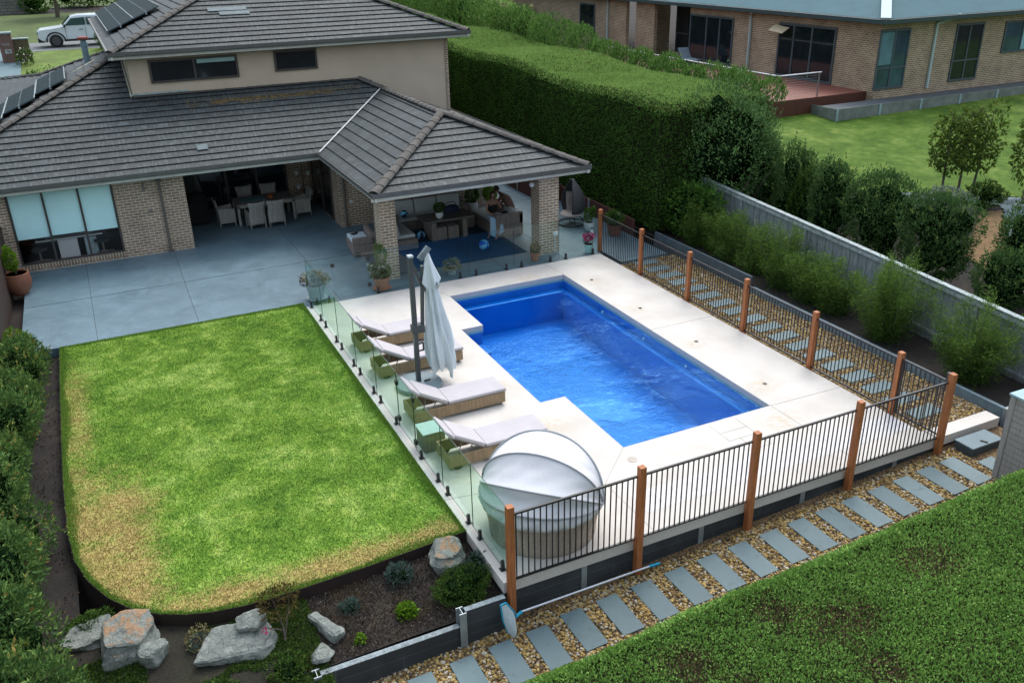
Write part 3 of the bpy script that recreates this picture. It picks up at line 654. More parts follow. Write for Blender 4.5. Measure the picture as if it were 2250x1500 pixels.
ords = ('first', 'second', 'third', 'fourth', 'fifth', 'sixth', 'seventh', 'eighth', 'ninth', 'tenth', 'eleventh', 'twelfth', 'thirteenth', 'fourteenth', 'fifteenth', 'sixteenth', 'seventeenth', 'eighteenth', 'nineteenth')
for i, (x, y) in enumerate(side_p):
    o = MB().box(0, .75, -.37, 0, -.05, .03).build('stepping_stone', bluestone, bevel=.006, loc=(x, y, -.10 + .006 * y)); o.rotation_euler = (0, 0, R(random.uniform(-.8, .8)))
    tag(o, 'blue-grey slab behind the black bars of the side fence, %s from the patio end' % ords[i], 'stepping stone', 'slabs of the side pebble path')

# ================================================================= WALLS BELOW THE DECK
fr_ = thing('retaining_wall', 'dark concrete sleeper retaining wall under the front edge of the pool deck', 'retaining wall', (0, -12.42, -.8))
MB().box(.0, 9.25, -.04, .04, -.3, .605).build('sleeper_panel', sleeper, fr_)
for x in (1.43, 3.72, 5.95, 8.2): MB().box(x - .05, x + .05, -.055, .0, -.3, .6).build('galvanised_post', galv, fr_)
lw = thing('retaining_wall', 'dark stepped concrete sleeper wall with chalky top edge holding the front garden bed', 'retaining wall', (-.7, -12.6, -.8))
MB().box(.0, .66, -.05, .05, -.3, .645).build('sleeper_panel', sleeper, lw)
MB().box(-2.2, -.1, -.05, .05, -.5, .385).build('sleeper_panel', sleeper, lw)
chalk = M('chalky_concrete', (.22, .26, .275), .9, .35, 14, .2, fine=50)
MB().box(.0, .66, -.048, .048, .647, .652).build('top_edge', chalk, lw); MB().box(-2.2, -.1, -.048, .048, .387, .392).build('top_edge', chalk, lw)
MB().box(-.11, .0, -.09, -.075, -.4, .66).box(-.11, .0, .06, .075, -.3, .66).box(-.06, -.05, -.075, .06, -.3, .66).build('galvanised_post', galv, lw)
MB().box(-2.31, -2.2, -.09, -.075, -.4, .42).box(-2.31, -2.2, .06, .075, -.3, .42).box(-2.26, -2.25, -.075, .06, -.3, .42).build('galvanised_post', galv, lw)
o = thing('retaining_wall', 'rusty brown metal retaining wall under the tall hedge beside the patio', 'retaining wall', (11, 5, 0))
MB().box(0, .06, -4.0, .9, -.2, .55).box(-.75, -.69, .9, 35, -.2, .7).box(-.75, .06, .9, .96, -.2, .62).build('metal_panel', M('oxblood_panel', (.075, .022, .016), .75, .2, 3), o)
for y in (-3.2, -1.2, .5, 3, 5.4, 7.8, 10): MB().box(-.78 if y > .9 else -.035, -.752 if y > .9 else -.002, y, y + .07, -.2, .72 if y > .9 else .58).build('galvanised_post', galv, o)
o = thing('retaining_wall', 'low grey concrete sleeper edge between side pebbles and fence bushes', 'retaining wall', (11.3, -6, -.1))
MB().box(0, .07, 1.5, 6.2, -.2, .42).build('sleeper_panel', M('blue_grey_sleeper', (.07, .10, .12), .8, .25, 4, .2), o)
MB().box(0, .09, -6.35, 1.5, -.2, .14).build('sleeper_panel', M('pale_blue_sleeper', (.14, .20, .23), .8, .2, 5, .2), o)
MB().box(-.04, .12, -6.47, -6.36, -.5, .18).build('galvanised_post', galv, o)

def pool_bars(p, q, n, z0=.05, z1=1.24, r=.0085, proud=.0):
    mb = MB(); p, q = Vector(p), Vector(q)
    mb.bar(p + Vector((0, 0, z1)), q + Vector((0, 0, z1)), .035, .032); mb.bar(p + Vector((0, 0, z0)), q + Vector((0, 0, z0)), .035, .028)
    for i in range(n):
        a = p.lerp(q, (i + .6) / (n + .2)); mb.box(a.x - r, a.x + r, a.y - r, a.y + r, z0 + .014, z1 - .014)
    return mb
def post(x, y, z0, z1, par):
    mb = MB().box(-.055, .055, -.055, .055, z0, z1)
    return mb.build('timber_post', post_m, par, bevel=.006, loc=(x, y, 0))
ff = thing('pool_fence', 'black bar pool fence on stained timber posts along the front of the deck', 'fence', (0, 0, 0))
fx = [.09, 2.37, 4.63, 6.92, 9.2]
for i, x in enumerate(fx): post(x, -12.58, -1.0, 1.43, ff)
for i in range(4):
    pool_bars((fx[i] + .055, -12.535, 0), (fx[i + 1] - .055, -12.535, 0), 21).build('bar_panel', black, ff)
sf = thing('pool_fence', 'black bar pool fence on stained timber posts between deck and side pebble path', 'fence', (0, 0, 0))
fy = [.2, -2.08, -4.37, -6.67, -8.99, -11.34]
for y in fy: post(9.27, y, -.4, 1.34, sf)
for i in range(5): pool_bars((9.27, fy[i] - .055, -.02), (9.27, fy[i + 1] + .055, -.02), 22, .04, 1.2).build('bar_panel', black, sf)
gt = thing('pool_gate', 'black bar gate closing the corner between the two timber-post fences', 'gate', (9.27, -11.9, 0))
gb = pool_bars((0, .47, 0), (0, -.56, 0), 9, .05, 1.2); gb.box(-.02, .02, .45, .5, .03, 1.22); gb.box(-.02, .02, -.6, -.55, .03, 1.22); gb.build('gate_frame', black, gt)
MB().box(-.04, .03, -.6, -.52, 1.0, 1.38).build('latch', black, gt)

# glass fences
def glass_panel(p, q, z0, z1, mat, par, name='glass_panel'):
    p, q = Vector((*p, 0)), Vector((*q, 0)); mb = MB(); d = (q - p).normalized(); nn = Vector((-d.y, d.x, 0)) * .006
    P = [p - nn, q - nn, q + nn, p + nn]; V = [(v.x, v.y, z) for z in (z0, z1) for v in P]
    mb.add(V, [(0, 1, 5, 4), (2, 3, 7, 6)], 0); mb.add(V, [(0, 3, 2, 1), (4, 5, 6, 7), (1, 2, 6, 5), (3, 0, 4, 7)], 1)
    return mb.build(name, [mat, glass_edge], par)
def spigot(x, y, par):
    mb = MB().box(-.05, .05, -.05, .05, 0, .012); mb.box(-.026, .026, -.03, .03, .012, .15); mb.obox((0, 0, .16), (.052, .045, .03))
    return mb.build('spigot', black, par, bevel=.004, loc=(x, y, 0))
lg = thing('glass_fence', 'frameless green-tinted glass pool fence along the edge of the lawn', 'fence', (0, 0, 0))
jy = [.1, -1.33, -2.82, -4.33, -5.85, -7.33, -8.3, -9.69, -11.04, -12.42]
for i in range(9):
    if i == 5: continue
    glass_panel((.125, jy[i] - .006), (.125, jy[i + 1] + .006), .05, 1.28, pool_glass, lg)
for y in (-.0, -1.09, -1.59, -2.6, -3.08, -4.1, -4.6, -5.62, -6.1, -7.12, -8.58, -9.45, -9.92, -10.85, -11.33, -12.2): spigot(.125, y if y else -.1, lg)
gg = thing('glass_gate', 'clear glass gate with black hinges in the lawn-side glass fence', 'gate', (.125, -7.8, 0))
glass_panel((0, .45), (0, -.48), .07, 1.26, pool_glass, gg)
for y, z in ((.46, 1.05), (.46, .25), (-.49, 1.12), (-.49, .2)): MB().box(-.03, .03, y - .045, y + .045, z - .05, z + .05).build('hinge', black, gg, bevel=.005)
bgf = thing('glass_fence', 'frameless glass pool fence between the patio and the far end of the pool', 'fence', (0, 0, 0))
bx = [.135, .84, 1.82, 3.31, 4.8, 6.25, 7.76, 9.2]
for i in range(7):
    if i == 1: continue
    glass_panel((bx[i] + .006, .08), (bx[i + 1] - .006, .08), .05, 1.25, pool_glass_grey, bgf)
for x in (.32, .66, 2.05, 3.05, 4.52, 5.02, 6.0, 6.5, 7.47, 8.0, 8.95): spigot(x, .08, bgf)
gg2 = thing('glass_gate', 'clear glass gate with black square hinges at the patio end of the pool', 'gate', (1.33, .08, 0))
glass_panel((-.48, 0), (.48, 0), .06, 1.25, pool_glass_grey, gg2)
for x, z in ((-.49, 1.02), (.49, 1.05), (.49, .3)): MB().box(x - .05, x + .05, -.03, .03, z - .05, z + .05).build('hinge', black, gg2, bevel=.005)

# timber paling fence on the right boundary
pf = thing('paling_fence', 'tall weathered grey timber paling fence on the right boundary', 'fence', (13, 0, 0))
def ftop(y): return 1.86 + .055 * y
ys_ = np.arange(3.4, -19, -.148)
mb = MB()
for i, y in enumerate(ys_):
    o_ = 0 if i % 2 else -.018
    zt_ = ftop(y) - .02; mb.box(o_, o_ + .016, y - .165 if i % 2 == 0 else y - .14, y, zt_ - 1.95, zt_)
mb.build('palings', paling_m, pf)
for y in np.arange(.9, -19, -2.75): MB().box(-.06, .03, y - .06, y + .06, ftop(y) - 2.1, ftop(y) + .0).build('fence_post', paling_m, pf)
mb = MB(); mb.bar((-.05, 3.4, ftop(3.4) - 1.25), (-.05, -19, ftop(-19) - 1.25), .045, .075); mb.bar((-.05, 3.4, ftop(3.4) - 1.8), (-.05, -19, ftop(-19) - 1.8), .045, .075)
mb.build('rail', M('pale_grey_rail', (.22, .25, .25), .8, .3, 6), pf)
mb = MB()
yy = 3.4
while yy > -19: mb.bar((-.02, yy, ftop(yy) + .012), (-.02, yy - 2.74, ftop(yy - 2.74) + .012), .15, .03); mb.bar((-.075, yy, ftop(yy) - .08), (-.075, yy - 2.74, ftop(yy - 2.74) - .08), .02, .10); yy -= 2.75
mb.build('capping', M('pale_capping', (.30, .36, .36), .75, .35, 7, fine=30), pf)
# dark fence at far left
lfn = thing('timber_fence', 'dark stained timber fence behind the big terracotta pot at the left wall', 'fence', (-7.25, 6.8, -.3))
mb = MB()
for i in range(60): mb.box(-.02, .005, -i * .14 - .13, -i * .14, 0, 1.75)
mb.build('palings', M('dark_stained_timber', (.035, .02, .014), .7, .3, 6), lfn); MB().box(-.05, .03, -8.4, 0, 1.75, 1.79).build('capping', M('dark_stained_timber'), lfn)
# slatted shed, lower right
sh_ = thing('slatted_shed', 'silvery timber-slatted shed with pale blue flat lid at the right end of the path', 'shed', (9.42, -13.63, -.3))
mb = MB()
for k in range(15): mb.box(.0, .02, -2.2, -.08, .02 + k * .113, .125 + k * .113)
mb.build('side_slats', shed_m, sh_)
mb = MB()
for k in range(15): mb.box(.08, 2.2, -.02, .0, .02 + k * .113, .125 + k * .113)
mb.build('back_slats', shed_m, sh_)
MB().box(-.02, .08, -.08, .02, 0, 1.7).build('corner_post', shed_m, sh_); MB().box(-.04, 2.25, -2.25, .04, 1.72, 1.76).build('lid', M('pale_blue_lid', (.26, .40, .44), .4, .12, 6), sh_)
MB().box(.021, 2.2, -2.2, -.021, 0, 1.7).build('lining', M('dark_lining', (.03, .03, .03), .9), sh_)
bxo = thing('equipment_box', 'low dark blue-grey box with black catch beside the end of the white deck strip', 'box', (9.62, -13.0, -.36))
MB().box(0, .82, 0, .4, 0, .25).build('box_body', M('slate_box', (.05, .07, .085), .6, .1, 3), bxo, bevel=.008); MB().box(-.01, .83, -.01, .41, .252, .285).build('lid', M('slate_lid', (.13, .19, .215), .6, .08, 3), bxo, bevel=.006)
MB().obox((.4, .08, .295), (.03, .13, .02), (0, 0, .5)).build('catch', black, bxo)

# ================================================================= HOUSE
T_ = .414
def clip_strip(poly, t0, t1):
    def cl(ps, t, keep_ge):
        out = []
        for i in range(len(ps)):
            a, b = ps[i], ps[(i + 1) % len(ps)]
            ia, ib = (a[1] >= t) == keep_ge or a[1] == t, (b[1] >= t) == keep_ge or b[1] == t
            if ia: out.append(a)
            if ia != ib: k = (t - a[1]) / (b[1] - a[1]); out.append((a[0] + (b[0] - a[0]) * k, t))
        return out
    p = cl(poly, t0, True)
    return cl(p, t1, False) if len(p) > 2 else []
def roof_plane(name, poly, z0, d0, dirv, parent, course=.34):
    """poly: plan points; height = z0 + T*(distance up-slope from d0 along dirv)"""
    dx, dy = dirv; ex, ey = -dy, dx; cosl = math.cos(math.atan(T_)); sl = math.sin(math.atan(T_))
    st = [(p[0] * ex + p[1] * ey, (p[0] * dx + p[1] * dy - d0) / cosl) for p in poly]
    tmax = max(s[1] for s in st); tmin = min(s[1] for s in st)
    V, F, UV, MI = [], [], [], []
    def P(s, t, h):
        r = t * cosl + d0 - h * sl
        return (s * ex + r * dx, s * ey + r * dy, z0 + t * sl + h * cosl)
    k0 = int(math.floor(tmin / course))
    for k in range(k0, int(tmax / course) + 2):
        t0 = k * course; t1 = t0 + course; q = clip_strip(st, max(t0, tmin), min(t1, tmax))
        if len(q) < 3: continue
        hh = lambda t: .046 - .034 * (t - t0) / course
        base = len(V); n = len(q)
        V += [P(s, t, hh(t)) for s, t in q]; F.append(tuple(base + i for i in range(n))); UV.append([(s + (k % 2) * .0, t) for s, t in q]); MI.append(0)
        lo = [s for s, t in q if abs(t - t0) < 1e-6]
        if len(lo) >= 2:
            a, b = min(lo), max(lo); base = len(V)
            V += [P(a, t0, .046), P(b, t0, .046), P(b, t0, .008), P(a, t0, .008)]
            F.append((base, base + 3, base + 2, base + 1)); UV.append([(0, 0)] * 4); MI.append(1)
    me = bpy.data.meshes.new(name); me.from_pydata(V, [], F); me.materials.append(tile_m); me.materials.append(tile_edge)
    me.polygons.foreach_set('material_index', MI); uv = me.uv_layers.new(name='UVMap')
    uv.data.foreach_set('uv', np.array([c for f in UV for c in f]).ravel())
    # make normals point up
    me.update()
    import bmesh
    bm = bmesh.new(); bm.from_mesh(me)
    for f in bm.faces:
        if f.material_index == 0 and f.normal.z < 0: f.normal_flip()
    bm.to_mesh(me); bm.free()
    o = bpy.data.objects.new(name, me); C.objects.link(o); o.parent = parent
    return o
def ridge(p, q, parent, mat=None, r=.13, mossy=False):
    p, q = Vector(p), Vector(q); L = (q - p).length; n = max(1, int(L / .36)); d = (q - p).normalized()
    side = d.cross(Vector((0, 0, 1))).normalized(); up = side.cross(d).normalized(); mb = MB()
    for i in range(n):
        a = p + d * (L * i / n); b = p + d * (L * (i + 1) / n + .03); o = len(mb.v); r0 = r * 1.08; r1 = r * .94; jz = random.uniform(-.004, .004)
        for e, rr in ((a, r0), (b, r1)):
            for ang in (-78, -45, -15, 15, 45, 78):
                th = R(ang); mb.v.append(tuple(e + side * math.sin(th) * rr * 1.15 + up * (math.cos(th) * rr * .8 - .01 + jz)))
        for k in range(5): mb.f.append((o + k, o + k + 1, o + 6 + k + 1, o + 6 + k)); mb.mi.append(0)
        mb.f.append(tuple(o + k for k in range(6))); mb.mi.append(1)
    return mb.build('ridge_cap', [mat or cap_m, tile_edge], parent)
H = thing('house', 'two-storey brown brick house with grey tiled hip roofs and beige upper wall', 'house', (0, 0, 0))
roofo = roof_plane('roof', [(-9.7, 6.4), (-2.8, 6.4), (-2.8, 13.3)], 2.62, 6.4, (0, 1), H)
roof_plane('roof', [(-2.8, 6.4), (2.3, 6.4), (5.62, 9.72), (5.0, 10.45), (-2.8, 10.45)], 2.62, 6.4, (0, 1), H)
roof_plane('roof', [(-9.7, 6.4), (-2.8, 13.3), (-2.8, 15.2), (-4.3, 17.2), (-5.6, 18.8), (-7.6, 25.5), (-9.7, 27)], 2.62, -9.7, (1, 0), H)
alf = roof_plane('roof', [(2.3, .5), (5.625, 3.825), (5.62, 9.72), (2.3, 6.4)], 2.62, 2.3, (1, 0), H)
roof_plane('roof', [(2.3, .5), (8.95, .5), (5.625, 3.825)], 2.62, .5, (0, 1), H)
roof_plane('roof', [(8.95, .5), (8.95, 10.45), (5.0, 10.45), (5.62, 9.72), (5.625, 3.825)], 2.62, -8.95, (-1, 0), H)
upro = roof_plane('roof', [(-3.25, 10.0), (9.2, 10.0), (2.975, 16.225)], 5.75, 10.0, (0, 1), H)
roof_plane('roof', [(-3.25, 10.0), (2.975, 16.225), (2.975, 21.8), (-3.25, 28)], 5.75, -3.25, (1, 0), H)
roof_plane('roof', [(9.2, 10.0), (9.2, 28), (2.975, 21.8), (2.975, 16.225)], 5.75, -9.2, (-1, 0), H)
zz = lambda d: 2.67 + d * T_
ridge((-9.75, 6.35, 2.66), (-2.82, 13.28, zz(6.9)), roofo); ridge((2.27, .47, 2.68), (5.625, 3.825, zz(3.325)), alf); ridge((8.98, .47, 2.68), (5.625, 3.825, zz(3.325)), alf)
ridge((5.625, 3.83, zz(3.32)), (5.62, 9.8, zz(3.32)), alf, r=.11); ridge((5.6, 9.75, zz(3.34)), (5.0, 10.4, zz(4.02)), roofo)
ridge((-3.28, 9.97, 5.8), (2.975, 16.225, 8.37), upro); ridge((9.23, 9.97, 5.8), (2.975, 16.225, 8.37), upro)
ridge((-2.82, 15.2, 5.48), (-4.3, 17.2, 4.88), roofo, r=.1); ridge((-4.3, 17.2, 4.88), (-5.6, 18.8, 4.34), roofo, r=.1); ridge((-5.6, 18.8, 4.34), (-7.6, 25.5, 3.52), roofo, r=.1)
ridge((-2.75, 10.42, 4.33), (5.0, 10.42, 4.33), roofo, M('dark_flashing', (.06, .058, .052), .8, .2, 4), r=.07)
# lichen, valley flashing, pale replaced tiles
def lichen(p, q, w_, n, par, sz=.03):
    P = []
    for i in range(n):
        k = random.random(); s = random.gauss(0, .35); P.append((p[0] + (q[0] - p[0]) * k, p[1] + (q[1] - p[1]) * k + s * w_, p[2] + (q[2] - p[2]) * k + s * w_ * T_ + .012))
    P = np.array(P); keep = fbm(P, 2.1, 3) > -.15; P = P[keep]
    a = rng.uniform(0, 6.28, len(P)); s = rng.uniform(.3, 1, len(P)) * sz
    V = np.concatenate([P[:, None] + np.stack([np.cos(a + k * 1.257) * s, np.sin(a + k * 1.257) * s * .9, np.sin(a + k * 1.257) * s * .37], 1)[:, None] for k in range(5)], 1).reshape(-1, 3)
    struct(np_obj('lichen', V, np.arange(len(P) * 5).reshape(-1, 5), moss_m, par), 'stuff')
lichen((-1.2, 9.75, 4.06), (4.9, 9.9, 4.12), .38, 700, roofo, .022); lichen((-.4, 9.7, 4.04), (3.8, 9.75, 4.06), .2, 900, roofo, .022)
lichen((2.36, .62, 2.74), (2.62, .84, 2.86), .15, 200, alf, .03); lichen((-3.1, 10.15, 5.92), (-2.6, 10.5, 6.05), .2, 160, upro, .03)
mb = MB(); mb.bar((2.3, 6.4, 2.70), (5.60, 9.70, 2.70 + 3.3 * T_), .045, .025); mb.build('valley_flashing', M('white_valley_sealant', (.62, .64, .64), .6, .15, 20), alf)
for (x, y, wx, wd, pz, yy0) in ((-1.2, 7.35, .33, .31, 2.62, 6.4), (.95, 12.45, 1.35, .3, 5.75, 10.0), (1.15, 12.15, 1.05, .28, 5.75, 10.0), (.3, 13.4, .8, .3, 5.75, 10.)):
    a = math.atan(T_); MB().obox((x, y, pz + (y - yy0) * T_ + .066), (wx, wd / math.cos(a) * .9, .006), (a * .93, 0, 0)).build('replacement_tile', M('pale_tile', (.10, .14, .15), .7, .2, 6), upro if pz > 4 else roofo)
# gutters + fascia
def eave(p, q, z, par=H, out=(0, -1)):
    ox, oy = out; mb = MB(); fb = MB()
    P = lambda e, o_, zz_: (e[0] + ox * o_, e[1] + oy * o_, z + zz_)
    a, b = p, q
    prof = [(-.02, .0), (.10, .0), (.125, .03), (.125, -.085), (.115, -.10), (.0, -.10)]
    prof2 = [(0, -.01), (.10, -.01), (.118, .04), (.128, .04), (.128, -.075), (.112, -.10), (0, -.10)]
    V = [P(e, o_, h) for e in (a, b) for o_, h in prof2]; n = len(prof2)
    mb.add(V, [(i, (i + 1) % n, n + (i + 1) % n, n + i) for i in range(n)] + [tuple(range(n)), tuple(range(n, 2 * n))[::-1]])
    mb.build('gutter', gutter_m, par)
    pf2 = [(-.03, -.105), (.04, -.105), (.04, -.20), (-.03, -.20)]; V = [P(e, o_, h) for e in (a, b) for o_, h in pf2]
    fb.add(V, [(0, 1, 5, 4), (1, 2, 6, 5), (2, 3, 7, 6), (3, 0, 4, 7), (0, 3, 2, 1), (4, 5, 6, 7)]); fb.build('fascia', fascia_m, par)
eave((-9.7, 6.42), (2.3, 6.42), 2.66); eave((2.32, 6.5), (2.32, .42), 2.66, out=(-1, 0)); eave((2.2, .52), (9.05, .52), 2.66); eave((8.93, .4), (8.93, 14), 2.66, out=(1, 0))
eave((-3.35, 10.02), (9.3, 10.02), 5.79); eave((-3.23, 28), (-3.23, 9.9), 5.79, out=(-1, 0)); eave((9.18, 9.9), (9.18, 28), 5.79, out=(1, 0))
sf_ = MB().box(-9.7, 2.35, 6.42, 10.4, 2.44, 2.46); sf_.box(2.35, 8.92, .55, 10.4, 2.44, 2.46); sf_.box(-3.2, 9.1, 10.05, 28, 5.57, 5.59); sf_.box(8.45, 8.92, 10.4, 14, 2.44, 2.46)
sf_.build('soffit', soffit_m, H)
# walls
wl = MB()
wl.box(-9.6, -6.97, 6.85, 7.09, -.3, 2.44); wl.box(-6.97, -4.05, 6.85, 7.09, -.3, .06); wl.box(-6.97, -4.05, 6.852, 7.088, 2.40, 2.44); wl.box(-4.05, -1.98, 6.85, 7.09, -.3, 2.44)
wl.box(-2.22, -1.98, 7.09, 10.9, -.3, 2.44); wl.box(2.02, 3.0, 10.9, 11.1, -.3, 2.44); wl.box(-9.6, -9.36, 7.09, 26, -.3, 2.44)
wl.box(2.86, 8.45, 6.7, 6.94, -.3, 2.44); wl.box(2.86, 3.1, 6.94, 7.55, -.3, 2.44); wl.box(2.86, 3.1, 10.3, 10.9, -.3, 2.44); wl.box(8.21, 8.45, 6.94, 28, -.3, 2.44)
wl.box(8.3, 8.5, 10.6, 28, 2.46, 5.57)
wl.build('brick_wall', brick, H)
MB().box(-6.97, -4.05, 6.83, 7.09, .06, .2).build('window_sill_course', brick_soldier, H)
uw = MB(); uw.box(-2.8, 8.44, 10.5, 10.7, 2.5, 5.57); uw.box(-2.8, -2.6, 10.7, 28, 2.5, 5.57); uw.build('upper_wall', render_wall, H)
MB().box(8.44, 8.56, 10.46, 10.598, 2.5, 5.57).build('corner_bricks', brick, H)
for x0, x1, y0, y1 in ((2.98, 3.0, 0, 0),):
    pass
pl = MB().box(2.52, 2.99, .95, 1.45, -.02, 2.44); pl.build('brick_pillar', brick, H); MB().box(7.45, 8.12, .76, 1.3, -.02, 2.44).build('brick_pillar', brick, H)
MB().box(-2.81, -2.64, 6.80, 6.85, 2.3, 2.46).tube([(-2.72, 6.80, 2.35), (-2.72, 6.80, .0)], .042, 12).box(-2.8, -2.64, 6.77, 6.85, -.01, .06).build('downpipe', pipe_m, H, smooth=40)
MB().tube([(2.55, 1.5, 2.4), (2.55, 1.52, .0)], .04, 12).build('downpipe', pipe_m, H, smooth=40); MB().tube([(3.02, 6.62, 2.4), (3.02, 6.62, .0)], .045, 12).build('downpipe', pipe_m, H, smooth=40)
MB().tube([(-3.18, 6.80, 2.05), (-3.18, 6.80, 2.28)], .045, 12).build('wall_light', alu, H, smooth=40)
MB().lathe([(.0, 0), (.055, .01), (.06, .05), (.03, .07), (0, .07)], 14).build('tap', alu, H, smooth=40, loc=(-3.1, 6.8, 1.42)).rotation_euler = (R(90), 0, 0)
for x, y in ((3.15, .72 + .93), ): pass
MB().lathe([(0, -.09), (.075, -.05), (.08, .05), (0, .10)], 14).build('speaker', white_m, H, smooth=50, loc=(7.38, 1.1, 2.15))
MB().obox((8.0, .745, .62), (.17, .05, .11)).obox((7.98, .745, .3), (.02, .03, .55)).build('power_outlet', white_m, H, bevel=.01)
MB().obox((3.25, 6.67, .85), (.12, .03, .08)).build('power_outlet', white_m, H, bevel=.01)
for x_ in (-6.1, ): pass
def window(x0, x1, y, z0, z1, par, divs, fm=darkframe, gm=window_dark, fw=.07, depth=.06, axis='x', hz=(), name='window'):
    """frame in a wall facing -y (axis x) or -x (axis y); divs = mullion positions 0..1"""
    def B(mb, a0, a1, d0, d1, c0, c1, mi=0):
        return mb.box(a0, a1, y + d0, y + d1, c0, c1, mi) if axis == 'x' else mb.box(y + d0, y + d1, a0, a1, c0, c1, mi)
    f = MB(); B(f, x0, x1, -depth, .0, z1 - fw, z1); B(f, x0, x1, -depth, .0, z0, z0 + fw); B(f, x0, x0 + fw, -depth + .001, .0, z0 + fw, z1 - fw); B(f, x1 - fw, x1, -depth + .001, .0, z0 + fw, z1 - fw)
    for d in divs: xm = x0 + (x1 - x0) * d; B(f, xm - fw * .5, xm + fw * .5, -depth + .002, 0, z0 + fw, z1 - fw)
    for hh in hz: zm = z0 + (z1 - z0) * hh; B(f, x0 + fw, x1 - fw, -depth + .003, 0, zm - fw * .4, zm + fw * .4)
    fo = f.build(name, fm, par)
    p = MB(); B(p, x0 + fw * .9, x1 - fw * .9, -depth * .45, -depth * .35, z0 + fw * .9, z1 - fw * .9); p.build('pane', gm, fo)
    return fo
window(-2.15, .75, 10.5, 4.72, 5.47, H, (.5,)); window(2.0, 3.52, 10.5, 4.80, 5.50, H, ())
o = MB().box(-.60, .66, 10.46, 10.466, 5.27, 5.40).build('roller_blind', M('pale_cyan_blind', (.33, .52, .52), .8, .05, 3), H)
w1 = window(-6.97, -4.05, 6.93, .2, 2.42, H, (.333, .667), gm=clear_glass, fw=.06)
bl = M('white_blind', (.62, .95, .97), .8, .04, 1.2)
bs = MB()
for i, (x0, x1, zb_) in enumerate(((-6.90, -6.02, .98), (-5.98, -5.04, 1.0), (-5.0, -4.12, .98))): bs.box(x0, x1, 6.935, 6.945, zb_, 2.36)
bs.build('roller_blind', bl, H)
rm = MB().box(-7.4, -3.6, 7.1, 9.6, .05, .06).box(-7.4, -3.6, 9.6, 9.7, .05, 2.44).box(-7.5, -7.4, 7.1, 9.7, .05, 2.44).box(-3.6, -3.5, 7.1, 9.7, .05, 2.44)
rm.build('office_room', M('dark_brown_interior', (.04, .022, .016), .7, .2, 2), H)
dsk = thing('desk', 'white desk with side cabinet seen under the office blinds', 'desk', (-5.9, 7.45, .06)); MB().box(-.0, .55, 0, .5, 0, .62).build('cabinet', white_m, dsk); MB().box(-.6, 1.3, -.05, .55, .65, .69).build('desk_top', white_m, dsk); MB().box(.75, 1.1, .0, .5, 0.0, .6).build('side_panel', M('pale_grey_panel', (.32, .42, .44), .6), dsk)
def office_chair(x, y, lab):
    t_ = thing('office_chair', lab, 'office chair', (x, y, .06), 0, 'office chairs behind the blinds')
    for k in range(5):
        a = k * 1.257 + .3; MB().bar((0, 0, .12), (.3 * math.cos(a), .3 * math.sin(a), .07), .045, .03).lathe([(0, 0), (.03, .01), (.03, .05), (0, .06)], 8, (.3 * math.cos(a), .3 * math.sin(a), 0)).build('leg', alu, t_)
    MB().tube([(0, 0, .1), (0, 0, .42)], .03, 8).build('stem', alu, t_); MB().lathe([(0, 0), (.24, .02), (.24, .08), (0, .1)], 18, (0, 0, .42)).build('seat', dark_cloth, t_, smooth=50)
    MB().obox((0, .22, .8), (.42, .06, .5)).build('backrest', dark_cloth, t_, bevel=.03)
office_chair(-6.45, 7.3, 'dark office chair with star base behind the left window pane'); office_chair(-4.65, 7.4, 'dark office chair with star base behind the right window pane')
pp = MB().box(0, .25, 0, .18, 0, .02).build('paper', M('pale_blue_paper', (.5, .7, .75), .8), loc=(-5.35, 7.2, .062)); tag(pp, 'pale blue sheet lying on the dark office floor', 'paper')
# recess: back wall glazing, side door
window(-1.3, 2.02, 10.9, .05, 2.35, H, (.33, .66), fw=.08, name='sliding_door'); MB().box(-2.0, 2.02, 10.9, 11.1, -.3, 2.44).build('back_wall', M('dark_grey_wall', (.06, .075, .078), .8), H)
window(7.55, 10.3, 2.86, .03, 2.35, H, (.5,), axis='y', fw=.08, name='sliding_door')
MB().box(2.86, 3.1, 7.55, 10.3, 2.35, 2.44).build('lintel', darkframe, H)
MB().box(-2.81, -2.805, 10.5, 13.2, 4.45, 5.5).build('flashing', M('cream_flashing', (.36, .35, .26), .6), H)
MB().box(-2.9, -2.8, 10.42, 10.49, 4.37, 4.42).box(-2.8, -1.0, 10.42, 10.49, 4.385, 4.43).build('flashing', M('pale_grey_flashing', (.30, .38, .38), .5, .3, 6), H)
mb = MB(); mb.bar((-2.86, 10.35, 4.36), (-2.86, 13.2, 5.54), .05, .05); mb.build('flashing', M('cream_flashing'), H)
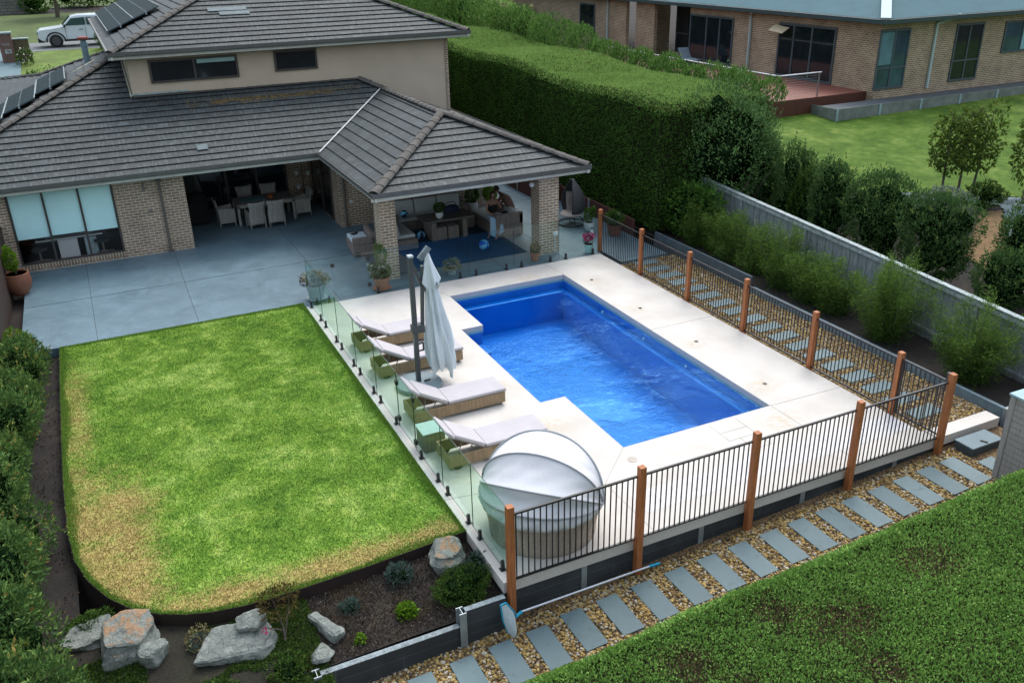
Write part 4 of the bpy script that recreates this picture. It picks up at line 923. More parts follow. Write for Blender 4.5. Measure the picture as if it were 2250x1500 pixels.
# flue + solar panels
fl = MB().lathe([(.11, -.3), (.11, .55), (.13, .55), (.13, .68), (.10, .7), (.10, .78)], 16, (0, 0, 0)); flo = fl.build('flue', M('blue_grey_flue', (.15, .24, .27), .5, .1, 4), H, smooth=40, loc=(-3.9, 15.4, 5.05))
MB().lathe([(.17, .78), (.19, .8), (.19, .87), (.1, .9), (0, .9)], 14).build('cowl', M('red_brown_cowl', (.20, .06, .045), .7, .3, 6), flo, smooth=40)
MB().obox((0, -.1, -.02), (.5, .55, .03), (0, -.39, 0)).build('flashing', M('black_flashing', (.025, .028, .028), .8), flo)
MB().obox((-.15, -.75, -.06), (.9, .1, .03), (0, -.39, .3)).build('flashing', M('cream_flashing'), flo)
def solar(x0, y0, wx, wy, ze, xe):
    z = lambda x: ze + (x - xe) * T_ + .2
    mb = MB(); a = [(x0, y0, z(x0)), (x0 + wx, y0, z(x0 + wx)), (x0 + wx, y0 + wy, z(x0 + wx)), (x0, y0 + wy, z(x0))]; dn = Vector((.038 * .4, 0, -.038))
    mb.add(a + [tuple(Vector(p) + dn) for p in a], [(0, 1, 2, 3)], 0); mb.add(a + [tuple(Vector(p) + dn) for p in a], [(0, 4, 5, 1), (1, 5, 6, 2), (2, 6, 7, 3), (3, 7, 4, 0), (4, 7, 6, 5)], 1)
    o = mb.build('solar_panel', [solar_m, greyframe], H)
    for i in (1, 3):
        p, q = Vector(a[i]), Vector(a[(i + 1) % 4]); up_ = Vector((0, 0, .004)); MB().bar(p + up_, q + up_, .03, .012).build('frame_rail', M('silver_frame', (.20, .26, .26), .6, .05), o)
    cl = MB()
    for k in range(7):
        yk = y0 + wy * (k + .5) / 7; xm = x0 + wx * .5; cl.obox((xm, yk, z(xm) + .012), (.022, .03, .012))
    cl.build('clips', M('white_clip', (.6, .65, .65), .5), o)
    br = MB()
    br.obox((x0 + wx * .5, y0 - .02, z(x0 + wx * .5) - .05), (.06, .05, .1)); br.build('bracket', galv, o)
for i in range(2):
    for j in range(7): solar(-3.0 + i * .98, 15.7 + j * 1.705, .975, 1.7, 5.75, -3.25)
for i in range(4):
    for j in range(2): solar(-5.75 - i * 1.02, 12.3 - .9 * i + j * 1.9 , 1.0, 1.88, 2.62, -9.7)

# ================================================================= NEIGHBOUR HOUSE
N = thing('house', 'single-storey brick house with pale blue corrugated roof beyond the fence', 'house', (0, 0, 0))
zb, ze = 2.4, 5.42
nw = MB(); nw.box(27.32, 75, 6.95, 7.2, zb - .9, ze); nw.box(27.32, 27.55, 7.2, 20.85, zb - .9, ze); nw.box(27.32, 27.55, 24.3, 26.3, zb - .9, ze); nw.box(27.32, 27.55, 27.4, 60, zb - .9, ze)
nw.box(29.6, 29.8, 26.3, 27.4, zb - .9, ze); nw.box(27.55, 29.8, 26.2, 26.3, zb - .9, ze)
nw.build('brick_wall', brick_nb, N)
MB().box(28.9, 29.1, 20.85, 24.3, zb, ze).box(27.32, 29, 20.76, 20.85, zb, ze).build('alcove_wall', brick_nb, N)
window(27.18, 28.97, 6.95, 2.5, 5.02, N, (.5,), greyframe, window_blue, .09, hz=(.36,)); window(31.85, 33.65, 6.95, 2.5, 5.02, N, (.5,), greyframe, window_dark, .09, hz=(.36,)); window(35.08, 37.6, 6.95, 3.55, 4.97, N, (.5,), greyframe, window_blue, .08)
MB().box(27.3, 28.05, 6.915, 6.923, 3.55, 4.9).build('curtain', M('pale_teal_curtain', (.10, .22, .25), .8, .2, 2), N); MB().box(36.35, 37.5, 6.91, 6.918, 3.65, 4.88).build('curtain', M('cyan_curtain', (.22, .45, .48), .8, .1, 2), N)
window(9.56, 13.4, 27.32, 2.42, 4.92, N, (.4, .72), greyframe, window_dark, .1, axis='y', name='sliding_door')
window(16.9, 20.7, 27.32, 2.5, 4.9, N, (.3, .6), greyframe, window_dark, .1, axis='y', name='sliding_door')
window(21.0, 24.2, 28.9, 2.5, 5.1, N, (.3,), greyframe, window_dark, .1, axis='y', hz=(.4,)); window(31.2, 33.2, 27.32, 3.0, 4.9, N, (), greyframe, window_dark, .1, axis='y')
MB().obox((26.9, 13.0, 4.65), (.5, .95, .03), (.1, -.5, 0)).build('awning', M('cream_awning', (.50, .42, .28), .8, .1, 3), N)
for (x, y) in ((30.5, 6.88), (27.24, 15.5), (27.24, 29.5)):
    z_ = ze - .3
    d_ = (0, -.0, 0)
    MB().box(x - .05, x + .05, y - .04, y + .04, zb - .05, z_).build('downpipe', M('pale_blue_pipe', (.40, .52, .52), .5, .05, 3), N)
    if x > 30: MB().bar((x + .0, y, z_), (x + .75, y - .45, ze - .05), .08, .08).box(x + .7, x + .85, y - .5, y - .38, ze - .1, ze + .1).build('gutter_pop', M('pale_blue_pipe'), N)
    else: MB().bar((x, y, z_), (x - .4, y - .45, ze - .05), .08, .08).build('gutter_pop', M('pale_blue_pipe'), N)
# corrugated roof: two visible slopes + barge capping at the hip
def corrugated(poly, zf, dirv, par):
    mb = MB(); e = (-dirv[1], dirv[0]); ss = [p[0] * e[0] + p[1] * e[1] for p in poly]; s0, s1 = min(ss), max(ss); k = int((s1 - s0) / .19)
    V = []; F = []
    def span(s):
        xs_ = []
        for i in range(len(poly)):
            a, b = poly[i], poly[(i + 1) % len(poly)]; sa, sb = a[0] * e[0] + a[1] * e[1], b[0] * e[0] + b[1] * e[1]
            if (sa - s) * (sb - s) <= 0 and sa != sb:
                q = (s - sa) / (sb - sa); xs_.append(((a[0] + (b[0] - a[0]) * q), (a[1] + (b[1] - a[1]) * q)))
        dd = [p[0] * dirv[0] + p[1] * dirv[1] for p in xs_]
        return (min(dd), max(dd)) if dd else None
    pts = []
    for i in range(k * 2 + 1):
        s = s0 + 1e-4 + (s1 - s0 - 2e-4) * i / (2 * k); r = span(s)
        if r is None: continue
        h = .02 if i % 2 else -.02
        for d in r:
            x, y = s * e[0] + d * dirv[0], s * e[1] + d * dirv[1]; V.append((x, y, zf(d) + h))
    for i in range(len(V) // 2 - 1): F.append((2 * i, 2 * i + 1, 2 * i + 3, 2 * i + 2))
    return mb.add(V, F).build('roof', metalroof, par)
Tn = .40
corrugated([(26.9, 6.5), (80, 6.5), (80, 18), (38.4, 18)], lambda d: ze + .08 + (d - 6.5) * Tn, (0, 1), N)
nr = corrugated([(26.9, 6.5), (38.4, 18), (38.4, 60), (26.9, 60)], lambda d: ze + .08 + (d - 26.9) * Tn, (1, 0), N)
mb = MB(); mb.bar((26.85, 6.45, ze + .12), (38.4, 18, ze + .12 + 11.5 * Tn), .42, .06); mb.build('hip_cap', M('pale_cyan_cap', (.26, .40, .43), .5, .06), nr)
eg = MB(); eg.box(26.75, 26.95, 6.35, 60, ze - .12, ze + .06); eg.box(26.95, 80, 6.35, 6.55, ze - .12, ze + .06); eg.build('gutter', M('dark_teal_gutter', (.035, .065, .07), .4, .1), N)
MB().box(26.9, 80, 6.5, 7.0, ze - .13, ze - .11).box(26.9, 27.4, 7.0, 60, ze - .13, ze - .11).build('soffit', M('dark_soffit', (.06, .07, .07), .8), N)
dkn = thing('timber_deck', 'raised red-brown timber deck with wire railing beside the neighbouring house', 'deck', (22.15, 7.36, 0))
db = MB()
for i in range(36): db.box(.0 + i * .144, .138 + i * .144, 0.03 if i < 31 else .03, 22, zb - .03, zb)
db.build('deck_boards', decking_m, dkn); MB().box(-.03, 5.18, 0, .03, 1.45, zb - .002).box(-.03, 0, .03, 22, 1.45, zb - .002).build('fascia', deckfascia_m, dkn); MB().box(.3, 5.0, .3, 21.8, 1.2, zb - .04).build('subframe', black, dkn)
rl = thing('wire_railing', 'stainless rail with posts and horizontal wires on the red timber deck', 'railing', (22.25, 7.46, zb))
MB().tube([(0, 0, 1.02), (0, 16, 1.02)], .03, 8).tube([(0, 0, 1.02), (2.35, 0, 1.02)], .03, 8).build('handrail', M('steel_rail', (.55, .58, .62), .3, .05, metal=.4), rl, smooth=50)
for (x, y) in ((0, 0), (2.25, 0), (0, 2.0), (0, 4.6), (0, 7.2), (0, 9.8)): MB().box(x - .022, x + .022, y - .022, y + .022, 0, 1.0).build('rail_post', alu, rl)
wr = MB()
for k in range(9): wr.bar((0, 0, .1 + k * .1), (0, 16, .1 + k * .1), .008, .008); wr.bar((0, 0, .1 + k * .1), (2.25, 0, .1 + k * .1), .008, .008)
wr.build('wires', galv, rl)
rp = thing('raised_path', 'grey concrete sleeper-edged path along the neighbouring brick wall', 'raised path', (24.2, 5.92, 0))
MB().box(.0, 50, .0, 1.0, 2.07, 2.1).box(.0, .06, 0.0, 1.44, 1.3, 2.08).build('paving', M('dark_grey_paving', (.075, .09, .10), .8, .15, 1.5, fine=20), rp); MB().box(.061, 50, -.04, .02, 1.2, 2.11).build('sleeper_panel', M('mossy_concrete', (.16, .19, .17), .85, .3, 2, .2), rp); MB().box(-.03, -.001, 0, 1.44, 1.3, 2.11).build('sleeper_panel', M('mossy_concrete'), rp)
for i in range(8): MB().box(-.05 + i * 2.45, .06 + i * 2.45, -.07, -.045, 1.2, 2.12).build('galvanised_post', M('pale_blue_galv', (.26, .38, .40), .5), rp)
ch = thing('sun_lounger', 'blue-grey folding lounger on the neighbouring red deck', 'sun lounger', (25.9, 18.6, zb), R(80)); MB().obox((0, 0, .35), (1.2, .6, .06)).build('seat', M('slate_fabric', (.09, .13, .16), .8), ch); MB().obox((.75, 0, .6), (.7, .6, .06), (0, -.8, 0)).build('backrest', M('slate_fabric'), ch); MB().box(-.5, -.45, -.25, .25, 0, .33).build('leg', black, ch); MB().box(.5, .55, -.25, .25, 0, .33).build('leg', black, ch)

# ================================================================= POOLSIDE FURNITURE
def lounger(y, label, first=[None]):
    if first[0] is not None: return copy_thing(first[0], (.42, y, 0), label=label)
    t_ = thing('sun_lounger', label, 'sun lounger', (.42, y, 0), 0, 'wicker sun loungers beside the pool'); first[0] = t_
    f = MB(); f.box(0, 2.02, 0, .045, .06, .30).box(0, 2.02, .635, .68, .06, .30).box(1.975, 2.02, .045, .635, .06, .30).box(0, .045, .045, .635, .06, .30)
    f.box(.74, 1.97, .05, .63, .24, .295); f.build('wicker_frame', wick_honey, t_, bevel=.012)
    for x in (.06, 1.94):
        for yy in (.06, .62): MB().lathe([(.015, 0), (.02, .03), (.014, .07)], 8, (x, yy, 0)).build('foot', alu, t_)
    MB().lathe([(0, -.02), (.11, -.018), (.11, .018), (0, .02)], 20).build('wheel', black, t_, smooth=40, loc=(.18, .02, .11)).rotation_euler = (R(90), 0, 0)
    MB().lathe([(0, -.02), (.11, -.018), (.11, .018), (0, .02)], 20).build('wheel', black, t_, smooth=40, loc=(.18, .66, .11)).rotation_euler = (R(90), 0, 0)
    br = MB(); P0 = Vector((.76, 0, .30)); P1 = Vector((.06, 0, .70))
    for yy in (.04, .64): br.bar(P0 + Vector((0, yy, 0)), P1 + Vector((0, yy, 0)), .03, .03)
    for k in range(5): q = P0.lerp(P1, .1 + k * .21); br.bar(q + Vector((0, .04, 0)), q + Vector((0, .64, 0)), .03, .02)
    br.build('backrest_frame', alu, t_)
    sb = MB()
    for yy in (.08, .60): MB().tube([(.52, yy, .44), (.40, yy, .20)], .011, 6).build('backrest_strut', alu, t_); MB().tube([(.30, yy, .55), (.22, yy, .24)], .011, 6).build('backrest_strut', alu, t_)
    ms = MB().box(.76, 2.05, .01, .67, .305, .375); ms.build('mattress', cushion_m, t_, bevel=.022)
    a = math.atan2(.40, .70); L = math.hypot(.62, .36)
    mb = MB(); mb.obox((.445, .34, .53), (.68, .66, .07), (0, a, 0)); mb.build('back_cushion', cushion_m, t_, bevel=.022)
    mb = MB(); mb.obox((.06, .34, .745), (.24, .66, .06), (0, a + .25, 0)); mb.build('head_cushion', cushion_m, t_, bevel=.022)
    for yy in (.008, .672): MB().box(.77, 2.04, yy - .003, yy + .003, .312, .322).build('piping', piping_m, t_)
    return t_
lounger(-3.56, 'honey wicker sun lounger with white mattress farthest from the camera, nearest the patio')
lounger(-5.10, 'honey wicker sun lounger partly hidden behind the folded grey umbrella')
lounger(-7.40, 'honey wicker sun lounger beside the umbrella base, third from the patio')
lounger(-9.26, 'honey wicker sun lounger next to the round canopied daybed')
st_ = MB().box(-.22, .22, -.22, .22, 0, .40).build('side_table_body', wick_grey, None, bevel=.03)
sdt = thing('side_table', 'small pale square side table between the two nearest sun loungers', 'side table', (.45, -8.25, 0)); st_.parent = sdt
MB().box(-.24, .24, -.24, .24, .401, .425).build('table_top', M('pale_aqua_top', (.42, .55, .53), .3, .05, 3), sdt, bevel=.01)

um = thing('cantilever_umbrella', 'folded pale grey cantilever umbrella on a dark post between the sun loungers', 'umbrella', (1.11, -5.75, 0))
MB().lathe([(.0, .0), (.50, .01), (.52, .06), (.50, .10), (.16, .14), (.1, .14)], 40).build('base', M('slate_base', (.17, .23, .25), .5, .12, 4), um, smooth=40)
MB().box(-.045, .045, -.06, .06, .1, 2.98).build('post', M('charcoal_aluminium', (.05, .062, .07), .4, .1, 4), um, bevel=.008); chm = M('charcoal_aluminium')
MB().box(-.055, .055, -.07, .07, 2.98, 3.02).build('post_cap', M('pale_cap', (.3, .36, .38), .5), um)
mb = MB(); mb.bar((.02, 0, 2.86), (.25, 0, 2.2), .05, .07).bar((.25, 0, 2.75), (.17, 0, 1.35), .06, .09); mb.build('arm', chm, um)
MB().bar((.20, 0, 2.9), (.42, 0, 3.13), .09, .12).build('hub_cap', M('grey_hub', (.13, .17, .19), .5), um, bevel=.01)
MB().box(-.08, .2, -.09, .09, 1.28, 1.47).build('slider', chm, um, bevel=.02)
MB().bar((.05, 0, 1.0), (.16, 0, 1.02), .03, .03).bar((.16, 0, 1.02), (.16, 0, .84), .03, .03).bar((.16, 0, .84), (.05, 0, .84), .03, .03).build('crank', black, um)
MB().bar((.1, -.1, .15), (.2, -.2, .2), .03, .03).build('pedal', black, um)
# folded cloth: pleated cone, hem uneven
n = 96; rows = 34; V = []; F = []
for j in range(rows):
    k = j / (rows - 1)
    for i in range(n):
        a = 2 * math.pi * i / n
        hem = .30 + .14 * math.sin(a * 3 + 1.1) + .08 * math.sin(a * 7)
        z = 2.98 + (hem - 2.98) * k
        rr = .045 + .11 * min(1, k * 1.4) + .095 * k
        pl_ = .26 * math.sin(a * 8 + 1.2 * math.sin(k * 5)) + .16 * math.sin(a * 13 + 2 + k * 3)
        r_ = rr * (1 + pl_ * min(1, k * 2.2 + .15)) * (1 - .22 * max(0, k - .86) / .14)
        lean = .36 + .24 * k
        V.append((lean + r_ * math.cos(a) * (.9 + .25 * k), r_ * math.sin(a) * 1.0, z))
for j in range(rows - 1):
    for i in range(n): F.append((j * n + i, j * n + (i + 1) % n, (j + 1) * n + (i + 1) % n, (j + 1) * n + i))
MB().add(V, [f[::-1] for f in F]).build('canopy', umb_m, um, smooth=180)
V = []; F = []; rows = 8
for j in range(rows):
    k = j / (rows - 1)
    for i in range(n):
        a = 2 * math.pi * i / n; hem = 2.26 + .16 * math.sin(a * 4 + .5)
        z = 3.02 + (hem - 3.02) * k; r_ = (.045 + .13 * k) * (1 + .28 * math.sin(a * 4 + .5) * k + .15 * math.sin(a * 11) * k)
        V.append((.37 + .05 * k + r_ * math.cos(a), r_ * math.sin(a), z))
for j in range(rows - 1):
    for i in range(n): F.append((j * n + i, j * n + (i + 1) % n, (j + 1) * n + (i + 1) % n, (j + 1) * n + i))
MB().add(V, [f[::-1] for f in F]).build('vent_flap', umb_m, um, smooth=180)
MB().tube([(.72, -.1, .38), (.73, -.1, .26)], .015, 6).build('rib_tip', black, um)

# round daybed with folding canopy
db_ = thing('round_daybed', 'round wicker daybed under a pale grey folding canopy in the front corner of the deck', 'daybed', (1.19, -11.48, 0))
wb = MB(); prof = [(.86, 0), (.885, .02), (.90, .2), (.93, .4), (.985, .56), (1.0, .60)]
n = 96; o_ = 0; V = []; F = []
for r_, z in prof:
    for j in range(n): a = 2 * math.pi * j / n; V.append((r_ * math.cos(a), r_ * math.sin(a), z))
for i in range(len(prof) - 1):
    for j in range(n): F.append((i * n + j, i * n + (j + 1) % n, (i + 1) * n + (j + 1) % n, (i + 1) * n + j))
F.append(tuple((len(prof) - 1) * n + j for j in range(n)))
wo = MB().add(V, F).build('wicker_base', wick_bed, db_, smooth=60)
uvl = wo.data.uv_layers[0].data
for p_ in wo.data.polygons:
    for li in p_.loop_indices:
        v_ = wo.data.vertices[wo.data.loops[li].vertex_index].co; uvl[li].uv = ((math.atan2(v_.y, v_.x) % 6.2832) * .95, v_.z)
# skirt (gathered cover over the rim)
V = []; F = []; n = 160
for j, (r_, z) in enumerate(((.955, .60), (1.015, .61), (1.03, .68), (1.01, .76), (.96, .83), (.86, .88), (.5, .92), (.02, .93))):
    for i in range(n):
        a = 2 * math.pi * i / n; wob = .012 * math.sin(a * 31 + j * 1.3) + .014 * math.sin(a * 17 - j * 2.1 + math.sin(a * 5)) + .008 * math.sin(a * 47)
        kk = 1 if 1 <= j <= 5 else .3; V.append(((r_ + wob * kk) * math.cos(a), (r_ + wob * kk) * math.sin(a), z + wob * kk * .9))
for j in range(7):
    for i in range(n): F.append((j * n + i, j * n + (i + 1) % n, (j + 1) * n + (i + 1) % n, (j + 1) * n + i))
MB().add(V, F).build('cover', canopy_m, db_, smooth=180)
# canopy: hoops pivoting about an axis; fabric panels between them
ax = R(-45); pa = Vector((math.cos(ax), math.sin(ax), 0)); pb = Vector((-math.sin(ax), math.cos(ax), 0))
def hoop(elev, k, rad=1.02, hz=.66):
    th = math.pi * k; d = pb * math.cos(elev) + Vector((0, 0, 1)) * math.sin(elev)
    return Vector((0, 0, hz)) + pa * (-math.cos(th) * rad) + d * (math.sin(th) * rad)
els = [R(e) for e in (72, 112, 146, 168)]
dbk = [R(18), R(72)]
for s in range(4):
    if s == 3: els = dbk + els[:0]; s = 0
    V = []; F = []; m_, n_ = 14, 40
    for i in range(m_ + 1):
        u_ = i / m_
        for j in range(n_ + 1):
            k = j / n_; e = els[s] + (els[s + 1] - els[s]) * u_; sag = 1 + .012 * mnoise.noise(Vector((k * 5, u_ * 3, s))) - .075 * math.sin(math.pi * u_) * math.sin(math.pi * k) + .006 * math.sin(k * 40 + u_ * 9) * math.sin(math.pi * u_)
            V.append(hoop(e, k, 1.02 * sag))
    for i in range(m_):
        for j in range(n_): a = i * (n_ + 1) + j; F.append((a, a + 1, a + n_ + 2, a + n_ + 1))
    MB().add(V, F).build('canopy_panel', canopy_m, db_, smooth=180)
els = [R(e) for e in (72, 112, 146, 168)]
for e in els: MB().tube([hoop(e, k / 40, 1.03) for k in range(41)], .016, 8).build('hoop', M('hoop_seam', (.36, .38, .40), .8, .05, 5), db_, smooth=60)

# pool net
pn = thing('pool_net', 'bright blue leaf skimmer net on a long silver pole lying against the front wall', 'pool net', (0, -12.78, -.5))
MB().tube([(.16, .03, .08), (2.55, .12, .00)], .017, 10).build('pole', M('silver_pole', (.55, .6, .66), .3, .04, metal=.3), pn, smooth=50); MB().tube([(2.55, .12, .0), (2.76, .13, -.02)], .024, 10).build('grip', bluep, pn, smooth=50)
MB().tube([(-.20, -.03, .40), (-.12, -.04, .42), (0, -.03, .22), (.06, 0, .08), (.0, -.06, -.02), (-.10, -.04, -.16), (-.17, -.03, .1), (-.20, -.03, .40)], .014, 8).tube([(.05, .0, .05), (.18, .03, .08)], .026, 8).build('frame', bluep, pn, smooth=60)
V = []; 
top = [(-.19, -.03, .38), (-.12, -.05, .40), (0, -.04, .20), (.04, -.02, .06), (-.01, -.06, -.02), (-.10, -.05, -.15), (-.16, -.04, .08)]
c_ = Vector((-.03, -.13, -.18)); V = [Vector(p) for p in top] + [Vector(p) * .45 + c_ * .55 + Vector((.02, -.03, -.06)) for p in top] + [c_]
F = [(i, (i + 1) % 7, 7 + (i + 1) % 7, 7 + i) for i in range(7)] + [(7 + i, 7 + (i + 1) % 7, 14) for i in range(7)]
MB().add(V, F).build('mesh_bag', M('white_mesh', (.50, .60, .64), .8, .08, 20), pn, smooth=60)

# ================================================================= POTS AND PLANTS
def blob_leaves(name, c, r, n, mat, par, size=.05, aspect=.5, clumps=6, up=.4, seed=0, shape=(1, 1, 1), core=True, tone_bias=0, jitter=.7, sprigs=True):
    """clumpy crown: leaf cards over several overlapping lobes"""
    rs = np.random.default_rng(seed + 5); c = np.array(c, float); sh_a = np.array(shape, float)
    cc = [np.zeros(3)] + [rs.normal(0, 1, 3) for _ in range(clumps)]
    cc = [v / (np.linalg.norm(v) + 1e-9) * .52 * rs.uniform(.6, 1.15) if i else v for i, v in enumerate(cc)]; cr = [.72] + [rs.uniform(.34, .56) for _ in range(clumps)]
    P, N, Tn_ = [], [], []
    per = np.array([q * q for q in cr]); per = (per / per.sum() * n * 1.5).astype(int)
    for q, rr, k in zip(cc, cr, per):
        d = rs.normal(0, 1, (k, 3)); d /= np.linalg.norm(d, axis=1)[:, None]; p_ = q + d * rr * rs.uniform(.78, 1.08, (k, 1))
        P.append(p_); N.append(d); 
    P = np.concatenate(P); N = np.concatenate(N)
    keep = np.ones(len(P), bool)
    for q, rr in zip(cc, cr): keep &= np.linalg.norm(P - q, axis=1) > rr * .74
    P, N = P[keep], N[keep]
    tone = rs.random(len(P)) * .6 + .25 * (fbm(P * r, 5 / max(r, .2), seed) + .5) + tone_bias
    N = N / np.maximum(np.linalg.norm(N, axis=1), 1e-6)[:, None]
    if sprigs and len(P) > 60:                          # shoots that break the outline
        k_ = max(6, len(P) // 55); ids = rs.integers(0, len(P), k_); SP, SN, ST = [], [], []
        for q in ids:
            d = N[q] + np.array([0, 0, .8]) + rs.normal(0, .3, 3); d /= np.linalg.norm(d); L_ = rs.uniform(.08, .26); m_ = 9
            SP.append(P[q] + d * (np.linspace(0, 1, m_)[:, None] * L_) + rs.normal(0, .012, (m_, 3))); SN.append(np.tile(d, (m_, 1))); ST.append(rs.uniform(.5, 1, m_))
        P = np.concatenate([P] + SP); N = np.concatenate([N] + SN); tone = np.concatenate([tone] + ST)
    P = P * r * sh_a + c
    o = leaves(name, P, N, mat, par, size, aspect, up, tone, jitter)
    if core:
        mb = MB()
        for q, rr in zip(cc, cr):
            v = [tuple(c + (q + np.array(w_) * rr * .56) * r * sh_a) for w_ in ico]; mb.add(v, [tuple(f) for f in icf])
        mb.build('filler_core', core_m, par)  # solid dark lobes added behind the leaf cards to stop see-through
    return o
def pot(name, label, x, y, r, h, mat, group=None, bulge=0, saucer=False, z=0, cat='potted plant'):
    t_ = thing(name, label, cat, (x, y, z), 0, group)
    pr = [(r * .68, 0), (r * (.85 + bulge), h * .5), (r, h * .92), (r * 1.07, h * .93), (r * 1.07, h), (r * .95, h), (r * .93, h * .9), (0, h * .9)] if not bulge else [(r * .6, 0), (r * .95, h * .3), (r * 1.08, h * .6), (r * 1.0, h * .9), (r * .98, h), (r * .88, h), (r * .86, h * .92), (0, h * .92)]
    MB().lathe(pr, 28).build('pot', mat, t_, smooth=40)
    if saucer: MB().lathe([(r * .9, -.0), (r * 1.12, .02), (r * 1.12, .035), (r * .8, .03), (0, .03)], 24).build('saucer', mat, t_, smooth=40)
    MB().lathe([(0, h * .93), (r * .9, h * .93)][::-1], 16).build('soil', soil_m, t_)
    return t_
t_ = pot('potted_plant', 'leafy green plant in big round terracotta pot by the office window', -7.0, 4.95, .34, .62, M('rust_terracotta', (.22, .09, .05), .6, .2, 4, .1), bulge=1)
blob_leaves('foliage', (-.05, .05, 1.0), .34, 900, L_lime, t_, .07, .55, 5, .6, 31, (.6, .6, 1.3), core=False); MB().tube([(0, 0, .5), (.02, 0, .9)], .012, 6).tube([(.05, .05, .5), (-.03, .1, 1.1)], .01, 6).build('stem', bark_m, t_)
t_ = pot('potted_plant', 'terracotta pot of white flowers and tall feathery green beside the glass gate', 2.25, .38, .24, .36, terracotta, saucer=True)
blob_leaves('foliage', (0, 0, .55), .36, 1500, L_mid, t_, .05, .4, 6, .5, 2, (1.1, 1.1, .7)); blob_leaves('foliage', (.05, .05, .95), .30, 900, L_feather, t_, .06, .25, 4, .8, 3, (.7, .7, 1.3), core=False); blob_leaves('flowers', (0, 0, .56), .38, 130, L_white, t_, .03, .9, 6, .5, 2, (1.1, 1.1, .75), core=False)
t_ = pot('potted_plant', 'terracotta pot of pale succulent stems against the far brick pillar', 7.12, .42, .15, .26, terracotta, saucer=False)
blob_leaves('foliage', (0, 0, .40), .18, 350, L_dry, t_, .06, .4, 4, .8, 4, (1, 1, .9), core=False); blob_leaves('foliage', (0, 0, .36), .16, 250, L_mid, t_, .06, .4, 4, .8, 5, (1, 1, .9), core=False)
t_ = pot('potted_plant', 'small pale blue pot with magenta flowers next to the corner fence post', 8.92, .28, .15, .27, M('pale_blue_glaze', (.38, .60, .62), .3, .05, 4))
blob_leaves('foliage', (0, 0, .38), .17, 300, L_purple, t_, .05, .5, 4, .8, 6, core=False); blob_leaves('flowers', (-.02, 0, .50), .21, 330, L_pink, t_, .035, .9, 5, .6, 7, (1.2, 1, .6), core=False)
t_ = pot('potted_plant', 'pale grey pot of dusty pink and cream flowers behind the lawn-side glass', .42, .5, .26, .42, M('pale_grey_pot', (.26, .33, .35), .7, .1, 5), saucer=True)
blob_leaves('foliage', (0, 0, .56), .34, 1100, L_silver, t_, .05, .35, 6, .5, 8, (1.1, 1.1, .6)); blob_leaves('flowers', (0, 0, .6), .40, 600, L_dry, t_, .03, .8, 6, .5, 9, (1.25, 1.1, .55), core=False); blob_leaves('flowers', (-.3, 0, .52), .14, 150, L_purple, t_, .03, .8, 3, .5, 10, core=False)
t_ = pot('potted_plant', 'dry yellow-flowered plant just behind the glass by the far pool end', 4.42, .48, .16, .2, M('pale_grey_pot'))
blob_leaves('foliage', (0, 0, .3), .30, 1000, L_dry, t_, .045, .5, 7, .5, 12, (1.1, 1.0, .75), core=False); blob_leaves('foliage', (0, 0, .28), .24, 300, L_mid, t_, .045, .5, 7, .5, 13, core=False)
t_ = pot('potted_plant', 'white round pot with a dark leafy plant behind the corner fence post', 10.05, 2.2, .17, .3, white_pot, bulge=1)
blob_leaves('foliage', (0, 0, .55), .2, 350, L_dark, t_, .08, .5, 4, .8, 14, (1, 1, 1.3), core=False)
t_ = pot('potted_plant', 'clipped round shrub in terracotta pot behind the side fence bars', 10.55, 1.4, .25, .36, M('rust_terracotta'))
blob_leaves('foliage', (0, 0, .58), .42, 1800, L_dark, t_, .035, .5, 3, .4, 15, (1, 1, .65))
ct = thing('watering_can', 'small white bottle standing by the corner fence post', 'bottle', (9.75, 1.5, 0)); MB().lathe([(.06, 0), (.065, .02), (.065, .2), (.03, .27), (.03, .3), (0, .3)], 14).build('bottle_body', white_m, ct, smooth=40)
ct.name = 'bottle'; MB().lathe([(.034, .3), (.034, .33), (0, .33)], 10).build('cap', black, ct)

# ================================================================= COVERED PATIO FURNITURE
sofa_w = wick_grey
def sofa(name, label, x, y, rz, L_, cush, arms=(1, 1), back=True, dep=.85):
    t_ = thing('outdoor_sofa', label, 'sofa', (x, y, 0), rz)
    f = MB().box(-L_ / 2, L_ / 2, -dep / 2, dep / 2, .03, .34)
    if back: f.box(-L_ / 2, L_ / 2, dep / 2 - .14, dep / 2, .34, .74)
    for s, on in ((-1, arms[0]), (1, arms[1])):
        if on: f.box(min(s * L_ / 2, s * (L_ / 2 - .16)), max(s * L_ / 2, s * (L_ / 2 - .16)), -dep / 2, dep / 2 - .14, .34, .62)
    f.build('wicker_frame', sofa_w, t_, bevel=.02)
    MB().box(-L_ / 2 + .17, L_ / 2 - .17, -dep / 2 + .02, dep / 2 - .16, .345, .46).build('seat_cushion', cream, t_, bevel=.04)
    for k in range(cush):
        w_ = (L_ - .36) / cush; xk = -L_ / 2 + .18 + w_ * (k + .5); MB().obox((xk, dep / 2 - .24, .68), (w_ * .97, .16, .50), (R(-12), 0, R(random.uniform(-3, 3)))).build('back_cushion', cream, t_, bevel=.06)
    return t_
sofa('s', 'long taupe wicker sofa with three cream back cushions along the rear of the lounge set', 5.55, 5.45, 0, 2.9, 3, (1, 1))
sofa('s', 'taupe wicker sofa section between the near pillar and the low table', 3.95, 4.15, R(90), 2.0, 1, (0, 1))
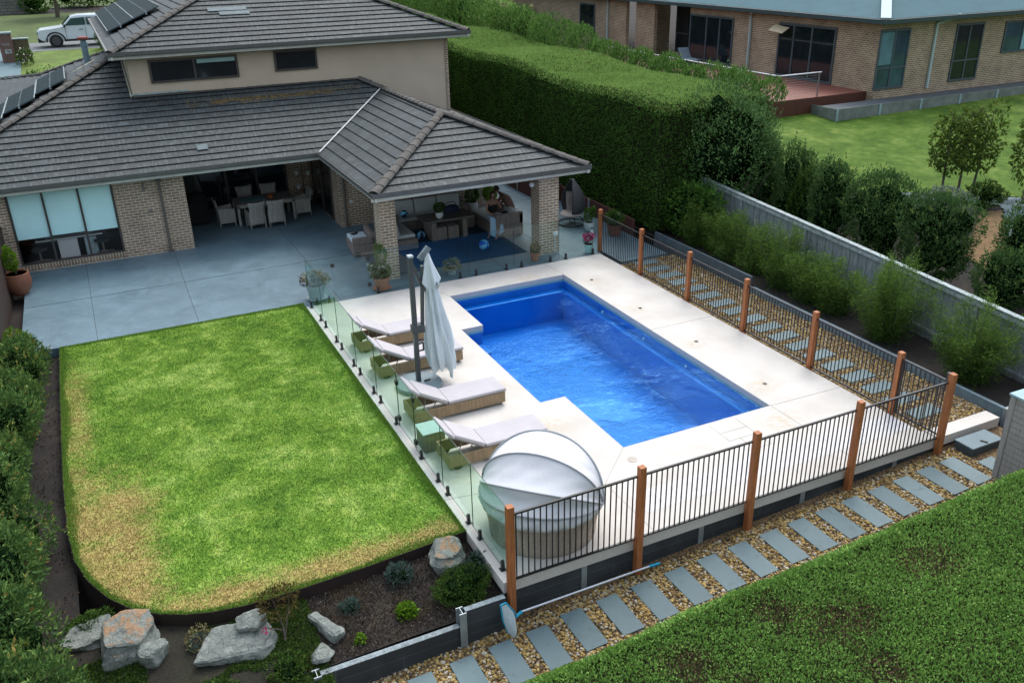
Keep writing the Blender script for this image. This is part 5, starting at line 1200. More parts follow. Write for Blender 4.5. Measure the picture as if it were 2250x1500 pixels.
sf2 = thing('outdoor_armchair', 'grey wicker armchair with pale blue seat beside the near brick pillar', 'armchair', (2.72, 3.9, 0), R(-4)); MB().box(-.36, .36, -.55, .55, .02, .36).box(.22, .36, -.55, .55, .36, .68).box(-.36, .36, -.55, -.40, .36, .58).build('wicker_frame', sofa_w, sf2, bevel=.02); MB().box(-.34, .2, -.39, .52, .365, .47).build('seat_cushion', M('pale_blue_cushion', (.45, .55, .60), .9), sf2, bevel=.03)
o = MB().obox((0, 0, .02), (.22, .12, .03), (0, .1, .4)).obox((.1, .1, .03), (.12, .05, .05), (0, .2, 1)).build('sunglasses_case', black, None, bevel=.01, loc=(2.6, 4.2, .475)); tag(o, 'black pouch and strap on the pale blue armchair seat', 'pouch')
rs_ = thing('outdoor_sofa', 'taupe wicker chaise sofa the people sit on, end panel towards the pool', 'sofa', (7.45, 3.75, 0)); MB().box(-.48, .50, -.85, 1.2, .02, .40).box(.36, .50, -.85, 1.2, .40, .74).box(-.48, .50, -.85, -.72, .40, .78).build('wicker_frame', sofa_w, rs_, bevel=.02); MB().box(-.46, .35, -.71, 1.18, .405, .50).build('seat_cushion', cream, rs_, bevel=.03); MB().obox((.22, -.35, .70), (.16, .6, .34), (0, .2, 0)).build('back_cushion', cream, rs_, bevel=.05)
cup = MB().lathe([(.035, 0), (.045, .1), (.045, .12), (.036, .11), (0, .02)], 16).build('cup', white_m, None, smooth=40, loc=(7.72, 2.95, .785)); tag(cup, 'white cup standing on the arm of the chaise sofa', 'cup')
lt = thing('low_table', 'taupe rectangular table with two slab legs in the middle of the lounge set', 'table', (5.62, 3.95, 0)); MB().box(-.85, .85, -.48, .48, .66, .72).build('table_top', M('dark_taupe_top', (.11, .10, .09), .5, .1, 3), lt, bevel=.01); MB().box(-.62, -.46, -.38, .38, 0, .66).build('leg', sofa_w, lt); MB().box(.46, .62, -.38, .38, 0, .66).build('leg', sofa_w, lt)
for i, x in enumerate((5.33, 5.75, 6.68)):
    s_ = thing('footstool', ('taupe wicker cube stool tucked under the table, left one', 'taupe wicker cube stool tucked under the table, right one', 'taupe wicker cube stool just right of the table leg')[i], 'stool', (x, 3.75 if i < 2 else 4.6, 0), 0, None); MB().box(-.19, .19, -.19, .19, .02, .40).build('wicker_body', wick_grey, s_, bevel=.02); MB().box(-.18, .18, -.18, .18, .402, .44).build('seat_pad', M('taupe_pad', (.22, .2, .18), .9), s_, bevel=.01)
t_ = pot('potted_plant', 'leafy plant in small white pot on the low lounge table', 5.35, 3.75, .12, .2, white_pot, z=.72, bulge=1); blob_leaves('foliage', (0, 0, .34), .19, 500, L_mid, t_, .06, .5, 5, .6, 17, (1.1, 1.1, .8), core=False)
bag = thing('handbag', 'navy blue bag slumped behind the plant on the lounge table', 'bag', (5.95, 4.2, .72)); MB().lathe([(.0, 0), (.26, .02), (.28, .1), (.22, .2), (.1, .24), (0, .24)], 20, sx=1, sy=.55).build('bag_body', navy, bag, smooth=60); MB().tube([(-.18, 0, .18), (-.12, 0, .34), (.12, 0, .34), (.18, 0, .18)], .014, 8).build('handle', navy, bag, smooth=60)
def ball(name, label, x, y, z, r, cols, rot=(0, 0, 0)):
    mb = MB(); n_, m_ = 24, 14; V = []; F = []; MI = []
    for i in range(m_ + 1):
        for j in range(n_): th = math.pi * i / m_; a = 2 * math.pi * j / n_; V.append((r * math.sin(th) * math.cos(a), r * math.sin(th) * math.sin(a), r * math.cos(th)))
    for i in range(m_):
        for j in range(n_): mb.mi.append((j * 6 // n_) % len(cols)); F.append((i * n_ + j, (i + 1) * n_ + j, (i + 1) * n_ + (j + 1) % n_, i * n_ + (j + 1) % n_))
    mb.v = V; mb.f = F; o = mb.build(name, cols, None, smooth=180, loc=(x, y, z)); o.rotation_euler = rot; return tag(o, label, 'beach ball')
bb, bl2 = M('deep_blue_vinyl', (.005, .10, .50), .3, .05), M('light_blue_vinyl', (.16, .50, .75), .3, .05)
ball('beach_ball', 'blue and pale blue striped beach ball alone on the blue rug', 6.15, 2.05, .175, .165, [bb, bl2], (R(70), 0, R(20)))
ball('beach_ball', 'blue and white beach ball in the shade under the low table', 4.75, 4.0, .16, .15, [navy, bl2], (R(20), 0, 0)); ball('beach_ball', 'blue and white ball resting on the rear sofa cushion', 4.62, 5.15, .60, .13, [navy, bl2], (R(50), R(40), 0))
# hanging egg chair
eg_ = thing('egg_chair', 'dark grey woven egg chair with tufted cream cushion beyond the far pillar', 'egg chair', (9.95, 3.2, 0), R(-62))
MB().tube([(.48 * math.cos(a / 32 * 6.2832), .48 * math.sin(a / 32 * 6.2832), .03) for a in range(33)], .025, 8).build('base_ring', black, eg_, smooth=60); MB().tube([(.30, .35, .05), (.12, .1, .32)], .02, 8).tube([(-.30, .3, .05), (-.1, .1, .32)], .02, 8).tube([(.35, -.3, .05), (.12, -.1, .32)], .02, 8).build('stand_leg', black, eg_, smooth=60)
V = []; F = []; n_, m_ = 30, 18; wvm = M('charcoal_weave', (.055, .06, .065), .7, .25, 60, .4)
for i in range(m_ + 1):
    z = .28 + 1.25 * i / m_; k = i / m_; r_ = .52 * math.sin(math.pi * min(.97, (.12 + .88 * k)) ) ** .62 * (1 - .38 * k) * (1.05 if k > .1 else .85)
    for j in range(n_ + 1):
        a = R(-58) + R(232) * j / n_; V.append((r_ * math.cos(a), r_ * math.sin(a) * .95, z))
for i in range(m_):
    for j in range(n_): a = i * (n_ + 1) + j; F.append((a, a + 1, a + n_ + 2, a + n_ + 1))
es = MB().add(V, F).build('woven_shell', wvm, eg_, smooth=180); sm_ = es.modifiers.new('thick', 'SOLIDIFY'); sm_.thickness = .02
es.rotation_euler = (0, 0, R(0))
V = []; F = []; n_, m_ = 36, 22
for i in range(m_ + 1):
    k = i / m_; z = .33 + .72 * k; base_r = .47 * math.sin(math.pi * min(.97, .2 + .45 * k)) ** .5 if k > 0 else .2
    for j in range(n_ + 1):
        a = R(-40) + R(196) * j / n_; r_ = base_r - .10 - .05 * abs(math.sin(j / n_ * math.pi * 5)) * abs(math.sin(k * math.pi * 3.5)); V.append((r_ * math.cos(a), r_ * math.sin(a) * .95, z))
for i in range(m_):
    for j in range(n_): a = i * (n_ + 1) + j; F.append((a, a + 1, a + n_ + 2, a + n_ + 1))
cm_ = M('taupe_cream_cushion', (.46, .41, .38), .95, .06, 6, .15)
cu = MB().add(V, F).lathe([(0, 0), (.34, .0), (.40, .05), (.36, .11), (.15, .13), (0, .12)], 20, (0, 0, .30)).build('cushion', cm_, eg_, smooth=60)
# dining set
dt = thing('dining_table', 'long pale-legged outdoor dining table under the covered patio', 'table', (.72, 9.05, 0)); MB().box(-1.0, 1.0, -.55, .55, .71, .75).build('table_top', M('grey_taupe_top', (.17, .165, .15), .5, .1, 2), dt, bevel=.006)
for sx_ in (-1, 1):
    for sy_ in (-1, 1): MB().box(sx_ * .95 - .04, sx_ * .95 + .04, sy_ * .5 - .04, sy_ * .5 + .04, 0, .71).build('leg', wick_pale, dt)
MB().box(-.97, .97, -.54, -.5, .62, .71).box(-.97, .97, .5, .54, .62, .71).build('apron', wick_pale, dt)
def dchair(x, y, rz, label, first=[None]):
    if first[0] is not None: return copy_thing(first[0], (x, y, 0), rz, label)
    t_ = thing('dining_chair', label, 'dining chair', (x, y, 0), rz, 'woven dining chairs round the patio table'); first[0] = t_
    V = []; F = []
    for i in range(9):
        k = i / 8; z = .12 + .84 * k; yb = -.26 - .10 * max(0, k - .35) / .65; hw = .27 - .0 * k + (.03 if k > .8 else 0)
        if i == 0: z += 0
        for j in range(7): u_ = j / 6 * 2 - 1; V.append((u_ * hw, yb - .03 * (1 - u_ * u_) , z + (.04 * (1 - u_ * u_) if i in (0,) else (-.03 * (1 - u_ * u_) if i == 8 else 0))))
    for i in range(8):
        for j in range(6): a = i * 7 + j; F.append((a, a + 1, a + 8, a + 7))
    b_ = MB().add(V, F).build('backrest', wick_pale, t_, smooth=50); b_.modifiers.new('t', 'SOLIDIFY').thickness = .035
    MB().box(-.25, .25, -.26, .26, .38, .45).build('seat', wick_pale, t_, bevel=.02)
    for s in (-1, 1):
        MB().prism([(s * .245, -.27), (s * .28, -.27), (s * .28, .27), (s * .245, .27)], [.12] * 4, [.66, .66, .60, .60]).build('side_panel', wick_pale, t_, bevel=.01)
        for yy in (-.27, .25): MB().lathe([(.014, 0), (.02, .14)], 8, (s * .25, yy, 0)).build('leg', wick_pale, t_)
    return t_
dchair(.24, 8.15, R(7), 'woven cream chair with its back to the lawn, left of the two front ones'); dchair(.93, 8.12, R(-3), 'woven cream chair with its back to the lawn, right of the two front ones')
dchair(-.62, 8.95, R(-88), 'woven cream chair at the left end of the dining table'); dchair(2.02, 8.95, R(92), 'woven cream chair at the right end of the dining table')
dchair(.3, 9.98, R(182), 'woven cream chair on the far side of the dining table, left one'); dchair(1.12, 9.95, R(176), 'woven cream chair on the far side of the dining table, right one')
o = MB().box(-.4, .42, -.25, .25, 0, .015).build('placemat', M('teal_cloth', (.10, .20, .23), .8), None, loc=(.35, 9.0, .752)); tag(o, 'grey-teal cloth spread on the left half of the dining table', 'tablecloth')
o = MB().lathe([(.07, 0), (.11, .09), (.12, .1), (.1, .1), (0, .08)], 16).build('bowl', M('orange_glaze', (.50, .13, .04), .4), None, smooth=40, loc=(.98, 9.0, .752)); tag(o, 'orange bowl in the middle of the dining table', 'bowl')
bbq = thing('barbecue', 'black covered barbecue against the left wall of the covered patio', 'barbecue', (-1.45, 9.6, 0)); MB().box(-.35, .35, -.3, .3, .05, .85).build('cover', dark_cloth, bbq, bevel=.05); MB().lathe([(.3, 0), (.28, .15), (.15, .26), (0, .28)], 18, (0, 0, .85), sx=1.15).build('hood', dark_cloth, bbq, smooth=60)
ps = thing('plant_stand', 'tall black wire plant stand holding four pale pots in the patio corner', 'plant stand', (2.45, 10.2, 0)); stm = MB().tube([(0, 0, 0), (0, 0, 1.55)], .015, 6).tube([(-.25, 0, 0), (.25, 0, 0)], .015, 6)
for (dx, z) in ((-.22, 1.15), (.2, 1.1), (-.2, .62), (.24, .35), (0, 1.4)): stm.tube([(0, 0, z - .1), (dx, -.06, z)], .01, 6)
stm.build('stand', black, ps)
for i, (dx, z) in enumerate(((-.22, 1.15), (.2, 1.1), (-.2, .62), (.24, .35))):
    o = MB().lathe([(.06, 0), (.09, .15), (.095, .16), (.07, .15), (0, .14)], 14).build('flower_pot', M('white_glaze'), None, smooth=40, loc=(2.45 + dx, 10.14, z)); tag(o, 'small pale pot on the black plant stand, ' + ('upper left', 'upper right', 'middle left', 'lowest, on the right')[i], 'pot')
t_ = pot('potted_plant', 'dark shrub in white egg-shaped pot behind the lounge seating', 7.35, 5.75, .2, .5, white_pot, bulge=1); blob_leaves('foliage', (0, 0, .75), .3, 700, L_dark, t_, .07, .5, 4, .6, 18, core=False)
t_ = pot('potted_plant', 'lime green plant beside the brick corner behind the seated people', 8.1, 5.9, .16, .35, white_pot); blob_leaves('foliage', (0, 0, .65), .30, 900, L_lime, t_, .09, .3, 4, .9, 19, core=False)

# ================================================================= PEOPLE
def body(name, joints, bones, mat, par, sub=2, loc=None):
    me = bpy.data.meshes.new(name); me.from_pydata([j[0] for j in joints], bones, []); me.materials.append(mat)
    o = bpy.data.objects.new(name, me); C.objects.link(o); o.parent = par
    sk = o.modifiers.new('skin', 'SKIN'); sk.use_smooth_shade = True; s2 = o.modifiers.new('sub', 'SUBSURF'); s2.levels = sub; s2.render_levels = sub
    for i, j in enumerate(joints):
        r_ = j[1]; me.skin_vertices[0].data[i].radius = r_ if isinstance(r_, tuple) else (r_, r_); me.skin_vertices[0].data[i].use_root = i == 0
    return o
def hand(par, wrist, d, nrm, curl=.5, mat=skin_m):
    """palm plus five tapered bent fingers"""
    d = Vector(d).normalized(); nn = Vector(nrm).normalized(); s = d.cross(nn).normalized(); w_ = Vector(wrist); J = [(w_, (.026, .018)), (w_ + d * .045, (.036, .016)), (w_ + d * .085, (.038, .014))]; B = [(0, 1), (1, 2)]
    body('palm', J, B, mat, par, 1)
    for k, (off, L_) in enumerate(((-.030, .062), (-.010, .074), (.011, .078), (.031, .070))):
        a = w_ + d * .088 + s * off; pts = [a]; dd = d.copy()
        for q in (.42, .32, .26):
            dd = (dd + nn * curl * .55).normalized(); pts.append(pts[-1] + dd * L_ * q)
        body('finger', [(p, r_) for p, r_ in zip(pts, (.0095, .009, .008, .007))], [(0, 1), (1, 2), (2, 3)], mat, par, 1)
    a = w_ + d * .03 + s * .03 * 1.0; pts = [a, a + (s * .8 + d * .6).normalized() * .032, a + (s * .55 + d * .9).normalized() * .06]
    body('thumb', [(p, r_) for p, r_ in zip(pts, (.012, .010, .008))], [(0, 1), (1, 2)], mat, par, 1)
def head(par, c, fwd, mat=skin_m, tilt=0):
    fwd = Vector(fwd).normalized(); up = Vector((0, 0, 1)); up = (up - fwd * up.dot(fwd)).normalized(); s = fwd.cross(up).normalized(); c = Vector(c); V = []; F = []; n_, m_ = 24, 18
    for i in range(m_ + 1):
        th = math.pi * i / m_
        for j in range(n_):
            a = 2 * math.pi * j / n_; x, y, z = math.sin(th) * math.cos(a), math.sin(th) * math.sin(a), math.cos(th)
            wz = 1 - .28 * max(0, -z) ** 1.3; px, py, pz = x * .098 * (1 - .12 * max(0, -z)), y * .075 * wz, z * .118
            if x > .2:                                                  # brow, nose, lips, chin
                fr_ = x; ny = abs(py)
                px += .022 * math.exp(-(ny / .014) ** 2) * math.exp(-((pz + .012) / .026) ** 2) * fr_ - .010 * math.exp(-((ny - .03) / .014) ** 2) * math.exp(-((pz - .012) / .014) ** 2) + .006 * math.exp(-((pz + .052) / .009) ** 2) * math.exp(-(ny / .024) ** 2) + .008 * math.exp(-((pz + .092) / .014) ** 2) * math.exp(-(ny / .026) ** 2)
            V.append(c + fwd * px + s * py + up * pz)
    for i in range(m_):
        for j in range(n_): F.append((i * n_ + j, (i + 1) * n_ + j, (i + 1) * n_ + (j + 1) % n_, i * n_ + (j + 1) % n_))
    MB().add(V, F).build('head', mat, par, smooth=180)
    for q in (-1, 1):
        MB().lathe([(0, -.008), (.013, 0), (0, .008)], 10).build('eye', white_m, par, smooth=180, loc=c + fwd * .084 + s * .031 * q + up * .012)
        MB().add([c + s * .076 * q + up * a_ + fwd * b_ + s * .01 * q * k for k in (0, 1) for a_, b_ in ((.028, 0), (.02, -.022), (-.02, -.015), (-.028, .004), (0, .012))], [(0, 1, 2, 3, 4), (5, 6, 7, 8, 9)] + [(i, (i + 1) % 5, 5 + (i + 1) % 5, 5 + i) for i in range(5)]).build('ear', mat, par)
    return s, up
def hair(par, c, fwd, s, up, n=900, length=.12, bun=False, back=.0):
    rs = np.random.default_rng(5); V = []; c = Vector(c); mb = MB(); nn_, m_ = 24, 12
    for i in range(m_ + 1):
        th = math.pi * .62 * i / m_
        for j in range(nn_):
            a = 2 * math.pi * j / nn_; x, y, z = math.sin(th) * math.cos(a), math.sin(th) * math.sin(a), math.cos(th); cut = 1 if x < .45 else max(0, 1 - (x - .45) * 1.6)
            k = 1.1 + .02 * math.sin(a * 9 + i); mb.v.append(tuple(c + fwd * (x * .100 * k * (cut if i > 5 else 1) - .008) + s * y * .080 * k + up * (z * .12 * k + (.03 * (1 - cut) if i > 5 else 0))))
    for i in range(m_):
        for j in range(nn_): mb.f.append((i * nn_ + j, (i + 1) * nn_ + j, (i + 1) * nn_ + (j + 1) % nn_, i * nn_ + (j + 1) % nn_)); mb.mi.append(0)
    if length > .1:
        for q in (-1, 0, 1): mb.tube([c - fwd * .075 + s * q * .045, c - fwd * .095 + s * q * .06 - up * .1, c - fwd * .075 + s * q * .055 - up * (.1 + length)], [.045, .04, .012], 8)
    mb.build('hair', hair_m, par, smooth=180)
Vv = Vector
# woman: seated facing the pool, elbows in, towel over her knees
wm = thing('person', 'seated woman in black top, sunglasses on her head, blue towel over her knees', 'person', (0, 0, 0))
pel = Vv((7.13, 3.55, .60)); kL = Vv((6.92, 3.12, .60)); kR = Vv((7.22, 3.05, .60)); fL = Vv((6.78, 3.02, .09)); fR = Vv((6.95, 2.78, .09))
che = Vv((7.12, 3.50, .95)); nek = Vv((7.11, 3.46, 1.17)); hd = Vv((7.12, 3.42, 1.33))
J = [(pel, (.17, .13)), (Vv((7.13, 3.56, .76)), (.125, .10)), (che, (.15, .105)), (Vv((7.12, 3.48, 1.09)), (.13, .08)), (nek, .05), (hd - Vv((0, 0, .06)), .05),
     (Vv((7.04, 3.42, .60)), .092), (kL, .06), (fL + Vv((.01, .02, .0)), .036), (fL + Vv((-.10, -.05, -.04)), (.035, .022)),
     (Vv((7.22, 3.40, .60)), .092), (kR, .06), (fR + Vv((0, .03, .0)), .036), (fR + Vv((-.10, -.07, -.04)), (.035, .022)),
     (Vv((6.93, 3.47, 1.08)), .050), (Vv((6.86, 3.40, .84)), .040), (Vv((6.98, 3.18, .72)), .026),
     (Vv((7.31, 3.47, 1.08)), .050), (Vv((7.36, 3.34, .86)), .040), (Vv((7.24, 3.27, 1.08)), .026)]
B = [(0, 1), (1, 2), (2, 3), (3, 4), (4, 5), (0, 6), (6, 7), (7, 8), (8, 9), (0, 10), (10, 11), (11, 12), (12, 13), (3, 14), (14, 15), (15, 16), (3, 17), (17, 18), (18, 19)]
body('body', J, B, skin_m, wm)
fw = Vv((-.25, -.95, -.12)).normalized(); s_, u_ = head(wm, hd, fw); hair(wm, hd, fw, s_, u_, length=.16)
hand(wm, (6.98, 3.18, .72), (.6, -.8, -.1), (0, 0, -1), .4); hand(wm, (7.24, 3.27, 1.08), (-.35, .25, .9), (-.5, .8, 0), .8)
body('black_top', [(Vv((7.13, 3.56, .68)), (.20, .16)), (Vv((7.13, 3.54, .80)), (.175, .15)), (che + Vv((0, 0, .0)), (.20, .155)), (Vv((7.12, 3.48, 1.05)), (.15, .12))], [(0, 1), (1, 2), (2, 3)], dark_cloth, wm)
MB().obox(hd + fw * .075 + u_ * .075 + s_ * .035, (.055, .012, .04), (0, 0, .2)).obox(hd + fw * .075 + u_ * .075 - s_ * .035, (.055, .012, .04), (0, 0, .2)).build('sunglasses', black, wm, bevel=.006)
tw = []
for i in range(15):
    for j in range(13):
        u = j / 12; k = i / 14
        x = 6.82 + .50 * u - .06 * k * (1 - u); 
        if k < .4: q = k / .4; y = 3.38 - .42 * q; z = .685 + .02 * math.sin(u * 9)
        else: q = (k - .4) / .6; y = 2.955 - .06 * q + .02 * math.sin(u * 14 + 1); z = .68 - (.52 + .10 * math.sin(u * 4.5)) * q
        tw.append((x, y, z))
tf = [(i * 13 + j, i * 13 + j + 1, (i + 1) * 13 + j + 1, (i + 1) * 13 + j) for i in range(14) for j in range(12)]
to = MB().add(tw, tf).build('towel', towel_m, None, smooth=180); to.modifiers.new('t', 'SOLIDIFY').thickness = .014; tag(to, 'pale blue towel hanging over the seated woman\'s knees', 'towel')
# second person: bare back, navy trunks with white stripe, leaning forward away from the camera
mn = thing('person', 'bare-backed person in navy shorts with white side stripe leaning forward on the sofa', 'person', (.17, -.25, 0))
pel = Vv((7.60, 3.55, .64)); J = [(pel, (.17, .14)), (Vv((7.60, 3.62, .82)), (.14, .11)), (Vv((7.53, 3.80, 1.02)), (.17, .12)), (Vv((7.46, 3.95, 1.15)), (.15, .09)), (Vv((7.40, 4.06, 1.22)), .055), (Vv((7.36, 4.15, 1.27)), .05),
     (Vv((7.50, 3.58, .60)), .10), (Vv((7.20, 3.88, .66)), .068), (Vv((7.05, 3.92, .14)), .04), (Vv((6.94, 3.96, .06)), (.038, .024)),
     (Vv((7.62, 3.72, .60)), .10), (Vv((7.36, 4.10, .66)), .068), (Vv((7.24, 4.22, .56)), .05), (Vv((7.12, 4.26, .52)), (.038, .024)),
     (Vv((7.30, 3.86, 1.13)), .056), (Vv((7.16, 3.92, .90)), .042), (Vv((7.22, 4.10, .76)), .028),
     (Vv((7.62, 4.08, 1.12)), .056), (Vv((7.64, 4.26, .92)), .042), (Vv((7.46, 4.32, .78)), .028)]
body('body', J, B, M('tanned_skin_dark', (.13, .072, .048), .5, .08, 9), mn)
fw = Vv((-.5, .8, -.35)).normalized(); hc = Vv((7.32, 4.22, 1.34)); s_, u_ = head(mn, hc, fw); hair(mn, hc, fw, s_, u_, length=.02)
hand(mn, (7.22, 4.10, .76), (-.2, .8, -.3), (0, 0, -1), .5); hand(mn, (7.46, 4.32, .78), (-.6, .5, -.2), (0, 0, -1), .5)
body('shorts', [(pel + Vv((0, .01, .07)), (.175, .145)), (pel, (.185, .155)), (Vv((7.42, 3.66, .61)), .115), (Vv((7.30, 3.78, .64)), .10), (Vv((7.54, 3.84, .61)), .115), (Vv((7.46, 3.96, .64)), .10)], [(0, 1), (1, 2), (2, 3), (1, 4), (4, 5)], navy, mn)
MB().bar((7.66, 3.40, .76), (7.36, 3.55, .66), .012, .03).bar((7.52, 3.40, .74), (7.40, 3.47, .60), .02, .035).build('stripe', white_m, mn)

# ================================================================= FAR LEFT: car, letterbox pillars, stone wall, trees
car = thing('parked_car', 'white four-wheel-drive car parked on the road beyond the roof', 'car', (-6.1, 44.3, 3.14), 0)
prof = [(0.05, .55), (0, .78), (.02, 1.02), (.16, 1.12), (1.3, 1.24), (1.5, 1.30), (2.05, 1.82), (2.45, 1.90), (4.5, 1.88), (4.85, 1.25), (4.95, .6), (4.8, .42), (.25, .42)]
def side_prism(pr, y0, y1, tap=0):
    n_ = len(pr); zc = 1.15; V = []
    for (yy, sg) in ((y0, 1), (y1, -1)): V += [(x, yy + sg * max(0, z - zc) * tap, z) for x, z in pr]
    return V, [tuple(range(n_)), tuple(range(n_, 2 * n_))[::-1]] + [(i, n_ + i, n_ + (i + 1) % n_, (i + 1) % n_) for i in range(n_)]
MB().add(*side_prism(prof, -.96, .96, .28)).build('body', carpaint, car, bevel=.05)
gpr = [(1.62, 1.30), (2.08, 1.72), (2.85, 1.77), (2.85, 1.30)]; gpr2 = [(2.95, 1.30), (2.95, 1.77), (4.3, 1.75), (4.5, 1.30)]
cg = M('car_glass', (.04, .09, .11), .05, .1)
for gp in (gpr, gpr2): v_, f_ = side_prism(gp, -.975, -.9, .28); MB().add(v_, f_).build('side_window', cg, car)
MB().add([(1.50, -.84, 1.33), (1.50, .84, 1.33), (2.03, .70, 1.83), (2.03, -.70, 1.83)], [(0, 1, 2, 3)]).build('windscreen', cg, car)
for (x, y) in ((.98, -.9), (3.85, -.9), (.98, .9), (3.85, .9)):
    wo_ = MB().lathe([(0, -.13), (.30, -.13), (.40, -.10), (.41, 0), (.40, .10), (.30, .13), (0, .13)], 28).build('wheel', rubber, car, smooth=40, loc=(x, y, .41)); wo_.rotation_euler = (R(90), 0, 0)
    MB().lathe([(0, .14), (.06, .16), (.07, .138), (.24, .14), (.25, .12)][::-1], 18).build('rim', M('dark_rim', (.06, .065, .07), .4), wo_)
    MB().tube([(x + .54 * math.cos(a_), y * 1.065, .41 + .52 * math.sin(a_)) for a_ in np.linspace(-.1, 3.24, 14)], .055, 6).build('wheel_arch', black, car, smooth=60)
MB().box(-.05, .35, -.93, .93, .35, .62).box(1.5, 3.3, -.985, -.9, .36, .5).build('bumper', black, car, bevel=.04); MB().box(-.03, .22, -.95, -.6, .92, 1.04).build('headlight', M('lamp_glass', (.30, .45, .5), .1), car, bevel=.02); MB().box(-.04, .05, -.55, .55, .75, 1.0).build('grille', black, car)
MB().obox((1.62, -1.08, 1.3), (.12, .22, .18)).build('wing_mirror', black, car, bevel=.03); MB().obox((2.55, -.985, 1.05), (.22, .03, .035)).build('door_handle', black, car); MB().box(1.62, 1.64, -.968, -.962, .5, 1.2).box(2.79, 2.81, -.968, -.962, .5, 1.2).build('door_gap', M('gap_grey', (.1, .11, .11), .8), car)
lb = thing('letterbox_pillar', 'tall brick letterbox pillar with pale cap at the edge of the driveway', 'letterbox', (-7.75, 39.4, 2.75)); MB().box(-.35, .35, -.35, .35, -.5, 1.7).build('brick_body', M('pink_brick', (.15, .095, .075), .9, .2, 6), lb); MB().box(-.40, .40, -.40, .40, 1.7, 1.79).build('cap', M('pale_cap_stone', (.22, .30, .29), .7), lb); MB().box(-.12, .22, -.37, -.35, .62, .86).build('plate', M('pale_plate', (.35, .38, .36), .6), lb); MB().obox((.06, -.375, .74), (.2, .02, .05), (0, .5, 0)).build('number_mark', black, lb); MB().box(-.2, .2, -.365, -.35, 1.05, 1.2).build('mail_slot', M('grey_slot', (.2, .17, .16), .6), lb)
lb2 = thing('brick_pillar', 'shorter brown pillar beside the capped letterbox pillar', 'pillar', (-6.98, 39.6, 2.75)); MB().box(-.45, .4, -.25, .25, -.3, 1.35).build('brick_body', M('olive_brick', (.10, .08, .045), .9, .2, 6), lb2); MB().box(-.5, .45, -.3, .3, 1.35, 1.40).build('cap', M('pale_cap_stone'), lb2)
sw = thing('stone_wall', 'pale stone block wall on the far lawn', 'wall', (-10.7, 69.2, 3.8)); MB().box(-2.1, 3.8, 0, .5, .0, 1.6).build('stone_face', brick_mat('pale_stone', (.16, .17, .15), (.22, .22, .19), (.08, .08, .07), .5, .25, .02), sw)
def shrub(name, label, cat, x, y, z, r, n, mat, size=.05, shape=(1, 1, 1), seed=0, clumps=7, aspect=.5, up=.4, group=None, trunk=None, core=True, rz=0, jitter=.7):
    t_ = thing(name, label, cat, (x, y, z), rz, group)
    blob_leaves('foliage', (0, 0, r * shape[2] * .92 + (trunk or 0)), r, n, mat, t_, size, aspect, clumps, up, seed, shape, core, jitter=jitter)
    if trunk: MB().tube([(0, 0, -.2), (.02, 0, trunk * .6), (0, .02, trunk + r * .6)], [.05 * max(r, .5), .04 * max(r, .5), .015], 8).build('trunk', bark_m, t_, smooth=60)
    return t_
for i, (x, y, r, l) in enumerate(((-9.3, 92, 1.6, 'dark bushy shrub at the right end of the pale stone wall'), (-14.6, 90, 1.4, 'dark shrub at the left end of the pale stone wall'), (-6.6, 88, 2.0, 'rounded dark bush on the far lawn left of the tree trunk'), (-2.6, 92, 2.8, 'wide dark bush behind the parked car'), (1.2, 84, 3.2, 'large dark bush behind the tiled roof edge'), (6, 90, 4.0, 'dark bush mass right of the far tree'))):
    shrub('bush', l, 'bush', -4.33 + (x + 4.33) * .83, -22.2 + (y + 22.2) * .83, 3.65, r * .83, 1500, L_dark, .22, (1.1, 1, .8), 40 + i)
ft = thing('tree', 'dark spreading tree with bare trunk on the far lawn above the car', 'tree', (-4.9, 64.3, 3.55), 0); MB().tube([(0, 0, -.3), (.1, 0, 1.1), (0, 0, 2.6)], [.2, .16, .12], 10).build('trunk', bark_m, ft, smooth=60); blob_leaves('crown', (0, 0, 3.7), 2.2, 3500, L_dark, ft, .3, .5, 9, .3, 51, (1.3, 1.1, .8))
for i, (x, y, r, l) in enumerate(((-6.6, 44, 1.3, 'low brown-green bush in front of the brick pillars'), (-5.2, 41, 1.2, 'low dark bush behind the lower roof, left of the flue'), (-4.5, 46.5, 1.1, 'low rounded bush directly left of the flue'), (-6.9, 39, .9, 'low bush at the edge of the driveway behind the lower roof'))):
    yy_ = -22.2 + (y + 22.2) * .80; shrub('bush', l, 'bush', -4.33 + (x + 4.33) * .80, yy_, terrain_h(0, yy_) - .1, r * .95, 1500, L_mid if i % 2 else L_dark, .09, (1.2, 1, .75), 60 + i)
rb_ = shrub('rose_bush', 'loose rose bush with white flowers in front of the brown pillar', 'rose bush', -6.85, 38.4, 2.6, .62, 700, L_mid, .1, (.9, .8, 1), 70, core=False); blob_leaves('flowers', (0, 0, .6), .6, 40, L_white, rb_, .1, .9, 6, .5, 71, (.9, .8, 1), core=False)
shrub('bush', 'light green leafy bush standing by the rear door of the white car', 'bush', -2.4, 41.2, 3.0, .8, 1500, L_mid, .08, (.8, .8, 1.1), 72)

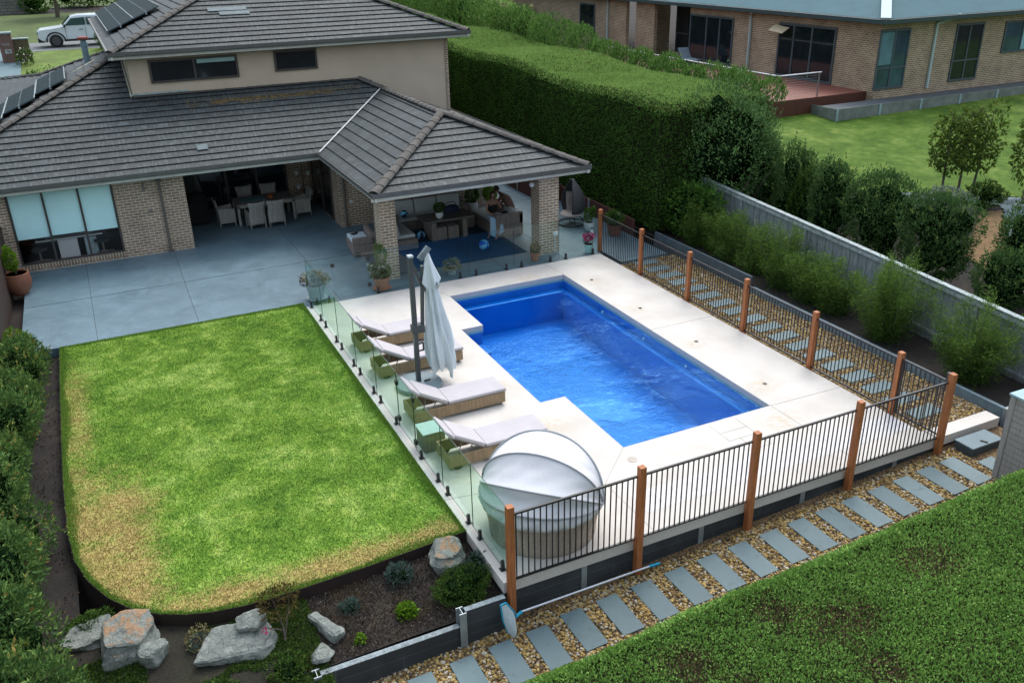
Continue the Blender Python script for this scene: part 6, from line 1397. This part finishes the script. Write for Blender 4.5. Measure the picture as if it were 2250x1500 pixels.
# ================================================================= ROCKS
def rock(label, x, y, z, size, seed, rz=0, flat=0, plain=False):
    me_v = []; rs = np.random.default_rng(seed); planes = []
    for _ in range(9):
        d = rs.normal(0, 1, 3); d /= np.linalg.norm(d); planes.append((d, rs.uniform(.52, .82)))
    planes.append((np.array([rs.normal(0, .12), rs.normal(0, .12), 1.0]) / 1.02, .55 if flat else .68))
    mb = MB(); n_, m_ = 40, 26; V = []; F = []
    for i in range(m_ + 1):
        for j in range(n_):
            th = math.pi * i / m_; a = 2 * math.pi * j / n_; d = np.array([math.sin(th) * math.cos(a), math.sin(th) * math.sin(a), math.cos(th)])
            r_ = min([1.0] + [h_ / max(1e-6, float(d @ p_)) for p_, h_ in planes if float(d @ p_) > .01])
            r_ *= 1 + .07 * mnoise.noise(Vector(d * 2.6 + seed)) + .03 * mnoise.noise(Vector(d * 8 + seed)) + .018 * math.floor(3 * mnoise.noise(Vector((d[0] * 2, d[1] * 2, d[2] * 9 + seed))))
            p = d * r_ * np.array(size); V.append((p[0] * .9, p[1] * .9, p[2] * .92))
    for i in range(m_):
        for j in range(n_): F.append((i * n_ + j, (i + 1) * n_ + j, (i + 1) * n_ + (j + 1) % n_, i * n_ + (j + 1) % n_))
    o = MB().add(V, F).build('boulder', rock_m, None, smooth=16, loc=(x, y, z)); o.rotation_euler = (R(random.uniform(-5, 5)), R(random.uniform(-5, 5)), R(rz)); o.color = (1, 1, 1, 1) if plain else (0, 0, 0, 1)
    return tag(o, label, 'rock')
def hull_rock(label, x, y, z, pts, rz=0, seed=1, plain=False, name='boulder', sc=.86):
    import bmesh
    bm = bmesh.new()
    sc = sc if isinstance(sc, tuple) else (sc, sc, sc)
    for p in pts: bm.verts.new((p[0] * sc[0], p[1] * sc[1], p[2] * sc[2]))
    bmesh.ops.convex_hull(bm, input=bm.verts); bmesh.ops.delete(bm, geom=[v for v in bm.verts if not v.link_faces], context='VERTS')
    bmesh.ops.dissolve_limit(bm, angle_limit=R(9), verts=bm.verts, edges=bm.edges)
    bmesh.ops.bevel(bm, geom=bm.edges[:] + bm.verts[:], offset=.022, segments=1, affect='EDGES'); bmesh.ops.triangulate(bm, faces=bm.faces)
    for _ in range(4): bmesh.ops.subdivide_edges(bm, edges=[e for e in bm.edges if e.calc_length() > .055], cuts=1, use_grid_fill=True); bmesh.ops.triangulate(bm, faces=bm.faces)
    bm.normal_update()
    for v in bm.verts:
        c = v.co; st = .012 * math.floor(4 * mnoise.noise(Vector((c.x * 1.5 + seed, c.y * 1.5, c.z * 7)))); v.co = c + v.normal * (.035 * mnoise.noise(c * 3 + Vector((seed, 0, 0))) + .018 * mnoise.noise(c * 9 + Vector((0, seed, 0))) + .008 * mnoise.noise(c * 24) + (st if abs(v.normal.z) < .6 else 0))
    me = bpy.data.meshes.new(name); bm.to_mesh(me); bm.free(); me.materials.append(rock_m); me.shade_smooth(); me.set_sharp_from_angle(angle=R(24))
    o = bpy.data.objects.new(name, me); C.objects.link(o); o.location = (x, y, z); o.rotation_euler = (0, 0, R(rz)); o.color = (1, 1, 1, 1) if plain else (0, 0, 0, 1)
    return tag(o, label, 'rock')
hull_rock('large grey boulder with rusty orange patches on its flat top by the lawn corner', -5.25, -11.08, -.13, [(-.38, -.30, .34), (.18, -.40, .30), (.44, -.05, .38), (.40, .30, .44), (-.05, .42, .50), (-.36, .22, .46), (-.48, -.36, -.05), (.30, -.48, -.1), (.52, .05, 0), (.46, .40, 0), (-.45, .40, 0), (-.4, -.35, -.45), (.3, -.4, -.45), (.45, .3, -.45), (-.4, .35, -.4)], 0, 3, sc=(.80, .8, .72))
hull_rock('flat-topped grey slab stone tucked behind the orange-topped boulder', -5.85, -10.62, -.22, [(-.42, -.10, .08), (-.1, -.30, .10), (.45, -.2, .16), (.45, .25, .2), (-.15, .28, .18), (-.38, .0, -.2), (.3, -.25, -.25), (.4, .25, -.2), (-.2, .3, -.2)], 0, 8, True)
rock('dark blue-grey rounded boulder leaning on the orange-topped boulder', -4.95, -11.4, -.22, (.28, .30, .36), 12, 0, 0, True)
rock('small bluish jagged stone in front of the dark rounded boulder', -4.68, -11.72, -.46, (.30, .22, .16), 17, 30, 0, True)
hull_rock('wide pale blue-grey stone with a flat split top in the front bed', -3.88, -11.72, -.23, [(-.62, -.16, .06), (.28, -.34, .10), (.52, -.02, .20), (.40, .32, .30), (-.22, .34, .28), (-.60, -.12, -.12), (.3, -.42, -.2), (.58, -.05, -.15), (.42, .36, -.15), (-.3, .36, -.15)], 0, 21, True, sc=(1.04, .85, .66))
hull_rock('pale stone slab lying on the right half of the wide blue-grey stone', -3.66, -11.60, -.02, [(-.22, -.10, .05), (.14, -.16, .04), (.30, .02, .07), (.20, .18, .10), (-.16, .16, .09), (-.22, -.1, -.04), (.14, -.16, -.06), (.3, .02, -.05), (.2, .18, -.04), (-.16, .16, -.04)], 0, 5, True, sc=.9)
hull_rock('narrow pale green-grey stone lying slanted in the middle of the front bed', -2.62, -11.88, -.30, [(-.10, -.32, .10), (.08, -.34, .08), (.10, .30, .16), (-.08, .34, .18), (-.12, -.32, -.15), (.12, -.34, -.15), (.14, .3, -.15), (-.12, .34, -.15)], 28, 27, True)
rock('flat pinkish-grey stone at the left end of the dark sleeper wall', -2.8, -12.3, -.36, (.22, .24, .16), 31, 0, 1, True)
hull_rock('pale rounded boulder with yellow-brown top beside the deck corner', -.50, -11.42, -.08, [(-.30, -.16, .20), (.05, -.26, .18), (.28, -.08, .24), (.22, .2, .30), (-.14, .26, .30), (-.38, -.15, 0), (0, -.38, -.02), (.34, -.2, 0), (.38, .12, .04), (.1, .36, .02), (-.34, .2, 0), (-.2, -.2, -.3), (.2, -.2, -.3), (.2, .2, -.3), (-.2, .2, -.3)], 0, 36)
rock('flat pale blue stepping-size stone next to the yellow-topped boulder', -.95, -11.40, -.30, (.26, .2, .10), 41, 0, 1, True)
rock('small grey-blue stone at the foot of the left sleeper wall post', -3.1, -12.75, -.6, (.2, .16, .14), 44, 0, 1, True)

# ================================================================= FRONT BED PLANTS
shrub('plant', 'bluish grassy tuft beside the yellow-topped boulder', 'plant', -1.28, -11.42, -.34, .23, 900, L_bluegreen, .075, (1, 1, .9), 80, aspect=.16, up=.9)
shrub('plant', 'small bluish tuft in the middle of the front bed', 'plant', -2.2, -11.66, -.40, .17, 600, L_bluegreen, .07, (1, 1, .8), 81, aspect=.16, up=.9)
shrub('plant', 'round bright green plant in the bare soil of the front bed', 'plant', -1.44, -12.1, -.42, .17, 500, L_lime, .06, (1, 1, .85), 82, aspect=.6)
shrub('plant', 'tiny bright green plant near the sleeper wall', 'plant', -2.22, -12.28, -.44, .09, 180, L_lime, .05, (1, 1, .9), 83, aspect=.6, core=False)
shrub('plant', 'wide low rosemary-like shrub filling the corner by the deck', 'shrub', -.52, -12.06, -.38, .50, 6500, L_mid, .036, (1.12, .88, .44), 84, 12, aspect=.35, up=.8)
shrub('plant', 'dark spiky shrub between the boulder and the deck edge', 'shrub', -.14, -11.75, -.32, .2, 700, L_bluegreen, .05, (1, 1.3, .9), 85, aspect=.3, up=.8)
t_ = shrub('plant', 'small dry bush with pale yellow flowers below the steel edging', 'plant', -4.35, -11.42, -.40, .24, 500, L_dry, .035, (1, 1, .9), 86, core=False); blob_leaves('foliage', (0, 0, .14), .2, 400, L_bluegreen, t_, .045, .4, 4, .6, 87, core=False)
t_ = thing('shrub', 'sparse olive-brown twiggy shrub with bare stems leaning over the steel edging', 'shrub', (-3.22, -11.75, -.45))
MB().tube([(0, -.2, 0), (.02, 0, .3), (-.05, .15, .7)], [.02, .014, .006], 6).tube([(.02, 0, .25), (-.25, -.05, .45), (-.45, -.1, .5)], [.012, .008, .004], 6).tube([(0, -.1, .15), (.15, .1, .55), (.2, .15, .8)], [.012, .008, .004], 6).build('stem', bark_m, t_)
blob_leaves('foliage', (.02, .15, .62), .36, 750, leaf_mat('olive_leaf', [(0, (.04, .035, .012)), (.6, (.10, .085, .025)), (1, (.17, .10, .04))]), t_, .05, .4, 6, .4, 88, (1, 1, .9), core=False); blob_leaves('flowers', (-.25, -.1, .42), .05, 14, L_pink, t_, .04, .8, 2, .4, 89, core=False)
rsd = np.random.default_rng(77)
def ground_patch(name, label, x0, x1, y0, y1, n, mat, size, hf, thr=0, up=1.0, aspect=.3, freq=2.2, seed=0):
    P = np.stack([rsd.uniform(x0, x1, n), rsd.uniform(y0, y1, n)], 1); f = fbm(np.column_stack([P, np.zeros(n)]), freq, seed); P = P[f > thr]
    z = np.array([hf(x, y) for x, y in P]); P = np.column_stack([P, z]); o = leaves(name, P, np.tile([0, 0, 1.], (len(P), 1)), mat, None, size, aspect, up, None, .8); o['kind'] = 'stuff'; return o
bh = lambda x, y: bedh(x, y) - .05 * max(0, -12.2 - y)
ground_patch('ground_cover', '', -6.6, -2.75, -13.6, -11.15, 60000, L_mid, .042, bh, -.02, .8, .5, 2.6, 3)
ground_patch('dry_grass', '', -3.0, -.3, -12.3, -11.15, 16000, leaf_mat('straw', [(0, (.08, .06, .035)), (1, (.22, .17, .10))]), .045, bedh, .1, .3, .12, 3.1, 6)
ground_patch('bark_chips', '', -3.3, 0, -12.5, -11.1, 14000, leaf_mat('bark_chip', [(0, (.02, .015, .012)), (.8, (.09, .065, .045)), (1, (.24, .21, .17))], 0), .03, bedh, -1, .1, .5, 3, 7)
ground_patch('leaf_litter', '', -12, -5.9, -12.5, .2, 9000, leaf_mat('fallen_leaf', [(0, (.03, .02, .012)), (.8, (.08, .055, .03)), (1, (.16, .13, .07))], 0), .05, lambda x, y: -.235, -.1, .1, .5, 3, 9)
shrub('plant', 'low leafy green plant by the bend of the steel edging', 'plant', -5.75, -10.35, -.40, .34, 1300, L_mid, .05, (1.1, 1, .6), 90)
for i, (x, y, r, l) in enumerate(((-5.1, -12.3, .28, 'low green plant at the bottom edge near the big rocks'), (-4.35, -12.35, .3, 'low green plant in front of the jagged stone'), (-5.7, -12.5, .26, 'yellow-green plant at the bottom left of the bed'), (-3.35, -12.3, .34, 'mossy green mound right of the split stone'))):
    shrub('plant', l, 'plant', x, y, -.50, r, 1100, L_mid if i != 2 else L_lime, .045, (1.1, 1, .5), 91 + i)

# ================================================================= HEDGES
def hedge_surface(pts_fn, area, dens): pass
# left photinia hedge: separate shrubs
lh = [(-6.68, -.4, .62, 'leafy shrub of the left hedge, the small end one closest to the patio'), (-6.95, -1.7, .85, 'second leafy shrub of the left hedge from the patio'), (-6.95, -3.3, .9, 'third leafy shrub of the left hedge from the patio'),
      (-7.0, -4.9, .95, 'fourth leafy shrub of the left hedge from the patio'), (-7.05, -6.5, .95, 'fifth leafy shrub of the left hedge from the patio'), (-6.95, -8.1, 1.0, 'sixth leafy shrub of the left hedge from the patio'), (-6.85, -9.7, 1.05, 'seventh leafy shrub of the left hedge, beside the slab stone'), (-6.9, -11.3, 1.1, 'nearest leafy shrub of the left hedge, in the bottom left corner'), (-6.75, -12.9, 1.15, 'leafy shrub of the left hedge cut off by the bottom edge of the photo')]
for i, (x, y, r, l) in enumerate(lh):
    shrub('hedge_shrub', l, 'hedge shrub', x, y, -.3, r, int(6800 * r * r), L_photinia, .08, (.86, 1.0, 1.0 if i else .9), 100 + i, 9, .36, .75, 'photinia shrubs of the left hedge')
shrub('hedge_shrub', 'bright lime-tipped small shrub just below the big terracotta pot', 'shrub', -6.95, .55, -.3, .45, 1500, L_lime, .07, (.8, .8, 1.2), 120, aspect=.4, up=.8)

def box_hedge(root, x0, x1, y0, y1, z0, ztop, sides, dens, dens_top, mat_side, mat_top, size, wob=.06, rough=2.0, round_=.25, top_mat2=None, brown=None):
    """clipped hedge made of leaf cards on a wavy box; sides is a string of w e n s"""
    def zt(x, y): return ztop(x, y) if callable(ztop) else ztop
    A = (x1 - x0) * (y1 - y0); n = int(A * dens_top); P = np.column_stack([rng.uniform(x0, x1, n), rng.uniform(y0, y1, n), np.zeros(n)])
    Z = np.array([zt(x, y) for x, y in P[:, :2]]); Pn = P.copy(); e = np.minimum.reduce([P[:, 0] - x0, x1 - P[:, 0], P[:, 1] - y0, y1 - P[:, 1]]); drop = np.where(e < round_, (round_ - e) ** 2 / round_ * .8, 0)
    f = fbm(Pn, rough, 3) * .6 + fbm(Pn, rough * 3.1, 5) * .4
    P[:, 2] = Z - drop + f * wob + rng.normal(0, .012, n); big = fbm(Pn, .55, 21); tone = rng.random(n) * .5 + .22 * (f + .6) + .16 * big
    P[:, 1] += np.clip((Pn[:, 1] - (y1 - .6)) / .6, 0, 1) * fbm(Pn, 3.0, 13) * .11 if sides == 'n' else 0
    sp = .3 * fbm(Pn, 3.3, 2) + .25 * fbm(Pn, 7.7, 2) + (fbm(Pn, .9, 9) if brown is None else np.max([.85 - np.hypot((Pn[:, 0] - a_) / q_, Pn[:, 1] - b_) for a_, b_, q_ in brown], axis=0))
    if top_mat2 is not None:
        br = (rng.random(n) < np.clip((sp - .30) * 1.9, 0, .72)); leaves('foliage', P[br], np.tile([0, 0, 1.], (br.sum(), 1)), top_mat2, root, size * .8, .4, .5, tone[br], .9); keep = ~br; P = P[keep]; tone = tone[keep]
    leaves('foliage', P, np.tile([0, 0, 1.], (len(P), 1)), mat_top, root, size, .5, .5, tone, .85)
    for sd in sides:
        if sd in 'we': n = int((y1 - y0) * 4 * dens); q = rng.uniform(y0, y1, n); xx = x0 if sd == 'w' else x1; hh = np.array([zt(xx, a) for a in q]); z = z0 + (hh - z0) * rng.random(n); P = np.column_stack([np.full(n, xx), q, z]); N = np.tile([-1. if sd == 'w' else 1., 0, 0], (n, 1))
        else: n = int((x1 - x0) * 4 * dens); q = rng.uniform(x0, x1, n); yy = y0 if sd == 's' else y1; hh = np.array([zt(a, yy) for a in q]); z = z0 + (hh - z0) * rng.random(n); P = np.column_stack([q, np.full(n, yy), z]); N = np.tile([0, -1. if sd == 's' else 1., 0], (n, 1))
        f = fbm(P, rough, 4) * .6 + fbm(P, rough * 2.7, 6) * .4; P = P + N * (f * wob + rng.normal(0, .02, n))[:, None]
        near = hh - P[:, 2]; P -= N * np.where(near < round_, (round_ - near) ** 2 / round_ * .8, 0)[:, None]
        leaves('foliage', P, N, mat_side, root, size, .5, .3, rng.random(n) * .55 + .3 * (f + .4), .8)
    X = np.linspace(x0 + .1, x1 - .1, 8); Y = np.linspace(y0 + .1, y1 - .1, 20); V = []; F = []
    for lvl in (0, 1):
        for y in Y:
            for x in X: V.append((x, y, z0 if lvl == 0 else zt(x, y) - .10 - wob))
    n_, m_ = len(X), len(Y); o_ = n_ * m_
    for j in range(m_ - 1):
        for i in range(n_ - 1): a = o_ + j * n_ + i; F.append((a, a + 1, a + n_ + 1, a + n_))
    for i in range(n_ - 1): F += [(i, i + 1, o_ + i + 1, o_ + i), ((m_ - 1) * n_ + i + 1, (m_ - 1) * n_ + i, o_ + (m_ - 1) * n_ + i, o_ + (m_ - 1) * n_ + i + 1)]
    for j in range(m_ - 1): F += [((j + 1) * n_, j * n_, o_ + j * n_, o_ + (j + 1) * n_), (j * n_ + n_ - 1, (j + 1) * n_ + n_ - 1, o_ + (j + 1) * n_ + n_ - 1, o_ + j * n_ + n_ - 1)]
    MB().add(V, F).build('filler_core', M('olive_core_fill', (.022, .026, .012), 1.0, .4, 9, spec=0), root)  # solid dark block added inside the hedge so gaps between leaves read dark
# big tall hedge
bh_ = thing('tall_hedge', 'very tall clipped dark green hedge running behind the house and the patio', 'hedge', (0, 0, 0))
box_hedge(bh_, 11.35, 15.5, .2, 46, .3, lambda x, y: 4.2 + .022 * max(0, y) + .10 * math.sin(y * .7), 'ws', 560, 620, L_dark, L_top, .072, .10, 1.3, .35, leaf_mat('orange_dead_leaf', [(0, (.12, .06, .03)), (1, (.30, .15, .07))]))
P = []; 
for k in range(60):                      # shaggy unclipped growth along the far edge
    y = .8 + k * .78 + random.uniform(-.2, .2); x = 15.8 + random.uniform(-.25, .35); r = random.uniform(.55, .85) * (.62 if y < 12 else 1); d = rng.normal(0, 1, (900, 3)); d /= np.linalg.norm(d, axis=1)[:, None]; d = d[d[:, 2] > -.5]
    P.append(np.column_stack([x + d[:, 0] * r * 1.0, y + d[:, 1] * r * 1.1, (4.12 if y < 12 else 4.4) + .02 * y + d[:, 2] * r * (1.0 + .015 * y)]))
P = np.concatenate(P); P += rng.normal(0, .06, P.shape); leaves('foliage', P, np.tile([0, 0, 1.], (len(P), 1)), leaf_mat('fresh_shoot', [(0, (.04, .10, .02)), (.5, (.09, .19, .04)), (1, (.17, .30, .07))], .35), bh_, .13, .32, .9, None, .7)
tt = shrub('tree', 'loose blue-green tree forming the rounded near end of the tall hedge', 'tree', 13.9, .35, .2, 2.1, 28000, leaf_mat('bluish_crown_leaf', [(0, (.035, .085, .024)), (.5, (.085, .17, .055)), (.9, (.15, .27, .095)), (1, (.22, .36, .13))], .25, .85), .085, (.95, .95, 1.16), 130, 22, .45, .5)
MB().tube([(.2, -.8, .2), (.5, -1.2, 1.3), (.9, -1.5, 2.2)], [.06, .045, .02], 8).tube([(-.1, -.6, 0), (-.3, -1.2, 1.1), (-.1, -1.6, 1.9)], [.06, .04, .02], 8).build('limb', bark_m, tt, smooth=60)
shrub('shrub', 'dense dark shrub mass at the foot of the tall hedge near the fence corner', 'shrub', 12.2, -.3, .0, 1.15, 6500, L_dark, .085, (.75, 1.3, 1.0), 131, 9)
for i, (x, y) in enumerate(((17.3, 8.2), (17.4, 9.8), (17.2, 12.0), (17.3, 14.0))):
    shrub('shrub', ('wispy yellow-green shrub showing above the hedge before the red deck, nearest', 'wispy yellow-green shrub above the hedge, second towards the house', 'wispy yellow-brown shrub above the hedge, third towards the house', 'wispy yellow-brown shrub above the hedge by the narrow dark window')[i], 'shrub', x, y, 3.3, .8, 500, leaf_mat('yellow_shoot', [(0, (.07, .07, .02)), (.6, (.15, .15, .03)), (1, (.22, .12, .06))]), .09, (.7, .9, .75), 140 + i, 6, .35, .8, core=False, trunk=.1)
for i, (x, y, r) in enumerate(((16.5, 20, 1.9), (17.0, 24, 2.2), (16.8, 28.5, 2.4), (18, 33, 2.6), (18.5, 39, 3.0), (20, 46, 3.4), (24, 54, 4.2))):
    shrub('tree', 'broad green tree crown behind the tall hedge, %s from the near end' % ords[i], 'tree', x, y, 2.2, r, int(2600 * r), L_top if i % 2 else L_mid, .16, (1, 1.1, 1.0), 240 + i, 10, .45, .6)
# front clipped hedge, bottom right
fh = thing('clipped_hedge', 'broad low clipped hedge with a bare brown patch filling the bottom right corner', 'hedge', (0, 0, 0))
def box_top(x, y): return .22 + .046 * x + .025 * math.sin(x * 1.3 + y)
box_hedge(fh, -1.6, 9.4, -18.9, -14.42, -.8, box_top, 'n', 1400, 2800, L_glossy, L_glossy, .044, .085, 1.9, .3, L_brown, [(3.6, -15.75, 1.3), (2.9, -15.2, .8), (1.3, -15.35, .9), (5.6, -15.4, 1.2), (1.7, -16.1, .8), (3.4, -16.6, .7)])
# feathery bushes along the paling fence
def wispy(x, y, z, r, h_, label, seed, ns=26):
    t_ = thing('fence_bush', label, 'bush', (x, y, z), 0, 'feathery bushes along the paling fence'); rs = np.random.default_rng(seed); sm = MB(); P, N = [], []
    for k in range(ns):
        a = rs.uniform(0, 6.28); sp_ = r * rs.uniform(.15, 1) ** .8; hh = h_ * rs.uniform(.45, 1.0) * (1 - .35 * sp_ / r); b_ = .12 * r
        pts = [Vector((b_ * math.cos(a), b_ * math.sin(a), 0)), Vector((sp_ * .55 * math.cos(a), sp_ * .7 * math.sin(a), hh * .6)), Vector((sp_ * .9 * math.cos(a), sp_ * 1.15 * math.sin(a), hh))]
        sm.tube(pts, [.010, .007, .003], 5, cap=False); m_ = int(300 * hh)
        u = rs.uniform(.08, 1.03, m_); q = np.array([(1 - v) ** 2 * np.array(pts[0]) + 2 * v * (1 - v) * np.array(pts[1]) + v * v * np.array(pts[2]) for v in u])
        q += rs.normal(0, 1, (m_, 3)) * (.13 * (1.15 - u[:, None] * .6)); P.append(q); N.append(np.tile([math.cos(a) * .5, math.sin(a) * .5, .3], (m_, 1)))
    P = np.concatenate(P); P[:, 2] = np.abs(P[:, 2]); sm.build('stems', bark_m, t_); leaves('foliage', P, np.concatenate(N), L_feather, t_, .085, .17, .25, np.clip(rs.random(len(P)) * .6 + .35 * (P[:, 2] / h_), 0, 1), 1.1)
fb = [(12.15, -1.0, .8, 1.45, 'feathery green bush by the fence, farthest one beside the hedge'), (12.15, -1.9, .72, 1.4, 'second feathery bush from the hedge along the paling fence'), (12.1, -2.8, .8, 1.55, 'third feathery bush from the hedge along the paling fence'), (12.1, -3.8, .75, 1.4, 'fourth feathery bush from the hedge along the paling fence'), (12.1, -4.8, .8, 1.55, 'fifth feathery bush from the hedge along the paling fence'), (12.1, -5.8, .78, 1.35, 'sixth feathery bush from the hedge along the paling fence'), (12.1, -6.75, .72, 1.4, 'feathery bush just before the gap and the biggest one by the fence'),
      (12.1, -8.5, 1.05, 2.0, 'largest feathery bush by the fence, in front of the paler palings'), (12.1, -10.85, .95, 1.95, 'feathery bush nearest the slatted shed')]
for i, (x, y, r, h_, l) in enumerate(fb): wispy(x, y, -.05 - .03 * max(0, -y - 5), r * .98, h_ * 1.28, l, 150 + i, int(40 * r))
for i, (x, y, z1) in enumerate(((12.45, -.85, 1.4), (12.45, -1.9, 1.35), (12.45, -3.1, 1.42), (12.45, -4.65, 1.36), (12.4, -5.4, 1.15))):
    o = MB().box(-.013, .013, -.013, .013, 0, z1).build('garden_stake', M('pale_stake', (.26, .25, .2), .8), None, loc=(x, y, .0)); tag(o, 'thin pale stake rising from the bushes by the fence, %s from the hedge' % ords[i], 'stake')
# neighbour's dark shrubs beyond the fence
L_nb = leaf_mat('glossy_dark_leaf', [(0, (.03, .07, .022)), (.5, (.065, .135, .04)), (.85, (.12, .21, .06)), (1, (.25, .33, .08))])
for i, (x, y, zt_, rx, l) in enumerate(((14.9, -.35, 2.95, .95, 'dark upright shrub behind the fence, next to the hedge tree'), (14.9, -1.95, 3.0, .85, 'second dark upright shrub behind the fence'), (14.7, -2.7, 2.5, .5, 'narrow yellowish-green shrub between the larger dark ones'), (14.8, -3.6, 3.05, .85, 'third dark upright shrub behind the fence'), (15.0, -5.3, 3.1, 1.0, 'broad dark shrub behind the middle of the fence'), (15.1, -7.1, 2.75, 1.05, 'dark shrub in front of the silver bush'), (15.2, -9.2, 1.9, .9, 'low dark shrub behind the fence below the brown mulch'), (16.5, -8.7, 2.6, .9, 'dark shrub at the right edge of the photo above the fence'), (15.3, -11.2, 2.2, 1.2, 'dark shrub mass behind the fence at the right edge'))):
    g_z = .1; hh = (zt_ - g_z) * 1.07; t_ = thing('shrub', l, 'shrub', (x, y, g_z), 0, 'dark shrubs behind the paling fence')
    rx *= 1.12; blob_leaves('foliage', (0, 0, hh * .5), rx, int(12000 * rx * hh / 2.6), L_nb if i != 2 else L_mid, t_, .07, .5, 18, .9, 190 + i, (.85, .95, hh / (2 * rx) * 1.0))
def thin_tree(x, y, z, h_, label, seed, cr, lean=0):
    t_ = thing('young_tree', label, 'tree', (x, y, z)); MB().tube([(0, 0, -.1), (.05 * lean, 0, h_ * .5), (.12 * lean, 0, h_ * .92)], [.045, .032, .01], 8).build('trunk', bark_m, t_, smooth=60)
    lb_ = MB(); rs = np.random.default_rng(seed)
    for k in range(9): a = rs.uniform(0, 6.28); z0_ = h_ * (.28 + .07 * k); L_ = cr * rs.uniform(.5, .9); lb_.tube([(0.05 * lean, 0, z0_), (L_ * math.cos(a), L_ * math.sin(a), z0_ + L_ * .8)], [.014, .004], 5)
    lb_.build('limb', bark_m, t_)
    blob_leaves('crown', (.08 * lean, 0, h_ * .62), cr, 1050, L_tree, t_, .13, .5, 9, -.6, seed, (1, 1, h_ * .42 / cr), core=False, jitter=1.1); blob_leaves('crown', (.08 * lean, 0, h_ * .6), cr * .55, 350, L_tree, t_, .13, .5, 9, -.6, seed + 40, (1, 1, h_ * .5 / cr), core=False, jitter=1.1)
    return t_
thin_tree(20.5, -2.75, .86, 3.0, 'slender young tree left of three in front of the neighbouring lawn', 210, .62, -1); thin_tree(21.15, -2.85, .86, 3.1, 'slender young tree in the middle of three in front of the lawn', 211, .66); thin_tree(21.75, -2.9, .86, 2.95, 'slender young tree right of three, leaning to the right', 212, .68, 3)
thin_tree(22.4, -4.3, .88, 3.1, 'young tree cut by the right edge of the photo', 213, .75)
shrub('shrub', 'silvery white shrub under the three young trees', 'shrub', 18.9, -4.2, .55, .95, 5000, L_silver, .06, (1.15, 1.0, .75), 220, 9)
shrub('shrub', 'round olive shrub at the edge of the lawn right of the young trees', 'shrub', 21.0, -4.05, .75, .6, 1900, L_mid, .08, (1.1, 1, .75), 221)
shrub('shrub', 'small dark shrub below the trunks of the three young trees', 'shrub', 18.6, -3.2, .55, .5, 1300, L_dark, .08, (1, 1, .8), 222)
def flat_patch(name, pts, mat, off=.03):
    o = MB().add([(x, y, terrain_h(x, y) + off) for x, y in pts], [tuple(range(len(pts)))]); return struct(o.build(name, mat))

def patch(name, poly, mat, off, z=None):
    P = np.array(poly); 
    def ins(x, y): return bool(in_poly(np.array([[x, y]]), poly)[0])
    sheet(name, (P[:, 0].min(), P[:, 0].max(), P[:, 1].min(), P[:, 1].max()), terrain_h, off, mat, .09, ins)
patch('bark_mulch', [(20.6, -4.2), (21.3, -4.4), (19.2, -6.3), (17.0, -7.8), (17.6, -6.2)], M('orange_brown_mulch', (.17, .105, .045), .95, .3, 3, .3, fine=30), .035)
patch('weed_mat', [(22.0, -3.7), (24.5, -4.6), (24.5, -7.0), (17.0, -10.0), (16.9, -8.0), (19.2, -6.35), (21.3, -4.5)], M('slate_weed_mat', (.11, .16, .18), .85, .25, 1.2, .2), .045)
patch('weed_mat', [(18.0, -1.0), (19.0, -1.35), (20.0, -2.05), (22.9, -3.9), (22.0, -4.3), (20.0, -2.9), (18.2, -2.4)], M('slate_weed_mat'), .045)
